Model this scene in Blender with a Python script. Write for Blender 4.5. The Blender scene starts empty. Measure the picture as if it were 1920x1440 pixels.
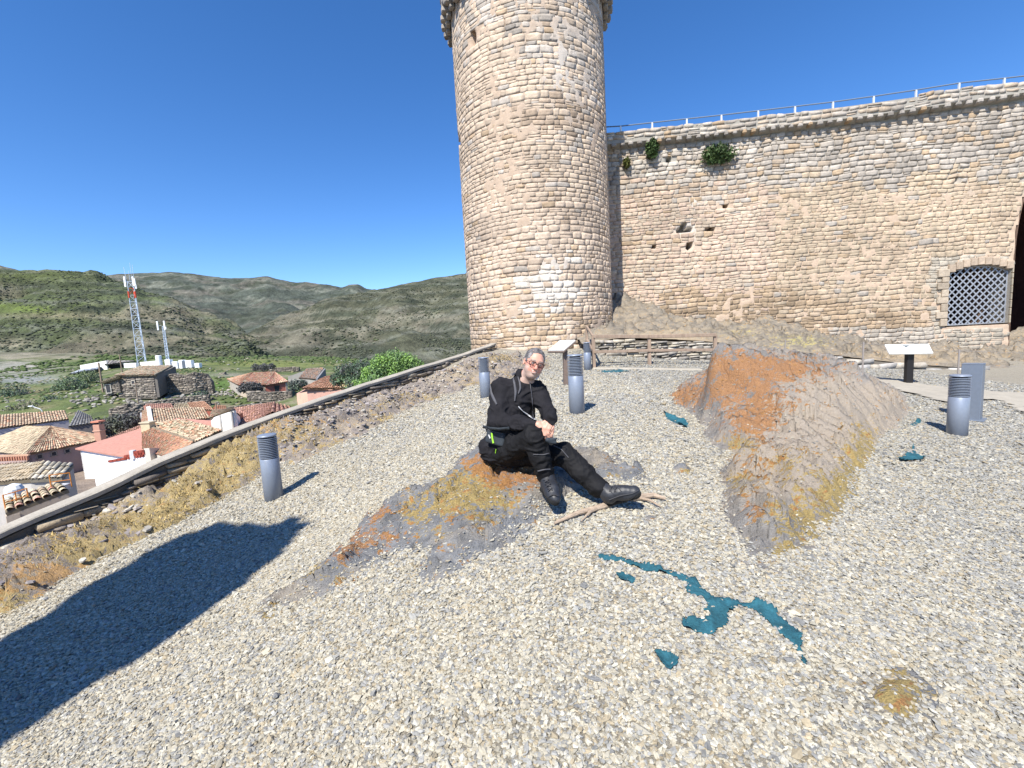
import bpy, math, random
import numpy as np
from math import sin, cos, tan, pi, radians, degrees, atan2, hypot, sqrt
from mathutils import Vector, Matrix

# ------------------------------------------------------------------ camera, world, sun
SC = bpy.context.scene
COL = SC.collection
FPX, PITCH, ROLL, HC = 805.0, radians(6.2), radians(-3.2), 1.6
cam_d = bpy.data.cameras.new('camera')
cam = bpy.data.objects.new('camera', cam_d)
COL.objects.link(cam)
SC.camera = cam
cam_d.sensor_width = 36.0
cam_d.lens = 36.0 * FPX / 1920.0
cam_d.clip_start = 0.05
cam_d.clip_end = 12000
CM = Matrix.Rotation(pi / 2 - PITCH, 4, 'X') @ Matrix.Rotation(ROLL, 4, 'Z')
cam.matrix_world = Matrix.Translation((0, 0, HC)) @ CM

SUN_AZ, SUN_EL = radians(205.5), radians(50.0)       # azimuth clockwise from +Y
world = bpy.data.worlds.new('World')
SC.world = world
world.use_nodes = True
wn = world.node_tree.nodes
sky = wn.new('ShaderNodeTexSky')
sky.sky_type = 'NISHITA'
sky.sun_disc = False
sky.sun_elevation = SUN_EL
sky.sun_rotation = SUN_AZ
sky.altitude = 1500
sky.air_density = 1.0
sky.dust_density = 0.15
sky.ozone_density = 2.6
hs_ = wn.new('ShaderNodeHueSaturation')
hs_.inputs['Saturation'].default_value = 1.25
world.node_tree.links.new(sky.outputs[0], hs_.inputs['Color'])
tn_ = wn.new('ShaderNodeMix'); tn_.data_type = 'RGBA'; tn_.blend_type = 'MULTIPLY'; tn_.inputs[0].default_value = 1
tn_.inputs[7].default_value = (.84, .85, .96, 1)
world.node_tree.links.new(hs_.outputs[0], tn_.inputs[6])
world.node_tree.links.new(tn_.outputs[2], wn['Background'].inputs[0])
wn['Background'].inputs[1].default_value = 0.137
sun_d = bpy.data.lights.new('sun', 'SUN')
sun_d.energy = 5.0
sun_d.angle = radians(0.5)
sun_d.color = (1.0, 0.945, 0.85)
sun = bpy.data.objects.new('sun', sun_d)
COL.objects.link(sun)
SV = Vector((sin(SUN_AZ) * cos(SUN_EL), cos(SUN_AZ) * cos(SUN_EL), sin(SUN_EL)))   # towards the sun
sun.rotation_euler = SV.to_track_quat('Z', 'Y').to_euler()
SC.view_settings.view_transform = 'Standard'
SC.view_settings.look = 'None'
SC.view_settings.exposure = 0.72
SC.view_settings.gamma = 1.0
SC.cycles.max_bounces = 6

# ------------------------------------------------------------------ picture <-> place
RM = np.array(CM.to_3x3())
def P(px, py, Y):
    d = RM @ np.array([(px - 960) / FPX, -(py - 720) / FPX, -1.0])
    return np.array([0, 0, HC]) + d * (Y / d[1])
def PZ(px, py, z):
    d = RM @ np.array([(px - 960) / FPX, -(py - 720) / FPX, -1.0])
    return np.array([0, 0, HC]) + d * ((z - HC) / d[2])
def PX(p):
    p = np.asarray(p, float)
    c = (p - np.array([0, 0, HC])) @ RM
    w = np.where(np.abs(c[..., 2]) < 1e-6, -1e-6, c[..., 2])
    return 960 - FPX * c[..., 0] / w, 720 + FPX * c[..., 1] / w

# ------------------------------------------------------------------ noise and surfaces
_pr = np.random.RandomState(7)
_perm = _pr.rand(64, 64, 64)
def vnoise(p):
    p = np.asarray(p, float)
    i = np.floor(p).astype(int)
    f = p - i
    f = f * f * (3 - 2 * f)
    x0, y0, z0 = [i[..., k] % 64 for k in range(3)]
    x1, y1, z1 = (x0 + 1) % 64, (y0 + 1) % 64, (z0 + 1) % 64
    fx, fy, fz = f[..., 0], f[..., 1], f[..., 2]
    def L(a, b, t): return a + (b - a) * t
    return L(L(L(_perm[x0, y0, z0], _perm[x1, y0, z0], fx), L(_perm[x0, y1, z0], _perm[x1, y1, z0], fx), fy),
             L(L(_perm[x0, y0, z1], _perm[x1, y0, z1], fx), L(_perm[x0, y1, z1], _perm[x1, y1, z1], fx), fy), fz) * 2 - 1
def fbm(p, oct=4, gain=0.5):
    p = np.asarray(p, float)
    s = 0; a = 1.0
    for k in range(oct):
        s = s + a * vnoise(p * (2.03 ** k) + k * 17.3)
        a *= gain
    return s
_h2 = _pr.rand(128, 128, 5)
def facets(x, y, cell, off=.5, tilt=.5, seed=0, ax=0.0, sq=1.0):
    '''broken rock: every cell of a warped Worley pattern is its own tilted plane; result in units of cell size'''
    ca, sa = cos(ax), sin(ax)
    u = (x * ca + y * sa) / cell; v = (-x * sa + y * ca) / cell * sq
    q = np.stack([u * .9, v * .9, u * 0 + seed], -1)
    u = u + .35 * fbm(q, 3); v = v + .35 * fbm(q + 9.1, 3)
    iu, iv = np.floor(u).astype(int), np.floor(v).astype(int)
    best = np.full(u.shape, 9e9); out = np.zeros(u.shape)
    for a in (-1, 0, 1):
        for b in (-1, 0, 1):
            h = _h2[(iu + a + seed * 7) % 128, (iv + b + seed * 13) % 128]
            du = u - (iu + a + h[..., 0]); dv = v - (iv + b + h[..., 1]); d = du * du + dv * dv
            m = d < best; best = np.where(m, d, best)
            out = np.where(m, (h[..., 2] - .5) * off + ((h[..., 3] - .5) * du + (h[..., 4] - .5) * dv) * tilt * 2, out)
    return out * cell
def xy0(x, y, z=0.0):
    return np.stack([x, y, np.zeros_like(x) + z], -1)
class TPS:
    def __init__(s, pts, lam=0.0):
        pts = np.array(pts, float)
        s.c = pts[:, :2]; n = len(pts)
        K = s.phi(s.c[:, None] - s.c[None]) + lam * np.eye(n)
        Q = np.hstack([np.ones((n, 1)), s.c])
        A = np.block([[K, Q], [Q.T, np.zeros((3, 3))]])
        s.w = np.linalg.solve(A, np.concatenate([pts[:, 2], [0, 0, 0]]))
    @staticmethod
    def phi(d):
        r2 = (d ** 2).sum(-1)
        return 0.5 * r2 * np.log(r2 + 1e-9)
    def __call__(s, x, y):
        x = np.asarray(x, float); y = np.asarray(y, float)
        sh = x.shape
        q = np.stack([x.ravel(), y.ravel()], -1)
        out = np.empty(len(q))
        for a in range(0, len(q), 20000):
            b = q[a:a + 20000]
            out[a:a + 20000] = s.phi(b[:, None] - s.c[None]) @ s.w[:-3] + s.w[-3] + b @ s.w[-2:]
        return out.reshape(sh)
def inpoly(x, y, poly):
    poly = np.asarray(poly, float)
    ins = np.zeros(np.shape(x), bool)
    n = len(poly)
    for i in range(n):
        x0, y0 = poly[i][:2]; x1, y1 = poly[(i + 1) % n][:2]
        c = ((y0 > y) != (y1 > y))
        with np.errstate(divide='ignore', invalid='ignore'):
            ins ^= c & (x < (x1 - x0) * (y - y0) / (y1 - y0 + 1e-12) + x0)
    return ins
def polydist(x, y, poly):
    poly = np.asarray(poly, float)
    d = np.full(np.shape(x), 1e9)
    n = len(poly)
    for i in range(n):
        a = poly[i][:2]; b = poly[(i + 1) % n][:2]
        ab = b - a
        t = np.clip(((x - a[0]) * ab[0] + (y - a[1]) * ab[1]) / (ab @ ab + 1e-12), 0, 1)
        d = np.minimum(d, np.hypot(x - a[0] - t * ab[0], y - a[1] - t * ab[1]))
    return np.where(inpoly(x, y, poly), d, -d)
def sstep(a, b, x):
    t = np.clip((x - a) / (b - a), 0, 1)
    return t * t * (3 - 2 * t)

# ------------------------------------------------------------------ object helpers
def tag(o, label=None, cat=None, group=None, kind=None):
    if label: o['label'] = label
    if cat: o['category'] = cat
    if group: o['group'] = group
    if kind: o['kind'] = kind
    return o
def empty(name, loc, label=None, cat=None, group=None):
    o = bpy.data.objects.new(name, None)
    COL.objects.link(o)
    o.location = [float(v) for v in loc]
    o.empty_display_size = 0.2
    return tag(o, label, cat, group)
def wloc(o):
    v = Vector(o.location)
    while o.parent:
        o = o.parent; v += Vector(o.location)
    return np.array(v)
def mesh(name, V, F, mat, parent=None, col=None, smooth=False, origin=None, cattr='Col'):
    V = np.asarray(V, float).reshape(-1, 3)
    if parent is not None:
        base = wloc(parent)
        org = base if origin is None else np.asarray(origin, float)
        loc = org - base
    else:
        org = np.asarray(origin, float) if origin is not None else np.zeros(3)
        loc = org
    me = bpy.data.meshes.new(name)
    W = (V - org).astype(np.float32)
    if isinstance(F, np.ndarray) and F.ndim == 2:
        k = F.shape[1]; nf = len(F)
        me.vertices.add(len(W)); me.vertices.foreach_set('co', W.ravel())
        me.loops.add(nf * k); me.loops.foreach_set('vertex_index', F.astype(np.int32).ravel())
        me.polygons.add(nf)
        me.polygons.foreach_set('loop_start', (np.arange(nf) * k).astype(np.int32))
        me.update(calc_edges=True)
    else:
        me.from_pydata(W.tolist(), [], [tuple(int(i) for i in f) for f in F])
        me.update()
    if smooth:
        me.polygons.foreach_set('use_smooth', np.ones(len(me.polygons), bool))
    if col is not None:
        col = np.asarray(col, float)
        a = me.color_attributes.new(cattr, 'FLOAT_COLOR', 'POINT')
        c = np.ones((len(W), 4), np.float32); c[:, :3] = col
        a.data.foreach_set('color', c.ravel())
    if mat is not None:
        me.materials.append(mat)
    o = bpy.data.objects.new(name, me)
    COL.objects.link(o)
    o.location = loc
    if parent is not None: o.parent = parent
    return o
class MB:
    """collects shapes into one mesh"""
    def __init__(s): s.v = []; s.f = []; s.c = []; s.n = 0
    def add(s, V, F, c=None):
        V = np.asarray(V, float).reshape(-1, 3)
        s.v.append(V); s.f += [tuple(int(i) + s.n for i in q) for q in F]
        s.n += len(V)
        s.c.append(np.tile(np.asarray(c if c is not None else (1, 1, 1), float), (len(V), 1)) if np.ndim(c) < 2 else np.asarray(c))
    def box(s, c, size, R=None, col=None, bev=0.0):
        hx, hy, hz = [q / 2 for q in size]
        if bev <= 0:
            V = np.array([[x, y, z] for z in (-hz, hz) for y in (-hy, hy) for x in (-hx, hx)])
            F = [(0, 2, 3, 1), (4, 5, 7, 6), (0, 1, 5, 4), (2, 6, 7, 3), (0, 4, 6, 2), (1, 3, 7, 5)]
        else:
            b = min(bev, hx * .9, hy * .9, hz * .9)
            V = []
            for sx in (-1, 1):
                for sy in (-1, 1):
                    for sz in (-1, 1):
                        V += [(sx * hx, sy * (hy - b), sz * (hz - b)), (sx * (hx - b), sy * hy, sz * (hz - b)), (sx * (hx - b), sy * (hy - b), sz * hz)]
            V = np.array(V)
            def I(sx, sy, sz, k): return (((sx > 0) * 2 + (sy > 0)) * 2 + (sz > 0)) * 3 + k
            F = []
            for sg in (-1, 1):
                o = 1 if sg > 0 else -1
                q = [I(sg, -1, -1, 0), I(sg, 1, -1, 0), I(sg, 1, 1, 0), I(sg, -1, 1, 0)]; F.append(q[::o])
                q = [I(-1, sg, -1, 1), I(-1, sg, 1, 1), I(1, sg, 1, 1), I(1, sg, -1, 1)]; F.append(q[::o])
                q = [I(-1, -1, sg, 2), I(1, -1, sg, 2), I(1, 1, sg, 2), I(-1, 1, sg, 2)]; F.append(q[::o])
            for a in (-1, 1):
                for c2 in (-1, 1):
                    o = 1 if a * c2 > 0 else -1
                    F.append([I(a, c2, -1, 0), I(a, c2, -1, 1), I(a, c2, 1, 1), I(a, c2, 1, 0)][::o])
                    F.append([I(a, -1, c2, 0), I(a, 1, c2, 0), I(a, 1, c2, 2), I(a, -1, c2, 2)][::o])
                    F.append([I(-1, a, c2, 1), I(-1, a, c2, 2), I(1, a, c2, 2), I(1, a, c2, 1)][::o])
                    for e in (-1, 1):
                        F.append([I(a, c2, e, 0), I(a, c2, e, 2), I(a, c2, e, 1)][::(1 if a * c2 * e < 0 else -1)])
        if R is not None: V = V @ np.asarray(R).T
        s.add(V + np.asarray(c, float), F, col)
    def bar(s, a, b, w, h=None, col=None, bev=0.0):
        a = np.asarray(a, float); b = np.asarray(b, float)
        h = h or w
        d = b - a; L = np.linalg.norm(d); d = d / L
        up = np.array([0, 0, 1.0]) if abs(d[2]) < .95 else np.array([0, 1.0, 0])
        x = np.cross(d, up); x /= np.linalg.norm(x); u = np.cross(x, d)
        s.box((a + b) / 2, (w, L, h), np.stack([x, d, u], 1), col, bev)
    def tube(s, pts, r, n=8, col=None, caps=True):
        pts = np.asarray(pts, float); m = len(pts)
        r = np.broadcast_to(np.asarray(r, float), (m,))
        V = []
        px_ = None
        for i in range(m):
            d = pts[min(i + 1, m - 1)] - pts[max(i - 1, 0)]; d = d / (np.linalg.norm(d) + 1e-12)
            if px_ is None:
                up = np.array([0, 0, 1.0]) if abs(d[2]) < .9 else np.array([0, 1.0, 0])
                x = np.cross(d, up)
            else:
                x = px_ - d * (px_ @ d)
            x /= np.linalg.norm(x) + 1e-12; px_ = x
            y = np.cross(d, x)
            for k in range(n):
                t = 2 * pi * k / n
                V.append(pts[i] + r[i] * (x * cos(t) + y * sin(t)))
        F = [(i * n + k, i * n + (k + 1) % n, (i + 1) * n + (k + 1) % n, (i + 1) * n + k) for i in range(m - 1) for k in range(n)]
        if caps:
            F.append(tuple(range(n))[::-1]); F.append(tuple((m - 1) * n + k for k in range(n)))
        s.add(V, F, col)
    def lathe(s, c, prof, n=24, col=None):
        c = np.asarray(c, float)
        V = []
        for r, z in prof:
            for k in range(n):
                t = 2 * pi * k / n
                V.append((c[0] + r * cos(t), c[1] + r * sin(t), c[2] + z))
        m = len(prof)
        F = [(i * n + k, i * n + (k + 1) % n, (i + 1) * n + (k + 1) % n, (i + 1) * n + k) for i in range(m - 1) for k in range(n)]
        F.append(tuple(range(n))[::-1]); F.append(tuple((m - 1) * n + k for k in range(n)))
        s.add(V, F, col)
    def build(s, name, mat, parent=None, smooth=False, origin=None):
        return mesh(name, np.concatenate(s.v), s.f, mat, parent, np.concatenate(s.c), smooth, origin)
def grid_faces(nu, nv):
    i = np.arange(nu - 1)[:, None] * nv + np.arange(nv - 1)[None]
    return np.stack([i, i + nv, i + nv + 1, i + 1], -1).reshape(-1, 4)
def compact(V, F, extra=None):
    u, inv = np.unique(F, return_inverse=True)
    return V[u], inv.reshape(F.shape), (extra[u] if extra is not None else None)

# ------------------------------------------------------------------ materials
MATS = {}
def mat(name, color=(.5, .5, .5), rough=.85, metal=0.0, attr=None, nscale=0, namt=.25, bump=0.0, bscale=40, bdist=.02,
        spec=.3, fine=None, attr_type='GEOMETRY', coord='Object', stretch=None):
    m = bpy.data.materials.new(name); m.use_nodes = True
    nt = m.node_tree; b = nt.nodes['Principled BSDF']; lk = nt.links.new
    b.inputs['Roughness'].default_value = rough
    b.inputs['Metallic'].default_value = metal
    b.inputs['Specular IOR Level'].default_value = spec
    b.inputs['Base Color'].default_value = (*color, 1)
    tc = nt.nodes.new('ShaderNodeTexCoord'); co = tc.outputs[coord]
    if stretch:
        mp = nt.nodes.new('ShaderNodeMapping'); mp.inputs['Scale'].default_value = stretch
        lk(co, mp.inputs[0]); co = mp.outputs[0]
    src = None
    if attr:
        a = nt.nodes.new('ShaderNodeAttribute'); a.attribute_name = attr; a.attribute_type = attr_type
        mx = nt.nodes.new('ShaderNodeMix'); mx.data_type = 'RGBA'; mx.blend_type = 'MULTIPLY'; mx.inputs[0].default_value = 1
        lk(a.outputs['Color'], mx.inputs[6]); mx.inputs[7].default_value = (*color, 1)
        src = mx.outputs[2]
    for sc_, am in ([(nscale, namt)] if nscale else []) + (fine or []):
        n = nt.nodes.new('ShaderNodeTexNoise'); n.inputs['Scale'].default_value = sc_; n.inputs['Detail'].default_value = 6
        n.inputs['Roughness'].default_value = .65
        lk(co, n.inputs['Vector'])
        mr = nt.nodes.new('ShaderNodeMapRange'); mr.inputs[1].default_value = .25; mr.inputs[2].default_value = .75
        mr.inputs[3].default_value = 1 - am; mr.inputs[4].default_value = 1 + am
        lk(n.outputs[0], mr.inputs[0])
        mx = nt.nodes.new('ShaderNodeMix'); mx.data_type = 'RGBA'; mx.blend_type = 'MULTIPLY'; mx.inputs[0].default_value = 1
        if src is None: mx.inputs[6].default_value = (*color, 1)
        else: lk(src, mx.inputs[6])
        cmb = nt.nodes.new('ShaderNodeCombineColor')
        for k in range(3): lk(mr.outputs[0], cmb.inputs[k])
        lk(cmb.outputs[0], mx.inputs[7]); src = mx.outputs[2]
    if src is not None: lk(src, b.inputs['Base Color'])
    if bump:
        n = nt.nodes.new('ShaderNodeTexNoise'); n.inputs['Scale'].default_value = bscale; n.inputs['Detail'].default_value = 8
        n.inputs['Roughness'].default_value = .7
        lk(co, n.inputs['Vector'])
        bp = nt.nodes.new('ShaderNodeBump'); bp.inputs['Strength'].default_value = bump; bp.inputs['Distance'].default_value = bdist
        lk(n.outputs[0], bp.inputs['Height']); lk(bp.outputs[0], b.inputs['Normal'])
    MATS[name] = m
    return m
# ------------------------------------------------------------------ terrace ground
PW0, PWK = -8.57, 0.5                      # line of the parapet wall  x = PW0 + PWK*y
gp = [PZ(0, 1440, -.5), PZ(480, 1440, -.2), PZ(960, 1440, 0), PZ(1440, 1440, 0), PZ(1920, 1440, -.08),
      PZ(0, 1175, -.6), PZ(230, 1040, -.5), PZ(430, 930, -.4), P(514, 934, 5.46), PZ(620, 965, -.2), PZ(640, 838, -.05),
      PZ(800, 755, .25), P(911, 746, 8.92), P(1082, 773, 6.24), P(1102, 694, 13.16), P(1225, 686, 13.5), P(1320, 688, 13.4),
      P(1140, 948, 3.15), PZ(960, 1180, .12), PZ(1400, 1050, .15), PZ(1640, 880, .0), P(1794, 815, 5.92), PZ(1700, 960, -.02),
      PZ(1920, 900, -.12), P(1702, 715, 11.5), P(1816, 790, 6.8), P(1920, 742, 9.0), P(1600, 702, 12.2), P(960, 668, 14.9),
      P(1000, 664, 15.4), P(1090, 655, 15.9), P(925, 725, 10.2), P(0, 1028, 5.1), P(175, 960, 5.85), P(300, 911, 6.5), P(600, 783, 8.9),
      P(790, 715, 11.8), P(900, 668, 14.3), P(880, 880, 4.2), P(1240, 850, 4.6),
      (10, 2, -.25), (15, 8, -.45), (10, -4, -.4), (0, -4, -.2), (-5, -3, -.7), (-9.0, -1, -1.2), (20, 12, -.5), (26, 4, -.7), (6, 17.0, .6), (14, 15.5, -.1), (24, 15, -.5)]
_G = TPS(gp, 0.003)
def G0(x, y):
    return _G(np.clip(x, -12, 28), np.clip(y, -5, 18))
def Gpix(px, py, f=None, y0=0.6, y1=22):
    f = f or G0
    Y = np.geomspace(y0, y1, 500)
    d = RM @ np.array([(px - 960) / FPX, -(py - 720) / FPX, -1.0]); d = d / d[1]
    x = d[0] * Y; z = HC + d[2] * Y
    g = f(x, Y)
    k = np.where(z < g)[0]
    if len(k) == 0: return np.array([x[-1], Y[-1], g[-1]])
    k = k[0]
    if k == 0: return np.array([x[0], Y[0], g[0]])
    a = (z[k - 1] - g[k - 1]); b = (g[k] - z[k]); t = a / (a + b + 1e-9)
    yy = Y[k - 1] + (Y[k] - Y[k - 1]) * t
    return np.array([d[0] * yy, yy, HC + d[2] * yy])

# ---- rock outcrops as height patches over the terrace
class Patch:
    def __init__(s, outline, ctrl, sink=.03, noise=.03, strata=(1, .3), seed=0, soft=.18, step=.03, edge_lift=0.0, nfreq=1.0, tilt=.6, rag=.08, fac=0.0, fcell=.4):
        s.fac, s.fcell = fac, fcell
        s.ol3 = [Gpix(*q) for q in outline]
        s.poly = np.array([p[:2] for p in s.ol3])
        pts = [(p[0], p[1], p[2] - sink + edge_lift) for p in s.ol3]
        n = len(s.ol3)
        for i in range(n):
            a, b = s.ol3[i], s.ol3[(i + 1) % n]
            m = (a + b) / 2; pts.append((m[0], m[1], float(G0(m[0], m[1])) - sink + edge_lift))
        for c in ctrl:
            if len(c) == 3: pts.append(tuple(P(*c)))
            else:
                q = Gpix(c[0], c[1]); pts.append((q[0], q[1], q[2] + c[3]))
        s.t = TPS(pts, .0008)
        s.noise, s.seed, s.soft, s.step, s.strata, s.nf, s.tilt, s.rag = noise, seed, soft, step, strata, nfreq, tilt, rag
        lo = s.poly.min(0) - .3; hi = s.poly.max(0) + .3
        s.lo, s.hi = lo, hi
    def dist(s, x, y):
        d = polydist(x, y, s.poly)
        return d + s.rag * fbm(xy0(x * 2.6 + s.seed, y * 2.6, s.seed * 3.1), 4)
    def __call__(s, x, y):
        d = s.dist(x, y)
        g = G0(x, y)
        h = s.t(x, y) - g
        a, b = s.strata
        cs, sn = cos(a), sin(a)
        u = (x * cs + y * sn); v = (-x * sn + y * cs)
        w = sstep(-.02, s.soft, d)
        q = fbm(xy0(u * 2.2 * s.nf, v * 9 * s.nf, s.seed), 5, .58)
        r = 1 - np.abs(fbm(xy0(u * 1.1 * s.nf, v * 5 * s.nf, s.seed + 5.5), 4))
        big = fbm(xy0(x * 1.6, y * 1.6, s.seed + 9), 3)
        # bedding steps
        st = (v * 7 * s.nf + .9 * big + u * s.tilt)
        saw = st - np.floor(st)
        crack = np.exp(-(fbm(xy0(u * 1.7, v * 3.1, s.seed + 21), 4) / .035) ** 2)
        fine = fbm(xy0(u * 9, v * 22, s.seed + 40), 3, .6)
        n_ = s.noise * (q * .9 + r * .6 - .35 + big * .9 + (saw ** 3) * .8 * b / .3 - crack * 1.0 + fine * .30)
        if s.fac: n_ = n_ + s.fac * (facets(x, y, s.fcell, .55, .55, s.seed, a, 1.8) + facets(x, y, s.fcell * .35, .5, .6, s.seed + 3, a, 1.6))
        return g + np.where(d > -.02, np.maximum(h, -.02) * w + n_ * w + .012 * w, -.2)
    def grid(s):
        nx = int((s.hi[0] - s.lo[0]) / s.step) + 1; ny = int((s.hi[1] - s.lo[1]) / s.step) + 1
        X, Y = np.meshgrid(np.linspace(s.lo[0], s.hi[0], nx), np.linspace(s.lo[1], s.hi[1], ny), indexing='ij')
        Z = s(X, Y); D = s.dist(X, Y)
        V = np.stack([X, Y, Z], -1).reshape(-1, 3)
        F = grid_faces(nx, ny)
        keep = (D.reshape(-1)[F] > -.06).any(1)
        return V, F[keep]

rockA = Patch([(985, 832), (1045, 846), (1110, 842), (1160, 850), (1165, 875), (1225, 880), (1228, 902), (1150, 912), (1090, 935), (1060, 945),
               (1010, 985), (930, 1035), (860, 1080), (790, 1112), (765, 1090), (790, 1040), (740, 1050), (660, 1095), (590, 1130), (490, 1160), (470, 1140), (560, 1080), (630, 1035), (665, 985),
               (700, 950), (760, 920), (830, 895), (880, 850), (920, 830)],
              [(905, 846, 3.85), (950, 878, 3.62), (1000, 888, 3.5), (885, 866, 3.85), (905, 885, 3.55), (860, 920, 0, .12), (1025, 900, 3.35), (930, 960, 0, .10), (1035, 944, 3.06), (1015, 935, 3.12), (985, 850, 3.9), (820, 1000, 0, .09), (880, 1040, 0, .07),
               (720, 1000, 0, .06), (700, 1030, 0, .03), (640, 1080, 0, .05), (560, 1120, 0, .05), (1080, 880, 0, .07), (1140, 870, 0, .03), (1100, 905, 0, .03), (1180, 890, 0, .05), (830, 1080, 0, .05)],
              noise=.026, strata=(.45, .45), seed=3, soft=.12, step=.016, fac=.42, fcell=.34)
rockB = Patch([(1340, 690), (1300, 712), (1258, 732), (1254, 752), (1285, 775), (1312, 800), (1318, 838), (1355, 855), (1342, 885), (1345, 960), (1372, 1010), (1392, 1050), (1450, 1058), (1520, 1030), (1590, 985),
               (1625, 935), (1645, 880), (1655, 830), (1700, 795), (1722, 768), (1690, 738), (1640, 722), (1560, 700), (1450, 690)],
              [(1345, 670, 6.1), (1385, 666, 6.2), (1430, 667, 6.3), (1480, 676, 6.45), (1530, 688, 6.7), (1590, 706, 7.0), (1650, 734, 7.3), (1305, 705, 5.95), (1325, 690, 6.0),
               (1290, 735, 0, .18), (1330, 780, 0, .30), (1350, 820, 0, .20), (1400, 830, 0, .26), (1370, 740, 5.75), (1420, 760, 5.5), (1480, 780, 0, .42), (1560, 780, 0, .42), (1620, 790, 0, .22), (1500, 850, 0, .28), (1580, 860, 0, .15),
               (1440, 900, 0, .20), (1380, 890, 0, .12), (1400, 960, 0, .09), (1480, 960, 0, .13), (1560, 940, 0, .10), (1420, 1010, 0, .05), (1610, 900, 0, .06), (1460, 720, 0, .75), (1540, 730, 0, .6)],
              noise=.045, strata=(-.75, .6), seed=11, soft=.26, step=.020, nfreq=.7, fac=.42, fcell=.5)
rockC = Patch([(1252, 880), (1275, 872), (1304, 876), (1302, 890), (1275, 896), (1254, 892)], [(1278, 882, 0, .06)], noise=.012, strata=(.2, .3), seed=5, soft=.06, step=.015, rag=.03)
rockD = Patch([(1196, 962), (1228, 952), (1245, 965), (1240, 992), (1205, 1000)], [(1218, 975, 0, .015)], noise=.008, strata=(.2, .2), seed=6, soft=.06, step=.015, rag=.02)
rockE = Patch([(1622, 1295), (1645, 1262), (1705, 1258), (1738, 1290), (1732, 1345), (1685, 1360), (1632, 1338)], [(1680, 1305, 0, .022), (1650, 1290, 0, .015), (1710, 1290, 0, .015), (1700, 1335, 0, .015), (1660, 1325, 0, .015)], noise=.006, strata=(.3, .2), seed=8, soft=.05, step=.01, rag=.02)
# the rocky bank between the gravel and the parapet
bankP = Patch([(-260, 1330), (-60, 1215), (60, 1130), (180, 1062), (300, 1005), (420, 935), (505, 893), (580, 862), (650, 832), (720, 795), (800, 755), (860, 735), (925, 722), (975, 706), (1040, 688), (1030, 668), (940, 664),
               (900, 669), (790, 716), (700, 747), (600, 784), (500, 812), (400, 860), (300, 911), (175, 960), (0, 1028), (-250, 1118)],
              [(430, 832, 7.05), (515, 793, 7.85), (360, 880, 0, .10), (300, 950, 0, .10), (200, 1010, 0, .08), (580, 805, 0, .24), (650, 790, 0, .20), (720, 765, 0, .20), (800, 730, 0, .16), (500, 860, 0, .16), (880, 700, 0, .22),
               (60, 1080, 0, .16), (100, 1010, 0, .02), (-60, 1140, 0, .14), (960, 685, 0, .1)],
              sink=.02, noise=.045, strata=(.95, .5), seed=17, soft=.22, step=.04, fac=.45, fcell=.45, nfreq=.9, rag=.12)
PATCHES = [rockA, rockB, rockC, rockD, rockE, bankP]

M_gbase = mat('gravel_ground', (.29, .265, .215), .95, nscale=38, namt=.4, bump=.9, bscale=55, bdist=.03, fine=[(9, .12)])
def build_ground():
    xs = np.concatenate([np.arange(-12, 10, .09), np.arange(10, 34, .4)])
    ys = np.concatenate([np.arange(-7, 16, .09), np.arange(16, 21, .35)])
    X, Y = np.meshgrid(xs, ys, indexing='ij')
    Z = G0(X, Y) + .012 * fbm(xy0(X * 1.5, Y * 1.5), 3)
    F = grid_faces(len(xs), len(ys))
    keep = ((X - (PW0 + PWK * Y)).reshape(-1)[F] > -.3).all(1)
    V, F, _ = compact(np.stack([X, Y, Z], -1).reshape(-1, 3), F[keep])
    tag(mesh('ground', V, F, M_gbase, smooth=True), kind='structure')
build_ground()

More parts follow.
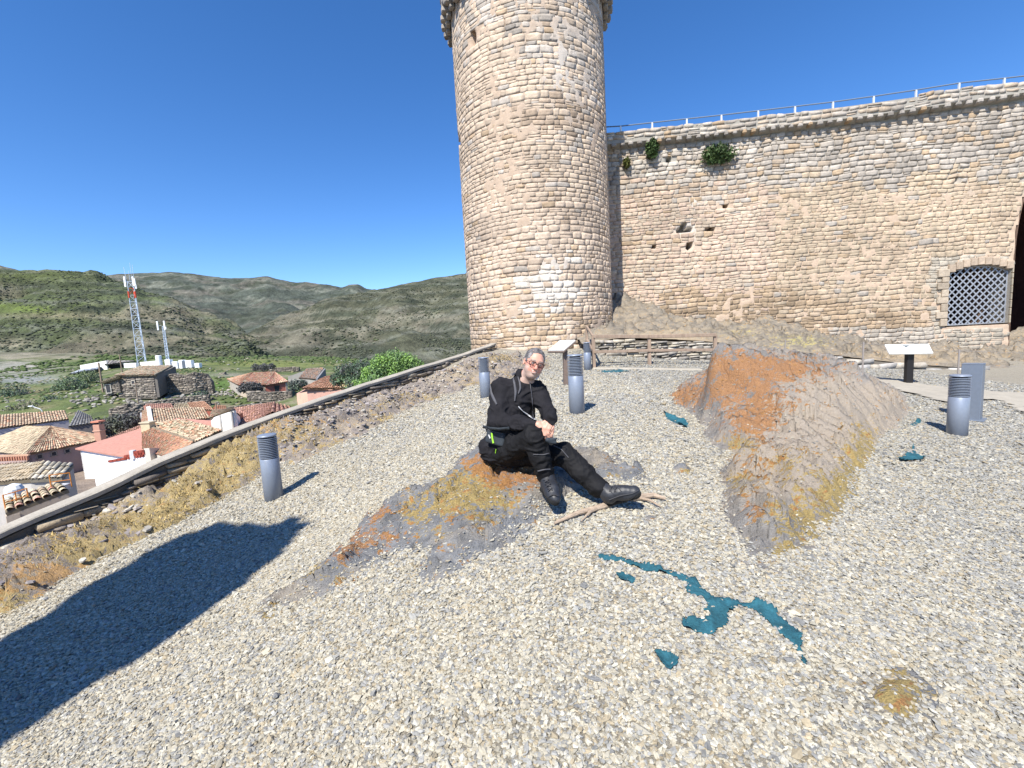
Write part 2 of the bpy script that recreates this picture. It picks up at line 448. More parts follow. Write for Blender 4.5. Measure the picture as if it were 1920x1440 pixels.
# ------------------------------------------------------------------ rock material: slate with lichen painted on as the rock's own colour
def rock_mat(name, base=(.20, .205, .21), warm=(.33, .29, .24), orange=(.38, .18, .065), yellow=(.40, .29, .09), pale=(.55, .53, .47), stretch=(1, 1, 1), lich=.75, nz=1.0, rot=0):
    m = bpy.data.materials.new(name); m.use_nodes = True
    nt = m.node_tree; lk = nt.links.new; b = nt.nodes['Principled BSDF']
    b.inputs['Roughness'].default_value = .8; b.inputs['Specular IOR Level'].default_value = .35
    tc = nt.nodes.new('ShaderNodeTexCoord')
    mp = nt.nodes.new('ShaderNodeMapping'); mp.inputs['Rotation'].default_value = (0, 0, rot); mp.inputs['Scale'].default_value = stretch
    lk(tc.outputs['Object'], mp.inputs[0])
    at = nt.nodes.new('ShaderNodeAttribute'); at.attribute_name = 'Col'
    sp = nt.nodes.new('ShaderNodeSeparateColor'); lk(at.outputs['Color'], sp.inputs[0])
    def noise(sc, det=8, ro=.65, v=None):
        n = nt.nodes.new('ShaderNodeTexNoise'); n.inputs['Scale'].default_value = sc; n.inputs['Detail'].default_value = det; n.inputs['Roughness'].default_value = ro
        lk(v or mp.outputs[0], n.inputs['Vector']); return n.outputs[0]
    def mth(op, a, b_, c=None):
        n = nt.nodes.new('ShaderNodeMath'); n.operation = op
        for i, q in enumerate((a, b_, c)):
            if q is None: continue
            if isinstance(q, (int, float)): n.inputs[i].default_value = q
            else: lk(q, n.inputs[i])
        n.use_clamp = False
        return n.outputs[0]
    def ramp(v, a, b_):
        n = nt.nodes.new('ShaderNodeMapRange'); n.inputs[1].default_value = a; n.inputs[2].default_value = b_; lk(v, n.inputs[0]); return n.outputs[0]
    def mix(f, a, b_):
        n = nt.nodes.new('ShaderNodeMix'); n.data_type = 'RGBA'
        if isinstance(f, float): n.inputs[0].default_value = f
        else: lk(f, n.inputs[0])
        for i, q in ((6, a), (7, b_)):
            if isinstance(q, tuple): n.inputs[i].default_value = (*q, 1)
            else: lk(q, n.inputs[i])
        return n.outputs[2]
    n1, n2, n3, n4, n5 = noise(1.7 * nz), noise(6 * nz), noise(22 * nz), noise(70 * nz, 4), noise(3.3 * nz)
    c = mix(ramp(n2, .35, .65), tuple(q * .72 for q in base), tuple(q * 1.3 for q in base))
    c = mix(mth('MULTIPLY', ramp(mth('ADD', n1, mth('MULTIPLY', sp.outputs[2], .35)), .5, .72), .85), c, warm)
    c = mix(mth('MULTIPLY', ramp(n4, .62, .70), .55), c, pale)
    c = mix(mth('MULTIPLY', ramp(n4, .42, .34), .45), c, tuple(q * .45 for q in base))
    vo = nt.nodes.new('ShaderNodeTexVoronoi'); vo.inputs['Scale'].default_value = 17 * nz; lk(mp.outputs[0], vo.inputs['Vector'])
    c = mix(mth('MULTIPLY', ramp(vo.outputs['Distance'], .30, .20), ramp(mth('ADD', n2, mth('MULTIPLY', n1, .5)), .80, .90)), c, pale)
    # lichen: amount from the painted attribute broken up by noise
    brk = mth('ADD', mth('MULTIPLY', mth('SUBTRACT', n3, .5), 2.6), mth('MULTIPLY', mth('SUBTRACT', n2, .5), 3.4))
    fy = ramp(mth('ADD', brk, mth('MULTIPLY', sp.outputs[1], lich)), .42, .60)
    fo = ramp(mth('ADD', brk, mth('MULTIPLY', sp.outputs[0], lich)), .42, .60)
    yv = mix(ramp(n4, .35, .65), tuple(q * .6 for q in yellow), tuple(q * 1.25 for q in yellow))
    ov = mix(ramp(n4, .35, .65), tuple(q * .62 for q in orange), tuple(q * 1.25 for q in orange))
    c = mix(mth('MULTIPLY', fy, .85), c, yv)
    c = mix(mth('MULTIPLY', fo, .85), c, ov)
    lk(c, b.inputs['Base Color'])
    hb = mth('ADD', mth('MULTIPLY', n3, .6), mth('MULTIPLY', n4, .4))
    bp = nt.nodes.new('ShaderNodeBump'); bp.inputs['Strength'].default_value = 1.0; bp.inputs['Distance'].default_value = .05
    lk(hb, bp.inputs['Height']); lk(bp.outputs[0], b.inputs['Normal'])
    return m
def blobs(V, lst, chan=3):
    """paint: each entry (px, py, rpx, rpy, channel, amount) gives the rock where that pixel falls its own colour"""
    out = np.zeros((len(V), 3))
    X, Y = PX(V)
    for (a, b, ra, rb, ch, am) in lst:
        d = ((X - a) / ra) ** 2 + ((Y - b) / rb) ** 2
        out[:, ch] += am * np.exp(-d * 1.2)
    return np.clip(out, 0, 1.2)
def put_patch(p, name, m, paint, label, cat, kind=None):
    V, F = p.grid(); V, F, _ = compact(V, F)
    c = p.poly.mean(0)
    o = mesh(name, V, F, m, None, blobs(V, paint), False, origin=(c[0], c[1], float(G0(c[0], c[1]))))
    return tag(o, label, cat, kind=kind)
O_, Y_, B_ = 0, 1, 2
M_rockA = rock_mat('slate_grey', base=(.215, .22, .23), stretch=(1, 2.2, 1.5), rot=.45)
M_rockB = rock_mat('slate_brown', base=(.26, .245, .23), warm=(.40, .335, .265), stretch=(1, 2.4, 1.5), rot=-.75)
M_bank = rock_mat('bank_rock', base=(.27, .235, .21), warm=(.40, .325, .215), orange=(.45, .27, .11), yellow=(.43, .33, .14), stretch=(1, 2.0, 1.5), rot=.9, lich=.75)
put_patch(rockA, 'rock_outcrop', M_rockA,
          [(930, 870, 70, 40, O_, 1.1), (970, 895, 70, 30, O_, 1.1), (900, 900, 80, 40, Y_, 1.0), (860, 930, 80, 35, Y_, .8), (800, 960, 80, 30, Y_, .55), (930, 940, 60, 25, Y_, .5), (730, 1000, 70, 30, O_, .5), (1000, 850, 40, 15, B_, .8), (720, 960, 40, 20, O_, .8), (660, 1010, 40, 25, O_, .9), (600, 1070, 60, 25, Y_, .8), (640, 1040, 30, 20, O_, .8),
           (860, 975, 30, 15, O_, .8), (890, 975, 40, 10, Y_, .7), (500, 1150, 60, 20, Y_, .9), (760, 965, 40, 15, Y_, .5), (1180, 890, 60, 12, Y_, .5), (1030, 960, 30, 20, Y_, .2), (1100, 855, 50, 20, B_, .9), (540, 1110, 50, 25, B_, 1), (800, 1000, 60, 20, Y_, .4)],
          'grey slate outcrop with orange lichen that the seated man rests on', 'rock')
put_patch(rockB, 'rock_outcrop', M_rockB,
          [(1390, 690, 95, 40, O_, .95), (1430, 760, 50, 70, O_, .92), (1500, 690, 90, 25, O_, .9), (1360, 720, 40, 60, O_, .8), (1285, 740, 45, 25, O_, 1.1), (1400, 790, 50, 25, O_, .8), (1390, 830, 40, 25, Y_, .8), (1460, 770, 60, 20, Y_, .4), (1620, 860, 40, 65, Y_, 1.3),
           (1590, 920, 65, 40, Y_, 1.3), (1530, 985, 80, 35, Y_, 1.3), (1470, 1035, 60, 20, Y_, .9), (1385, 900, 40, 30, Y_, .6), (1410, 940, 30, 30, O_, .5), (1600, 790, 110, 60, B_, 1.2), (1500, 850, 140, 90, B_, 1.2), (1470, 900, 80, 60, Y_, .55), (1420, 880, 60, 40, O_, .5), (1480, 760, 40, 15, O_, .4), (1640, 750, 60, 20, B_, .9), (1560, 720, 60, 20, B_, .9), (1460, 860, 50, 20, Y_, .3)],
          'large brown and orange lichened boulder ridge in the gravel right of the man', 'rock')
put_patch(rockC, 'rock_outcrop', M_rockA, [(1290, 882, 15, 10, Y_, .9), (1275, 885, 30, 12, B_, .6)], 'small half buried stone between the two big rocks', 'rock')
put_patch(rockD, 'rock_outcrop', M_rockA, [(1218, 975, 30, 20, B_, .3)], "flat grey slab flush with the gravel below the man's outstretched boot", 'rock')
put_patch(rockE, 'rock_outcrop', M_rockA, [(1685, 1305, 70, 60, Y_, 1.4), (1665, 1290, 60, 40, B_, 1)], 'small yellow lichened stone in the gravel at the bottom right', 'rock')
put_patch(bankP, 'rocky_bank', M_bank,
          [(60, 1090, 80, 40, O_, .8), (30, 1140, 60, 40, Y_, 1.6), (180, 1035, 110, 34, Y_, 1.6), (300, 975, 110, 34, Y_, 1.6), (380, 910, 80, 40, Y_, 1.6), (440, 850, 75, 40, Y_, 1.6), (520, 800, 60, 25, O_, .6), (560, 810, 60, 25, Y_, .9), (540, 880, 60, 20, Y_, .8), (620, 790, 60, 12, O_, .5),
           (700, 760, 60, 10, Y_, .5), (640, 838, 60, 14, Y_, .9), (740, 785, 60, 12, Y_, .9), (820, 745, 60, 10, Y_, .8), (900, 720, 50, 8, Y_, .6), (800, 695, 60, 8, O_, .5), (940, 672, 40, 8, Y_, .8), (100, 1075, 60, 18, O_, .9), (330, 930, 60, 20, B_, 1), (200, 960, 90, 30, B_, 1), (860, 700, 60, 20, B_, .5)],
          None, None, kind='structure')

# ------------------------------------------------------------------ gravel
def fabric_shape(pts, seed, z=.02):
    p3 = [Gpix(*q) for q in pts]
    return np.array([p[:2] for p in p3])
FAB = {
 'long': [(1120, 1046), (1135, 1044), (1165, 1049), (1195, 1059), (1225, 1066), (1262, 1072), (1290, 1082), (1306, 1082), (1312, 1100), (1335, 1118), (1375, 1124), (1400, 1134), (1420, 1131), (1445, 1141), (1462, 1160), (1485, 1178), (1500, 1186), (1506, 1212), (1509, 1245), (1498, 1226),
          (1484, 1205), (1466, 1192), (1444, 1175), (1430, 1158), (1415, 1146), (1385, 1138), (1366, 1150), (1362, 1172), (1340, 1188), (1310, 1184), (1284, 1178), (1282, 1164), (1320, 1158), (1330, 1148), (1316, 1142), (1330, 1135), (1322, 1120), (1295, 1113), (1284, 1108), (1288, 1092), (1262, 1082), (1222, 1074), (1196, 1070), (1165, 1056), (1125, 1054)],
 'chip': [(1158, 1082), (1172, 1078), (1192, 1086), (1187, 1094), (1166, 1090)],
 'dab': [(1230, 1226), (1248, 1226), (1270, 1238), (1271, 1248), (1255, 1256), (1242, 1246)],
 'left': [(1246, 776), (1262, 780), (1280, 790), (1292, 800), (1286, 806), (1268, 796), (1250, 786)],
 'right': [(1684, 865), (1705, 858), (1712, 842), (1722, 852), (1736, 860), (1728, 866), (1705, 866), (1690, 869)],
 'far': [(1704, 797), (1716, 794), (1724, 789), (1726, 795), (1712, 800)],
 'back': [(1125, 696), (1150, 694), (1172, 694), (1180, 697), (1160, 699), (1130, 699)],
}
FABP = {k: fabric_shape(v, 0) for k, v in FAB.items()}
PATHPOLY = np.array([Gpix(*q)[:2] for q in [(1585, 697), (1640, 706), (1700, 718), (1800, 730), (1920, 738), (2150, 752), (2150, 800), (1920, 780), (1860, 752), (1780, 762), (1700, 738), (1640, 722), (1600, 712)]])
def gravel():
    rs = np.random.RandomState(5)
    X0, X1, Y0, Y1 = -8, 13, -.6, 15.8
    chunks = []
    for (a, b, dens) in ((-.6, 2.6, 9800), (2.6, 4.2, 7600), (4.2, 7, 4800), (7, 16.2, 1900)):
        xl = -1.42 * max(b, 1.6) - 1; xr = 1.42 * max(b, 1.6) + 1.2
        xl = max(xl, X0); xr = min(xr, X1)
        n = int((b - a) * (xr - xl) * dens)
        x = rs.uniform(xl, xr, n); y = rs.uniform(a, b, n)
        k = (np.abs(x) < 1.42 * np.maximum(y, .9) + 1.3)
        chunks.append(np.stack([x[k], y[k], np.full(k.sum(), (7600 / dens) ** .42)], 1))
    pts = np.concatenate(chunks)
    x, y, s = pts.T
    x = x.copy(); y = y.copy()
    z = G0(x, y)
    ok = x > PW0 + PWK * y + .5
    ok &= ~((x - 1.0) ** 2 + (y - 18.5) ** 2 < 3.1 ** 2)
    frac = rs.rand(len(x))
    top = np.full(len(x), -9.)
    for p in PATCHES:
        b = (x > p.lo[0]) & (x < p.hi[0]) & (y > p.lo[1]) & (y < p.hi[1])
        if not b.any(): continue
        d = p.dist(x[b], y[b]); zz = p(x[b], y[b])
        inside = zz > z[b] + .012
        keepf = np.where(d < .10, .30, .030) * (.5 + 1.4 * sstep(-.1, .5, fbm(xy0(x[b] * 1.3, y[b] * 1.3, 4.), 3)))
        if p is bankP: keepf = keepf * .35
        if p is rockE: keepf = np.where(d < .05, .45, .05); inside = d > -.02
        kill = inside & (frac[b] > keepf)
        idx = np.where(b)[0]
        ok[idx[kill]] = False
        top[idx] = np.maximum(top[idx], zz)
    for nm, q in FABP.items():
        d = polydist(x, y, q)
        ok &= ~((d > .004) & (frac > np.where(d < .02, .3, .05)))
    dp = polydist(x, y, PATHPOLY)
    ok &= ~((dp > 0) & (frac > .04 + .2 * (dp < .15)))
    x, y, s, z, top = x[ok], y[ok], s[ok], z[ok], top[ok]
    n = len(x)
    size = (.0072 + .0056 * rs.rand(n) ** 1.6) * s
    big = rs.rand(n) < .012; size[big] *= 1.7
    size *= np.where(top > z + .03, .8, 1)
    zz = np.maximum(z, top) + .012 * fbm(xy0(x * 1.5, y * 1.5), 3) * (top < z) + rs.uniform(-.2, .85, n) * size * np.where(top > z, .3, 1)
    sc = np.stack([size * rs.uniform(.85, 1.6, n), size * rs.uniform(.7, 1.15, n), size * rs.uniform(.32, .66, n)], 1)
    rot = np.stack([rs.normal(0, .26, n), rs.normal(0, .26, n), rs.uniform(0, 6.28, n)], 1)
    # colour of each chip: cream limestone, grey slate, tan
    t = rs.rand(n) + .22 * fbm(xy0(x * .55, y * .55, 2.), 3) - .075 * (x - 1)
    br = rs.normal(1, .12, n)[:, None]
    cream = np.array([.43, .395, .32]); grey = np.array([.335, .33, .315]); tan_ = np.array([.39, .33, .235]); pale = np.array([.50, .475, .41]); dark = np.array([.205, .205, .205])
    q = rs.rand(n)
    c = np.where((t > .60)[:, None], cream, grey)
    c = np.where(((q < .12))[:, None], tan_, c)
    c = np.where(((q > .84))[:, None], pale, c)
    c = np.where(((q > .12) & (q < .21) & (t < .7))[:, None], dark, c)
    c = np.clip(c * br * np.array([.885, .885, .86]) * (1 - .04 * np.clip(x - .5, 0, 4))[:, None] ** .6, .04, .85)
    me = bpy.data.meshes.new('gravel')
    me.vertices.add(n); me.vertices.foreach_set('co', np.stack([x, y, zz], 1).astype(np.float32).ravel())
    for nm, ar in (('rot', rot), ('scl', sc)):
        a = me.attributes.new(nm, 'FLOAT_VECTOR', 'POINT'); a.data.foreach_set('vector', ar.astype(np.float32).ravel())
    a = me.attributes.new('stone', 'FLOAT_COLOR', 'POINT'); a.data.foreach_set('color', np.concatenate([c, np.ones((n, 1))], 1).astype(np.float32).ravel())
    o = bpy.data.objects.new('gravel', me); COL.objects.link(o)
    m = mat('gravel_stone', (1, 1, 1), .9, attr='stone', attr_type='INSTANCER', nscale=2.2, namt=.22, spec=.2)
    me.materials.append(m)
    g = bpy.data.node_groups.new('scatter_stones', 'GeometryNodeTree')
    g.interface.new_socket('Geometry', in_out='INPUT', socket_type='NodeSocketGeometry')
    g.interface.new_socket('Geometry', in_out='OUTPUT', socket_type='NodeSocketGeometry')
    N = g.nodes.new; L = g.links.new
    gi = N('NodeGroupInput'); go = N('NodeGroupOutput')
    join = N('GeometryNodeGeometryToInstance')
    for k in range(6):
        ico = N('GeometryNodeMeshIcoSphere'); ico.inputs['Radius'].default_value = 1; ico.inputs['Subdivisions'].default_value = 2 if k % 2 else 1
        nz = N('ShaderNodeTexNoise'); nz.noise_dimensions = '3D'; nz.inputs['Scale'].default_value = .9; nz.inputs['Detail'].default_value = 1
        pos = N('GeometryNodeInputPosition'); ad = N('ShaderNodeVectorMath'); ad.operation = 'ADD'; ad.inputs[1].default_value = (k * 7.3, k * 3.1, k * 5.7)
        L(pos.outputs[0], ad.inputs[0]); L(ad.outputs[0], nz.inputs['Vector'])
        sb = N('ShaderNodeVectorMath'); sb.operation = 'SUBTRACT'; sb.inputs[1].default_value = (.5, .5, .5); L(nz.outputs['Color'], sb.inputs[0])
        ml = N('ShaderNodeVectorMath'); ml.operation = 'SCALE'; ml.inputs['Scale'].default_value = 2.1; L(sb.outputs[0], ml.inputs[0])
        sp = N('GeometryNodeSetPosition'); L(ico.outputs[0], sp.inputs[0]); L(ml.outputs[0], sp.inputs['Offset'])
        sm = N('GeometryNodeSetMaterial'); sm.inputs['Material'].default_value = m; L(sp.outputs[0], sm.inputs[0])
        ss = N('GeometryNodeSetShadeSmooth'); ss.inputs['Shade Smooth'].default_value = False; L(sm.outputs[0], ss.inputs[0])
        L(ss.outputs[0], join.inputs[0])
    ip = N('GeometryNodeInstanceOnPoints'); ip.inputs['Pick Instance'].default_value = True
    L(gi.outputs[0], ip.inputs['Points']); L(join.outputs[0], ip.inputs['Instance'])
    for nm, sock in (('rot', 'Rotation'), ('scl', 'Scale')):
        na = N('GeometryNodeInputNamedAttribute'); na.data_type = 'FLOAT_VECTOR'; na.inputs['Name'].default_value = nm
        if sock == 'Rotation':
            er = N('FunctionNodeEulerToRotation'); L(na.outputs['Attribute'], er.inputs[0]); L(er.outputs[0], ip.inputs[sock])
        else: L(na.outputs['Attribute'], ip.inputs[sock])
    rv = N('FunctionNodeRandomValue'); rv.data_type = 'INT'; rv.inputs[4].default_value = 0; rv.inputs[5].default_value = 5
    L(rv.outputs[2], ip.inputs['Instance Index'])
    L(ip.outputs[0], go.inputs[0])
    md = o.modifiers.new('scatter', 'NODES'); md.node_group = g
    print('GRAVEL', n)
    tag(o, 'pale crushed limestone gravel covering the terrace', 'gravel', kind='stuff')
gravel()

# ------------------------------------------------------------------ torn geotextile showing through the gravel
M_fab = mat('geotextile', (.020, .095, .125), .85, nscale=14, namt=.5, bump=.6, bscale=25, bdist=.03, fine=[(60, .25)])
def fabric(key, label, lift=.0):
    q = FABP[key]
    lo = q.min(0) - .03; hi = q.max(0) + .03
    st = max(.006, min(.012, (hi[0] - lo[0]) / 60))
    nx = int((hi[0] - lo[0]) / st) + 2; ny = int((hi[1] - lo[1]) / st) + 2
    X, Y = np.meshgrid(np.linspace(lo[0], hi[0], nx), np.linspace(lo[1], hi[1], ny), indexing='ij')
    D = polydist(X, Y, q) + .007 + .008 * fbm(xy0(X * 30, Y * 30, 1.), 3)
    wr = fbm(xy0(X * 6 + Y * 3, Y * 3, 3.), 3)
    Z = G0(X, Y) + .012 * fbm(xy0(X * 1.5, Y * 1.5), 3) + .010 + lift * (np.maximum(wr, -.1) + .1) + .02 * np.maximum(0, 1 - np.abs(D) / .03) * (wr > 0)
    F = grid_faces(nx, ny)
    keep = (D.reshape(-1)[F] > 0).all(1)
    V, F, _ = compact(np.stack([X, Y, Z], -1).reshape(-1, 3), F[keep])
    mb = MB()
    rs = np.random.RandomState(len(key))
    c = V.mean(0)
    o = mesh('geotextile_scrap', V, F, M_fab, smooth=True, origin=(c[0], c[1], float(G0(c[0], c[1]))))
    o.modifiers.new('thick', 'SOLIDIFY').thickness = .003
    return tag(o, label, 'fabric scrap', 'torn geotextile showing in the gravel')
fabric('long', 'longest torn teal geotextile strip running through the gravel in the foreground', .03)
fabric('chip', 'tiny teal geotextile patch just below the left end of the long strip')
fabric('dab', 'isolated teal geotextile patch in the gravel nearest the bottom of the photo')
fabric('left', 'teal geotextile shred against the left foot of the large orange rock', .05)
fabric('right', 'teal geotextile shred between the large rock and the right light bollard', .05)
fabric('far', 'thin teal geotextile loop at the far right end of the large rock', .04)
fabric('back', 'flat teal geotextile patch by the kerb under the wooden fence', .01)

def bank_cover():
    rs = np.random.RandomState(77)
    V, F, C = [], [], []
    lo, hi = bankP.lo, bankP.hi
    n = 260000; x = rs.uniform(lo[0], hi[0], n); y = rs.uniform(max(lo[1], 1.5), hi[1], n)
    d = bankP.dist(x, y); k = d > .03; x, y = x[k], y[k]
    z = bankP(x, y)
    p = np.stack([x, y, z], 1); X, Y = PX(p)
    yel = np.zeros(len(x))
    for (a, b, ra, rb, am) in [(30, 1140, 60, 40, 1), (180, 1040, 100, 30, 1), (300, 975, 110, 30, 1), (380, 910, 80, 40, 1.1), (440, 850, 70, 35, 1), (540, 805, 70, 22, 1), (540, 880, 60, 20, .7), (640, 838, 60, 14, .9), (740, 785, 60, 12, .9), (820, 745, 60, 10, .8), (900, 720, 50, 8, .6), (700, 755, 60, 10, .5), (940, 672, 40, 8, .8)]:
        yel += am * np.exp(-(((X - a) / ra) ** 2 + ((Y - b) / rb) ** 2) * 1.2)
    m = rs.rand(len(x)) < np.clip(yel * 1.1 + .9 * fbm(xy0(x * 2, y * 2, 5.), 3) - .15, 0, 1) * .8 + .02
    p = p[m]; n = len(p)
    h = rs.uniform(.012, .042, n); a = rs.uniform(0, 6.28, n); w = .006
    dx = np.stack([np.cos(a), np.sin(a), a * 0], 1); lean = rs.normal(0, .7, (n, 3)) * h[:, None]; lean[:, 2] = h
    V = np.stack([p - dx * w - [0, 0, .01], p + dx * w - [0, 0, .01], p + lean * .6 + dx * w * .7, p + lean], 1).reshape(-1, 3)
    F = np.arange(n * 4).reshape(n, 4)
    c = np.where((rs.rand(n) < .7)[:, None], np.array([.50, .38, .16]), np.array([.36, .26, .11])) * rs.uniform(.6, 1.25, (n, 1))
    o = mesh('dry_grass', V, F, mat('dry_grass', (1, 1, 1), .85, attr='Col', spec=.15), None, np.repeat(c, 4, 0))
    tag(o, 'short straw coloured dry grass and moss on the rocky bank', 'dry grass', kind='stuff')
    # loose slate flakes
    mb_v, mb_f, mb_c, k0 = [], [], [], 0
    t = np.array([[1, 0, .1], [.5, .8, 0], [-.5, .9, .05], [-1, .1, 0], [-.5, -.8, .1], [.6, -.8, 0]]); n6 = 6
    n = 60000; x = rs.uniform(lo[0], hi[0], n); y = rs.uniform(max(lo[1], 2), hi[1], n)
    k = bankP.dist(x, y) > 0; x, y = x[k], y[k]; X, Y = PX(np.stack([x, y, G0(x, y)], 1))
    wgt = .02 + .35 * np.exp(-(((X - 200) / 150) ** 2 + ((Y - 985) / 35) ** 2)) * (Y < 1010 - (X - 100) * .25) + .4 * (X > 520) * np.exp(-((Y - (838 - (X - 560) * .42)) / 22) ** 2)
    k = rs.rand(len(x)) < wgt; x, y, X = x[k][:2600], y[k][:2600], X[k][:2600]; zz = bankP(x, y)
    for i in range(len(x)):
        s = rs.uniform(.012, .036) * (1.7 if X[i] < 400 else 1.0) * (1.5 if rs.rand() < .15 else 1); a = rs.rand() * 6.28; z = zz[i]
        R_ = np.array(Matrix.Rotation(a, 3, 'Z') @ Matrix.Rotation(rs.normal(0, .2), 3, 'X') @ Matrix.Rotation(rs.normal(0, .2), 3, 'Y'))
        top = (t * [s * 1.3, s * .85, s * .2] * rs.uniform(.8, 1.2, t.shape) + [0, 0, s * .22]) @ R_.T + [x[i], y[i], z]; bot = (t * [s * 1.4, s * .95, s * .1] - [0, 0, s * .2]) @ R_.T + [x[i], y[i], z]
        mb_v += [top, bot]; c = np.array([[.36, .33, .29], [.29, .26, .25], [.44, .41, .35], [.20, .18, .18]][rs.randint(4)]) * rs.uniform(.8, 1.2); mb_c.append(np.tile(c, (12, 1)))
        mb_f.append(tuple(k0 + q for q in range(6))); mb_f += [(k0 + q, k0 + 6 + q, k0 + 6 + (q + 1) % 6, k0 + (q + 1) % 6) for q in range(6)]
        k0 += 12
    o = mesh('slate_flakes', np.concatenate(mb_v), mb_f, mat('slate_flake', (1, 1, 1), .85, attr='Col', nscale=20, namt=.2), None, np.concatenate(mb_c))
    tag(o, 'loose slate flakes lying over the rocky bank', 'stones', kind='stuff')
bank_cover()
# ------------------------------------------------------------------ masonry made of single stones
M_stone = mat('castle_stone', (.80, .79, .79), .92, attr='Col', nscale=9, namt=.22, bump=.5, bscale=22, bdist=.03, fine=[(38, .2), (.9, .22)], spec=.2)
M_mortar = mat('mortar', (.78, .77, .77), .95, attr='Col', nscale=6, namt=.15, bump=.6, bscale=40, bdist=.03, spec=.15)
def masonry(S, U0, U1, V0, V1, course, length, colf, gapf, relf, keepf, seed=0, ng=3, wob=.03, jit=.25, edge=.8):
    """S(u,v,d)->xyz.  one bulged irregular stone per cell, in courses of uneven height; returns one vertex/face/colour set"""
    rs = np.random.RandomState(seed)
    Vs, Cs, Fs, n = [], [], [], 0
    m = ng + 3                                     # grid across a stone, outer ring sinks into the joint
    g = np.concatenate([[0], np.linspace(.0, 1, ng + 1), [1]])
    idx = np.arange(m * m).reshape(m, m)
    fq = np.stack([idx[:-1, :-1], idx[1:, :-1], idx[1:, 1:], idx[:-1, 1:]], -1).reshape(-1, 4)
    A, B = np.meshgrid(g, g, indexing='ij')
    ring = np.zeros((m, m), bool); ring[0] = ring[-1] = True; ring[:, 0] = ring[:, -1] = True
    v = V0
    phs = rs.rand() * 50
    while v < V1:
        h = rs.uniform(*course); u = U0 + rs.uniform(0, length[0])
        while u < U1:
            L = rs.uniform(*length) * (h / np.mean(course)) ** .4
            uc, vc = u + L / 2, v + h / 2
            if keepf(uc, vc, L, h):
                sub = [(u, v, L, h)]
                if rs.rand() < .12 and h > .14: sub = [(u, v, L, h * .45), (u, v + h * .47, L, h * .53)]
                for (a0, b0, LL, hh) in sub:
                    gp_ = gapf(uc, vc) * rs.uniform(.6, 1.5) * (4 if rs.rand() < .07 else 1)
                    rel = relf(uc, vc) * rs.uniform(.1, 1.3)
                    dq = rs.uniform(-1, 1, (2, 4)) * jit * .55 * hh; tl = rs.normal(0, 1, 2) * rel * .45
                    cu = (a0 + gp_ + dq[0, 0] * (1 - A) * (1 - B) + dq[0, 1] * A * (1 - B) + dq[0, 2] * A * B + dq[0, 3] * (1 - A) * B) + (LL - 2 * gp_) * A
                    cv = (b0 + gp_ + dq[1, 0] * (1 - A) * (1 - B) + dq[1, 1] * A * (1 - B) + dq[1, 2] * A * B + dq[1, 3] * (1 - A) * B) + (hh - 2 * gp_) * B
                    # round the corners
                    r = 1 - .035 * edge * (np.abs(2 * A - 1) ** 4) * (np.abs(2 * B - 1) ** 4) * 2
                    cu = a0 + LL / 2 + (cu - a0 - LL / 2) * (r if LL < .5 else 1); cv = b0 + hh / 2 + (cv - b0 - hh / 2) * r
                    cv = cv + wob * vnoise(np.stack([cu * .6 + phs, cv * .4, cu * 0], -1)) + wob * .6 * vnoise(np.stack([cu * 2.2, cv * .7 + phs, cu * 0 + 3], -1))
                    bul = 1 - (np.abs(2 * A - 1) ** 5 + np.abs(2 * B - 1) ** 5) * .16 * edge
                    d = rel * bul + tl[0] * (A - .5) + tl[1] * (B - .5) + .22 * relf(uc, vc) * rs.uniform(-1, 1, A.shape) + .3 * relf(uc, vc) * vnoise(np.stack([cu * 7, cv * 9, cu * 0 + n % 97], -1))
                    d = np.where(ring, -.06, d)
                    X = S(cu.ravel(), cv.ravel(), d.ravel())
                    Vs.append(X); c = np.asarray(colf(uc, b0 + hh / 2, rs), float)
                    sh = np.clip(1 + .06 * rs.randn(m * m, 1), .7, 1.2)
                    Cs.append(np.clip(c * sh, .02, .9)); Fs.append(fq + n); n += m * m
            u += L
        v += h
    if not Vs: return np.zeros((0, 3)), np.zeros((0, 4), int), np.zeros((0, 3))
    return np.concatenate(Vs), np.concatenate(Fs), np.concatenate(Cs)
def mortar(S, U0, U1, V0, V1, step, dep, colf, keepf=None, rough=.02, holes=None):
    nu = int((U1 - U0) / step) + 2; nv = int((V1 - V0) / step) + 2
    U, V = np.meshgrid(np.linspace(U0, U1, nu), np.linspace(V0, V1, nv), indexing='ij')
    d = dep(U, V) + rough * fbm(np.stack([U * 5, V * 5, U * 0], -1), 3)
    if holes is not None: d = np.where(holes(U, V), -.55, d)
    X = S(U.ravel(), V.ravel(), d.ravel())
    F = grid_faces(nu, nv)
    if keepf is not None:
        F = F[keepf(U, V).reshape(-1)[F].all(1)]
    C = colf(U.ravel(), V.ravel())
    if holes is not None: C = np.where(holes(U, V).ravel()[:, None], C * .5, C)
    return compact(X, F, C)

# ---- stone colours read where they stand on the wall
CREAM, PINK, GREYS, OCHRE, BROWN, WHITE = [np.array(c) for c in ((.60, .49, .375), (.62, .465, .36), (.44, .405, .36), (.56, .41, .26), (.38, .29, .21), (.74, .70, .62))]

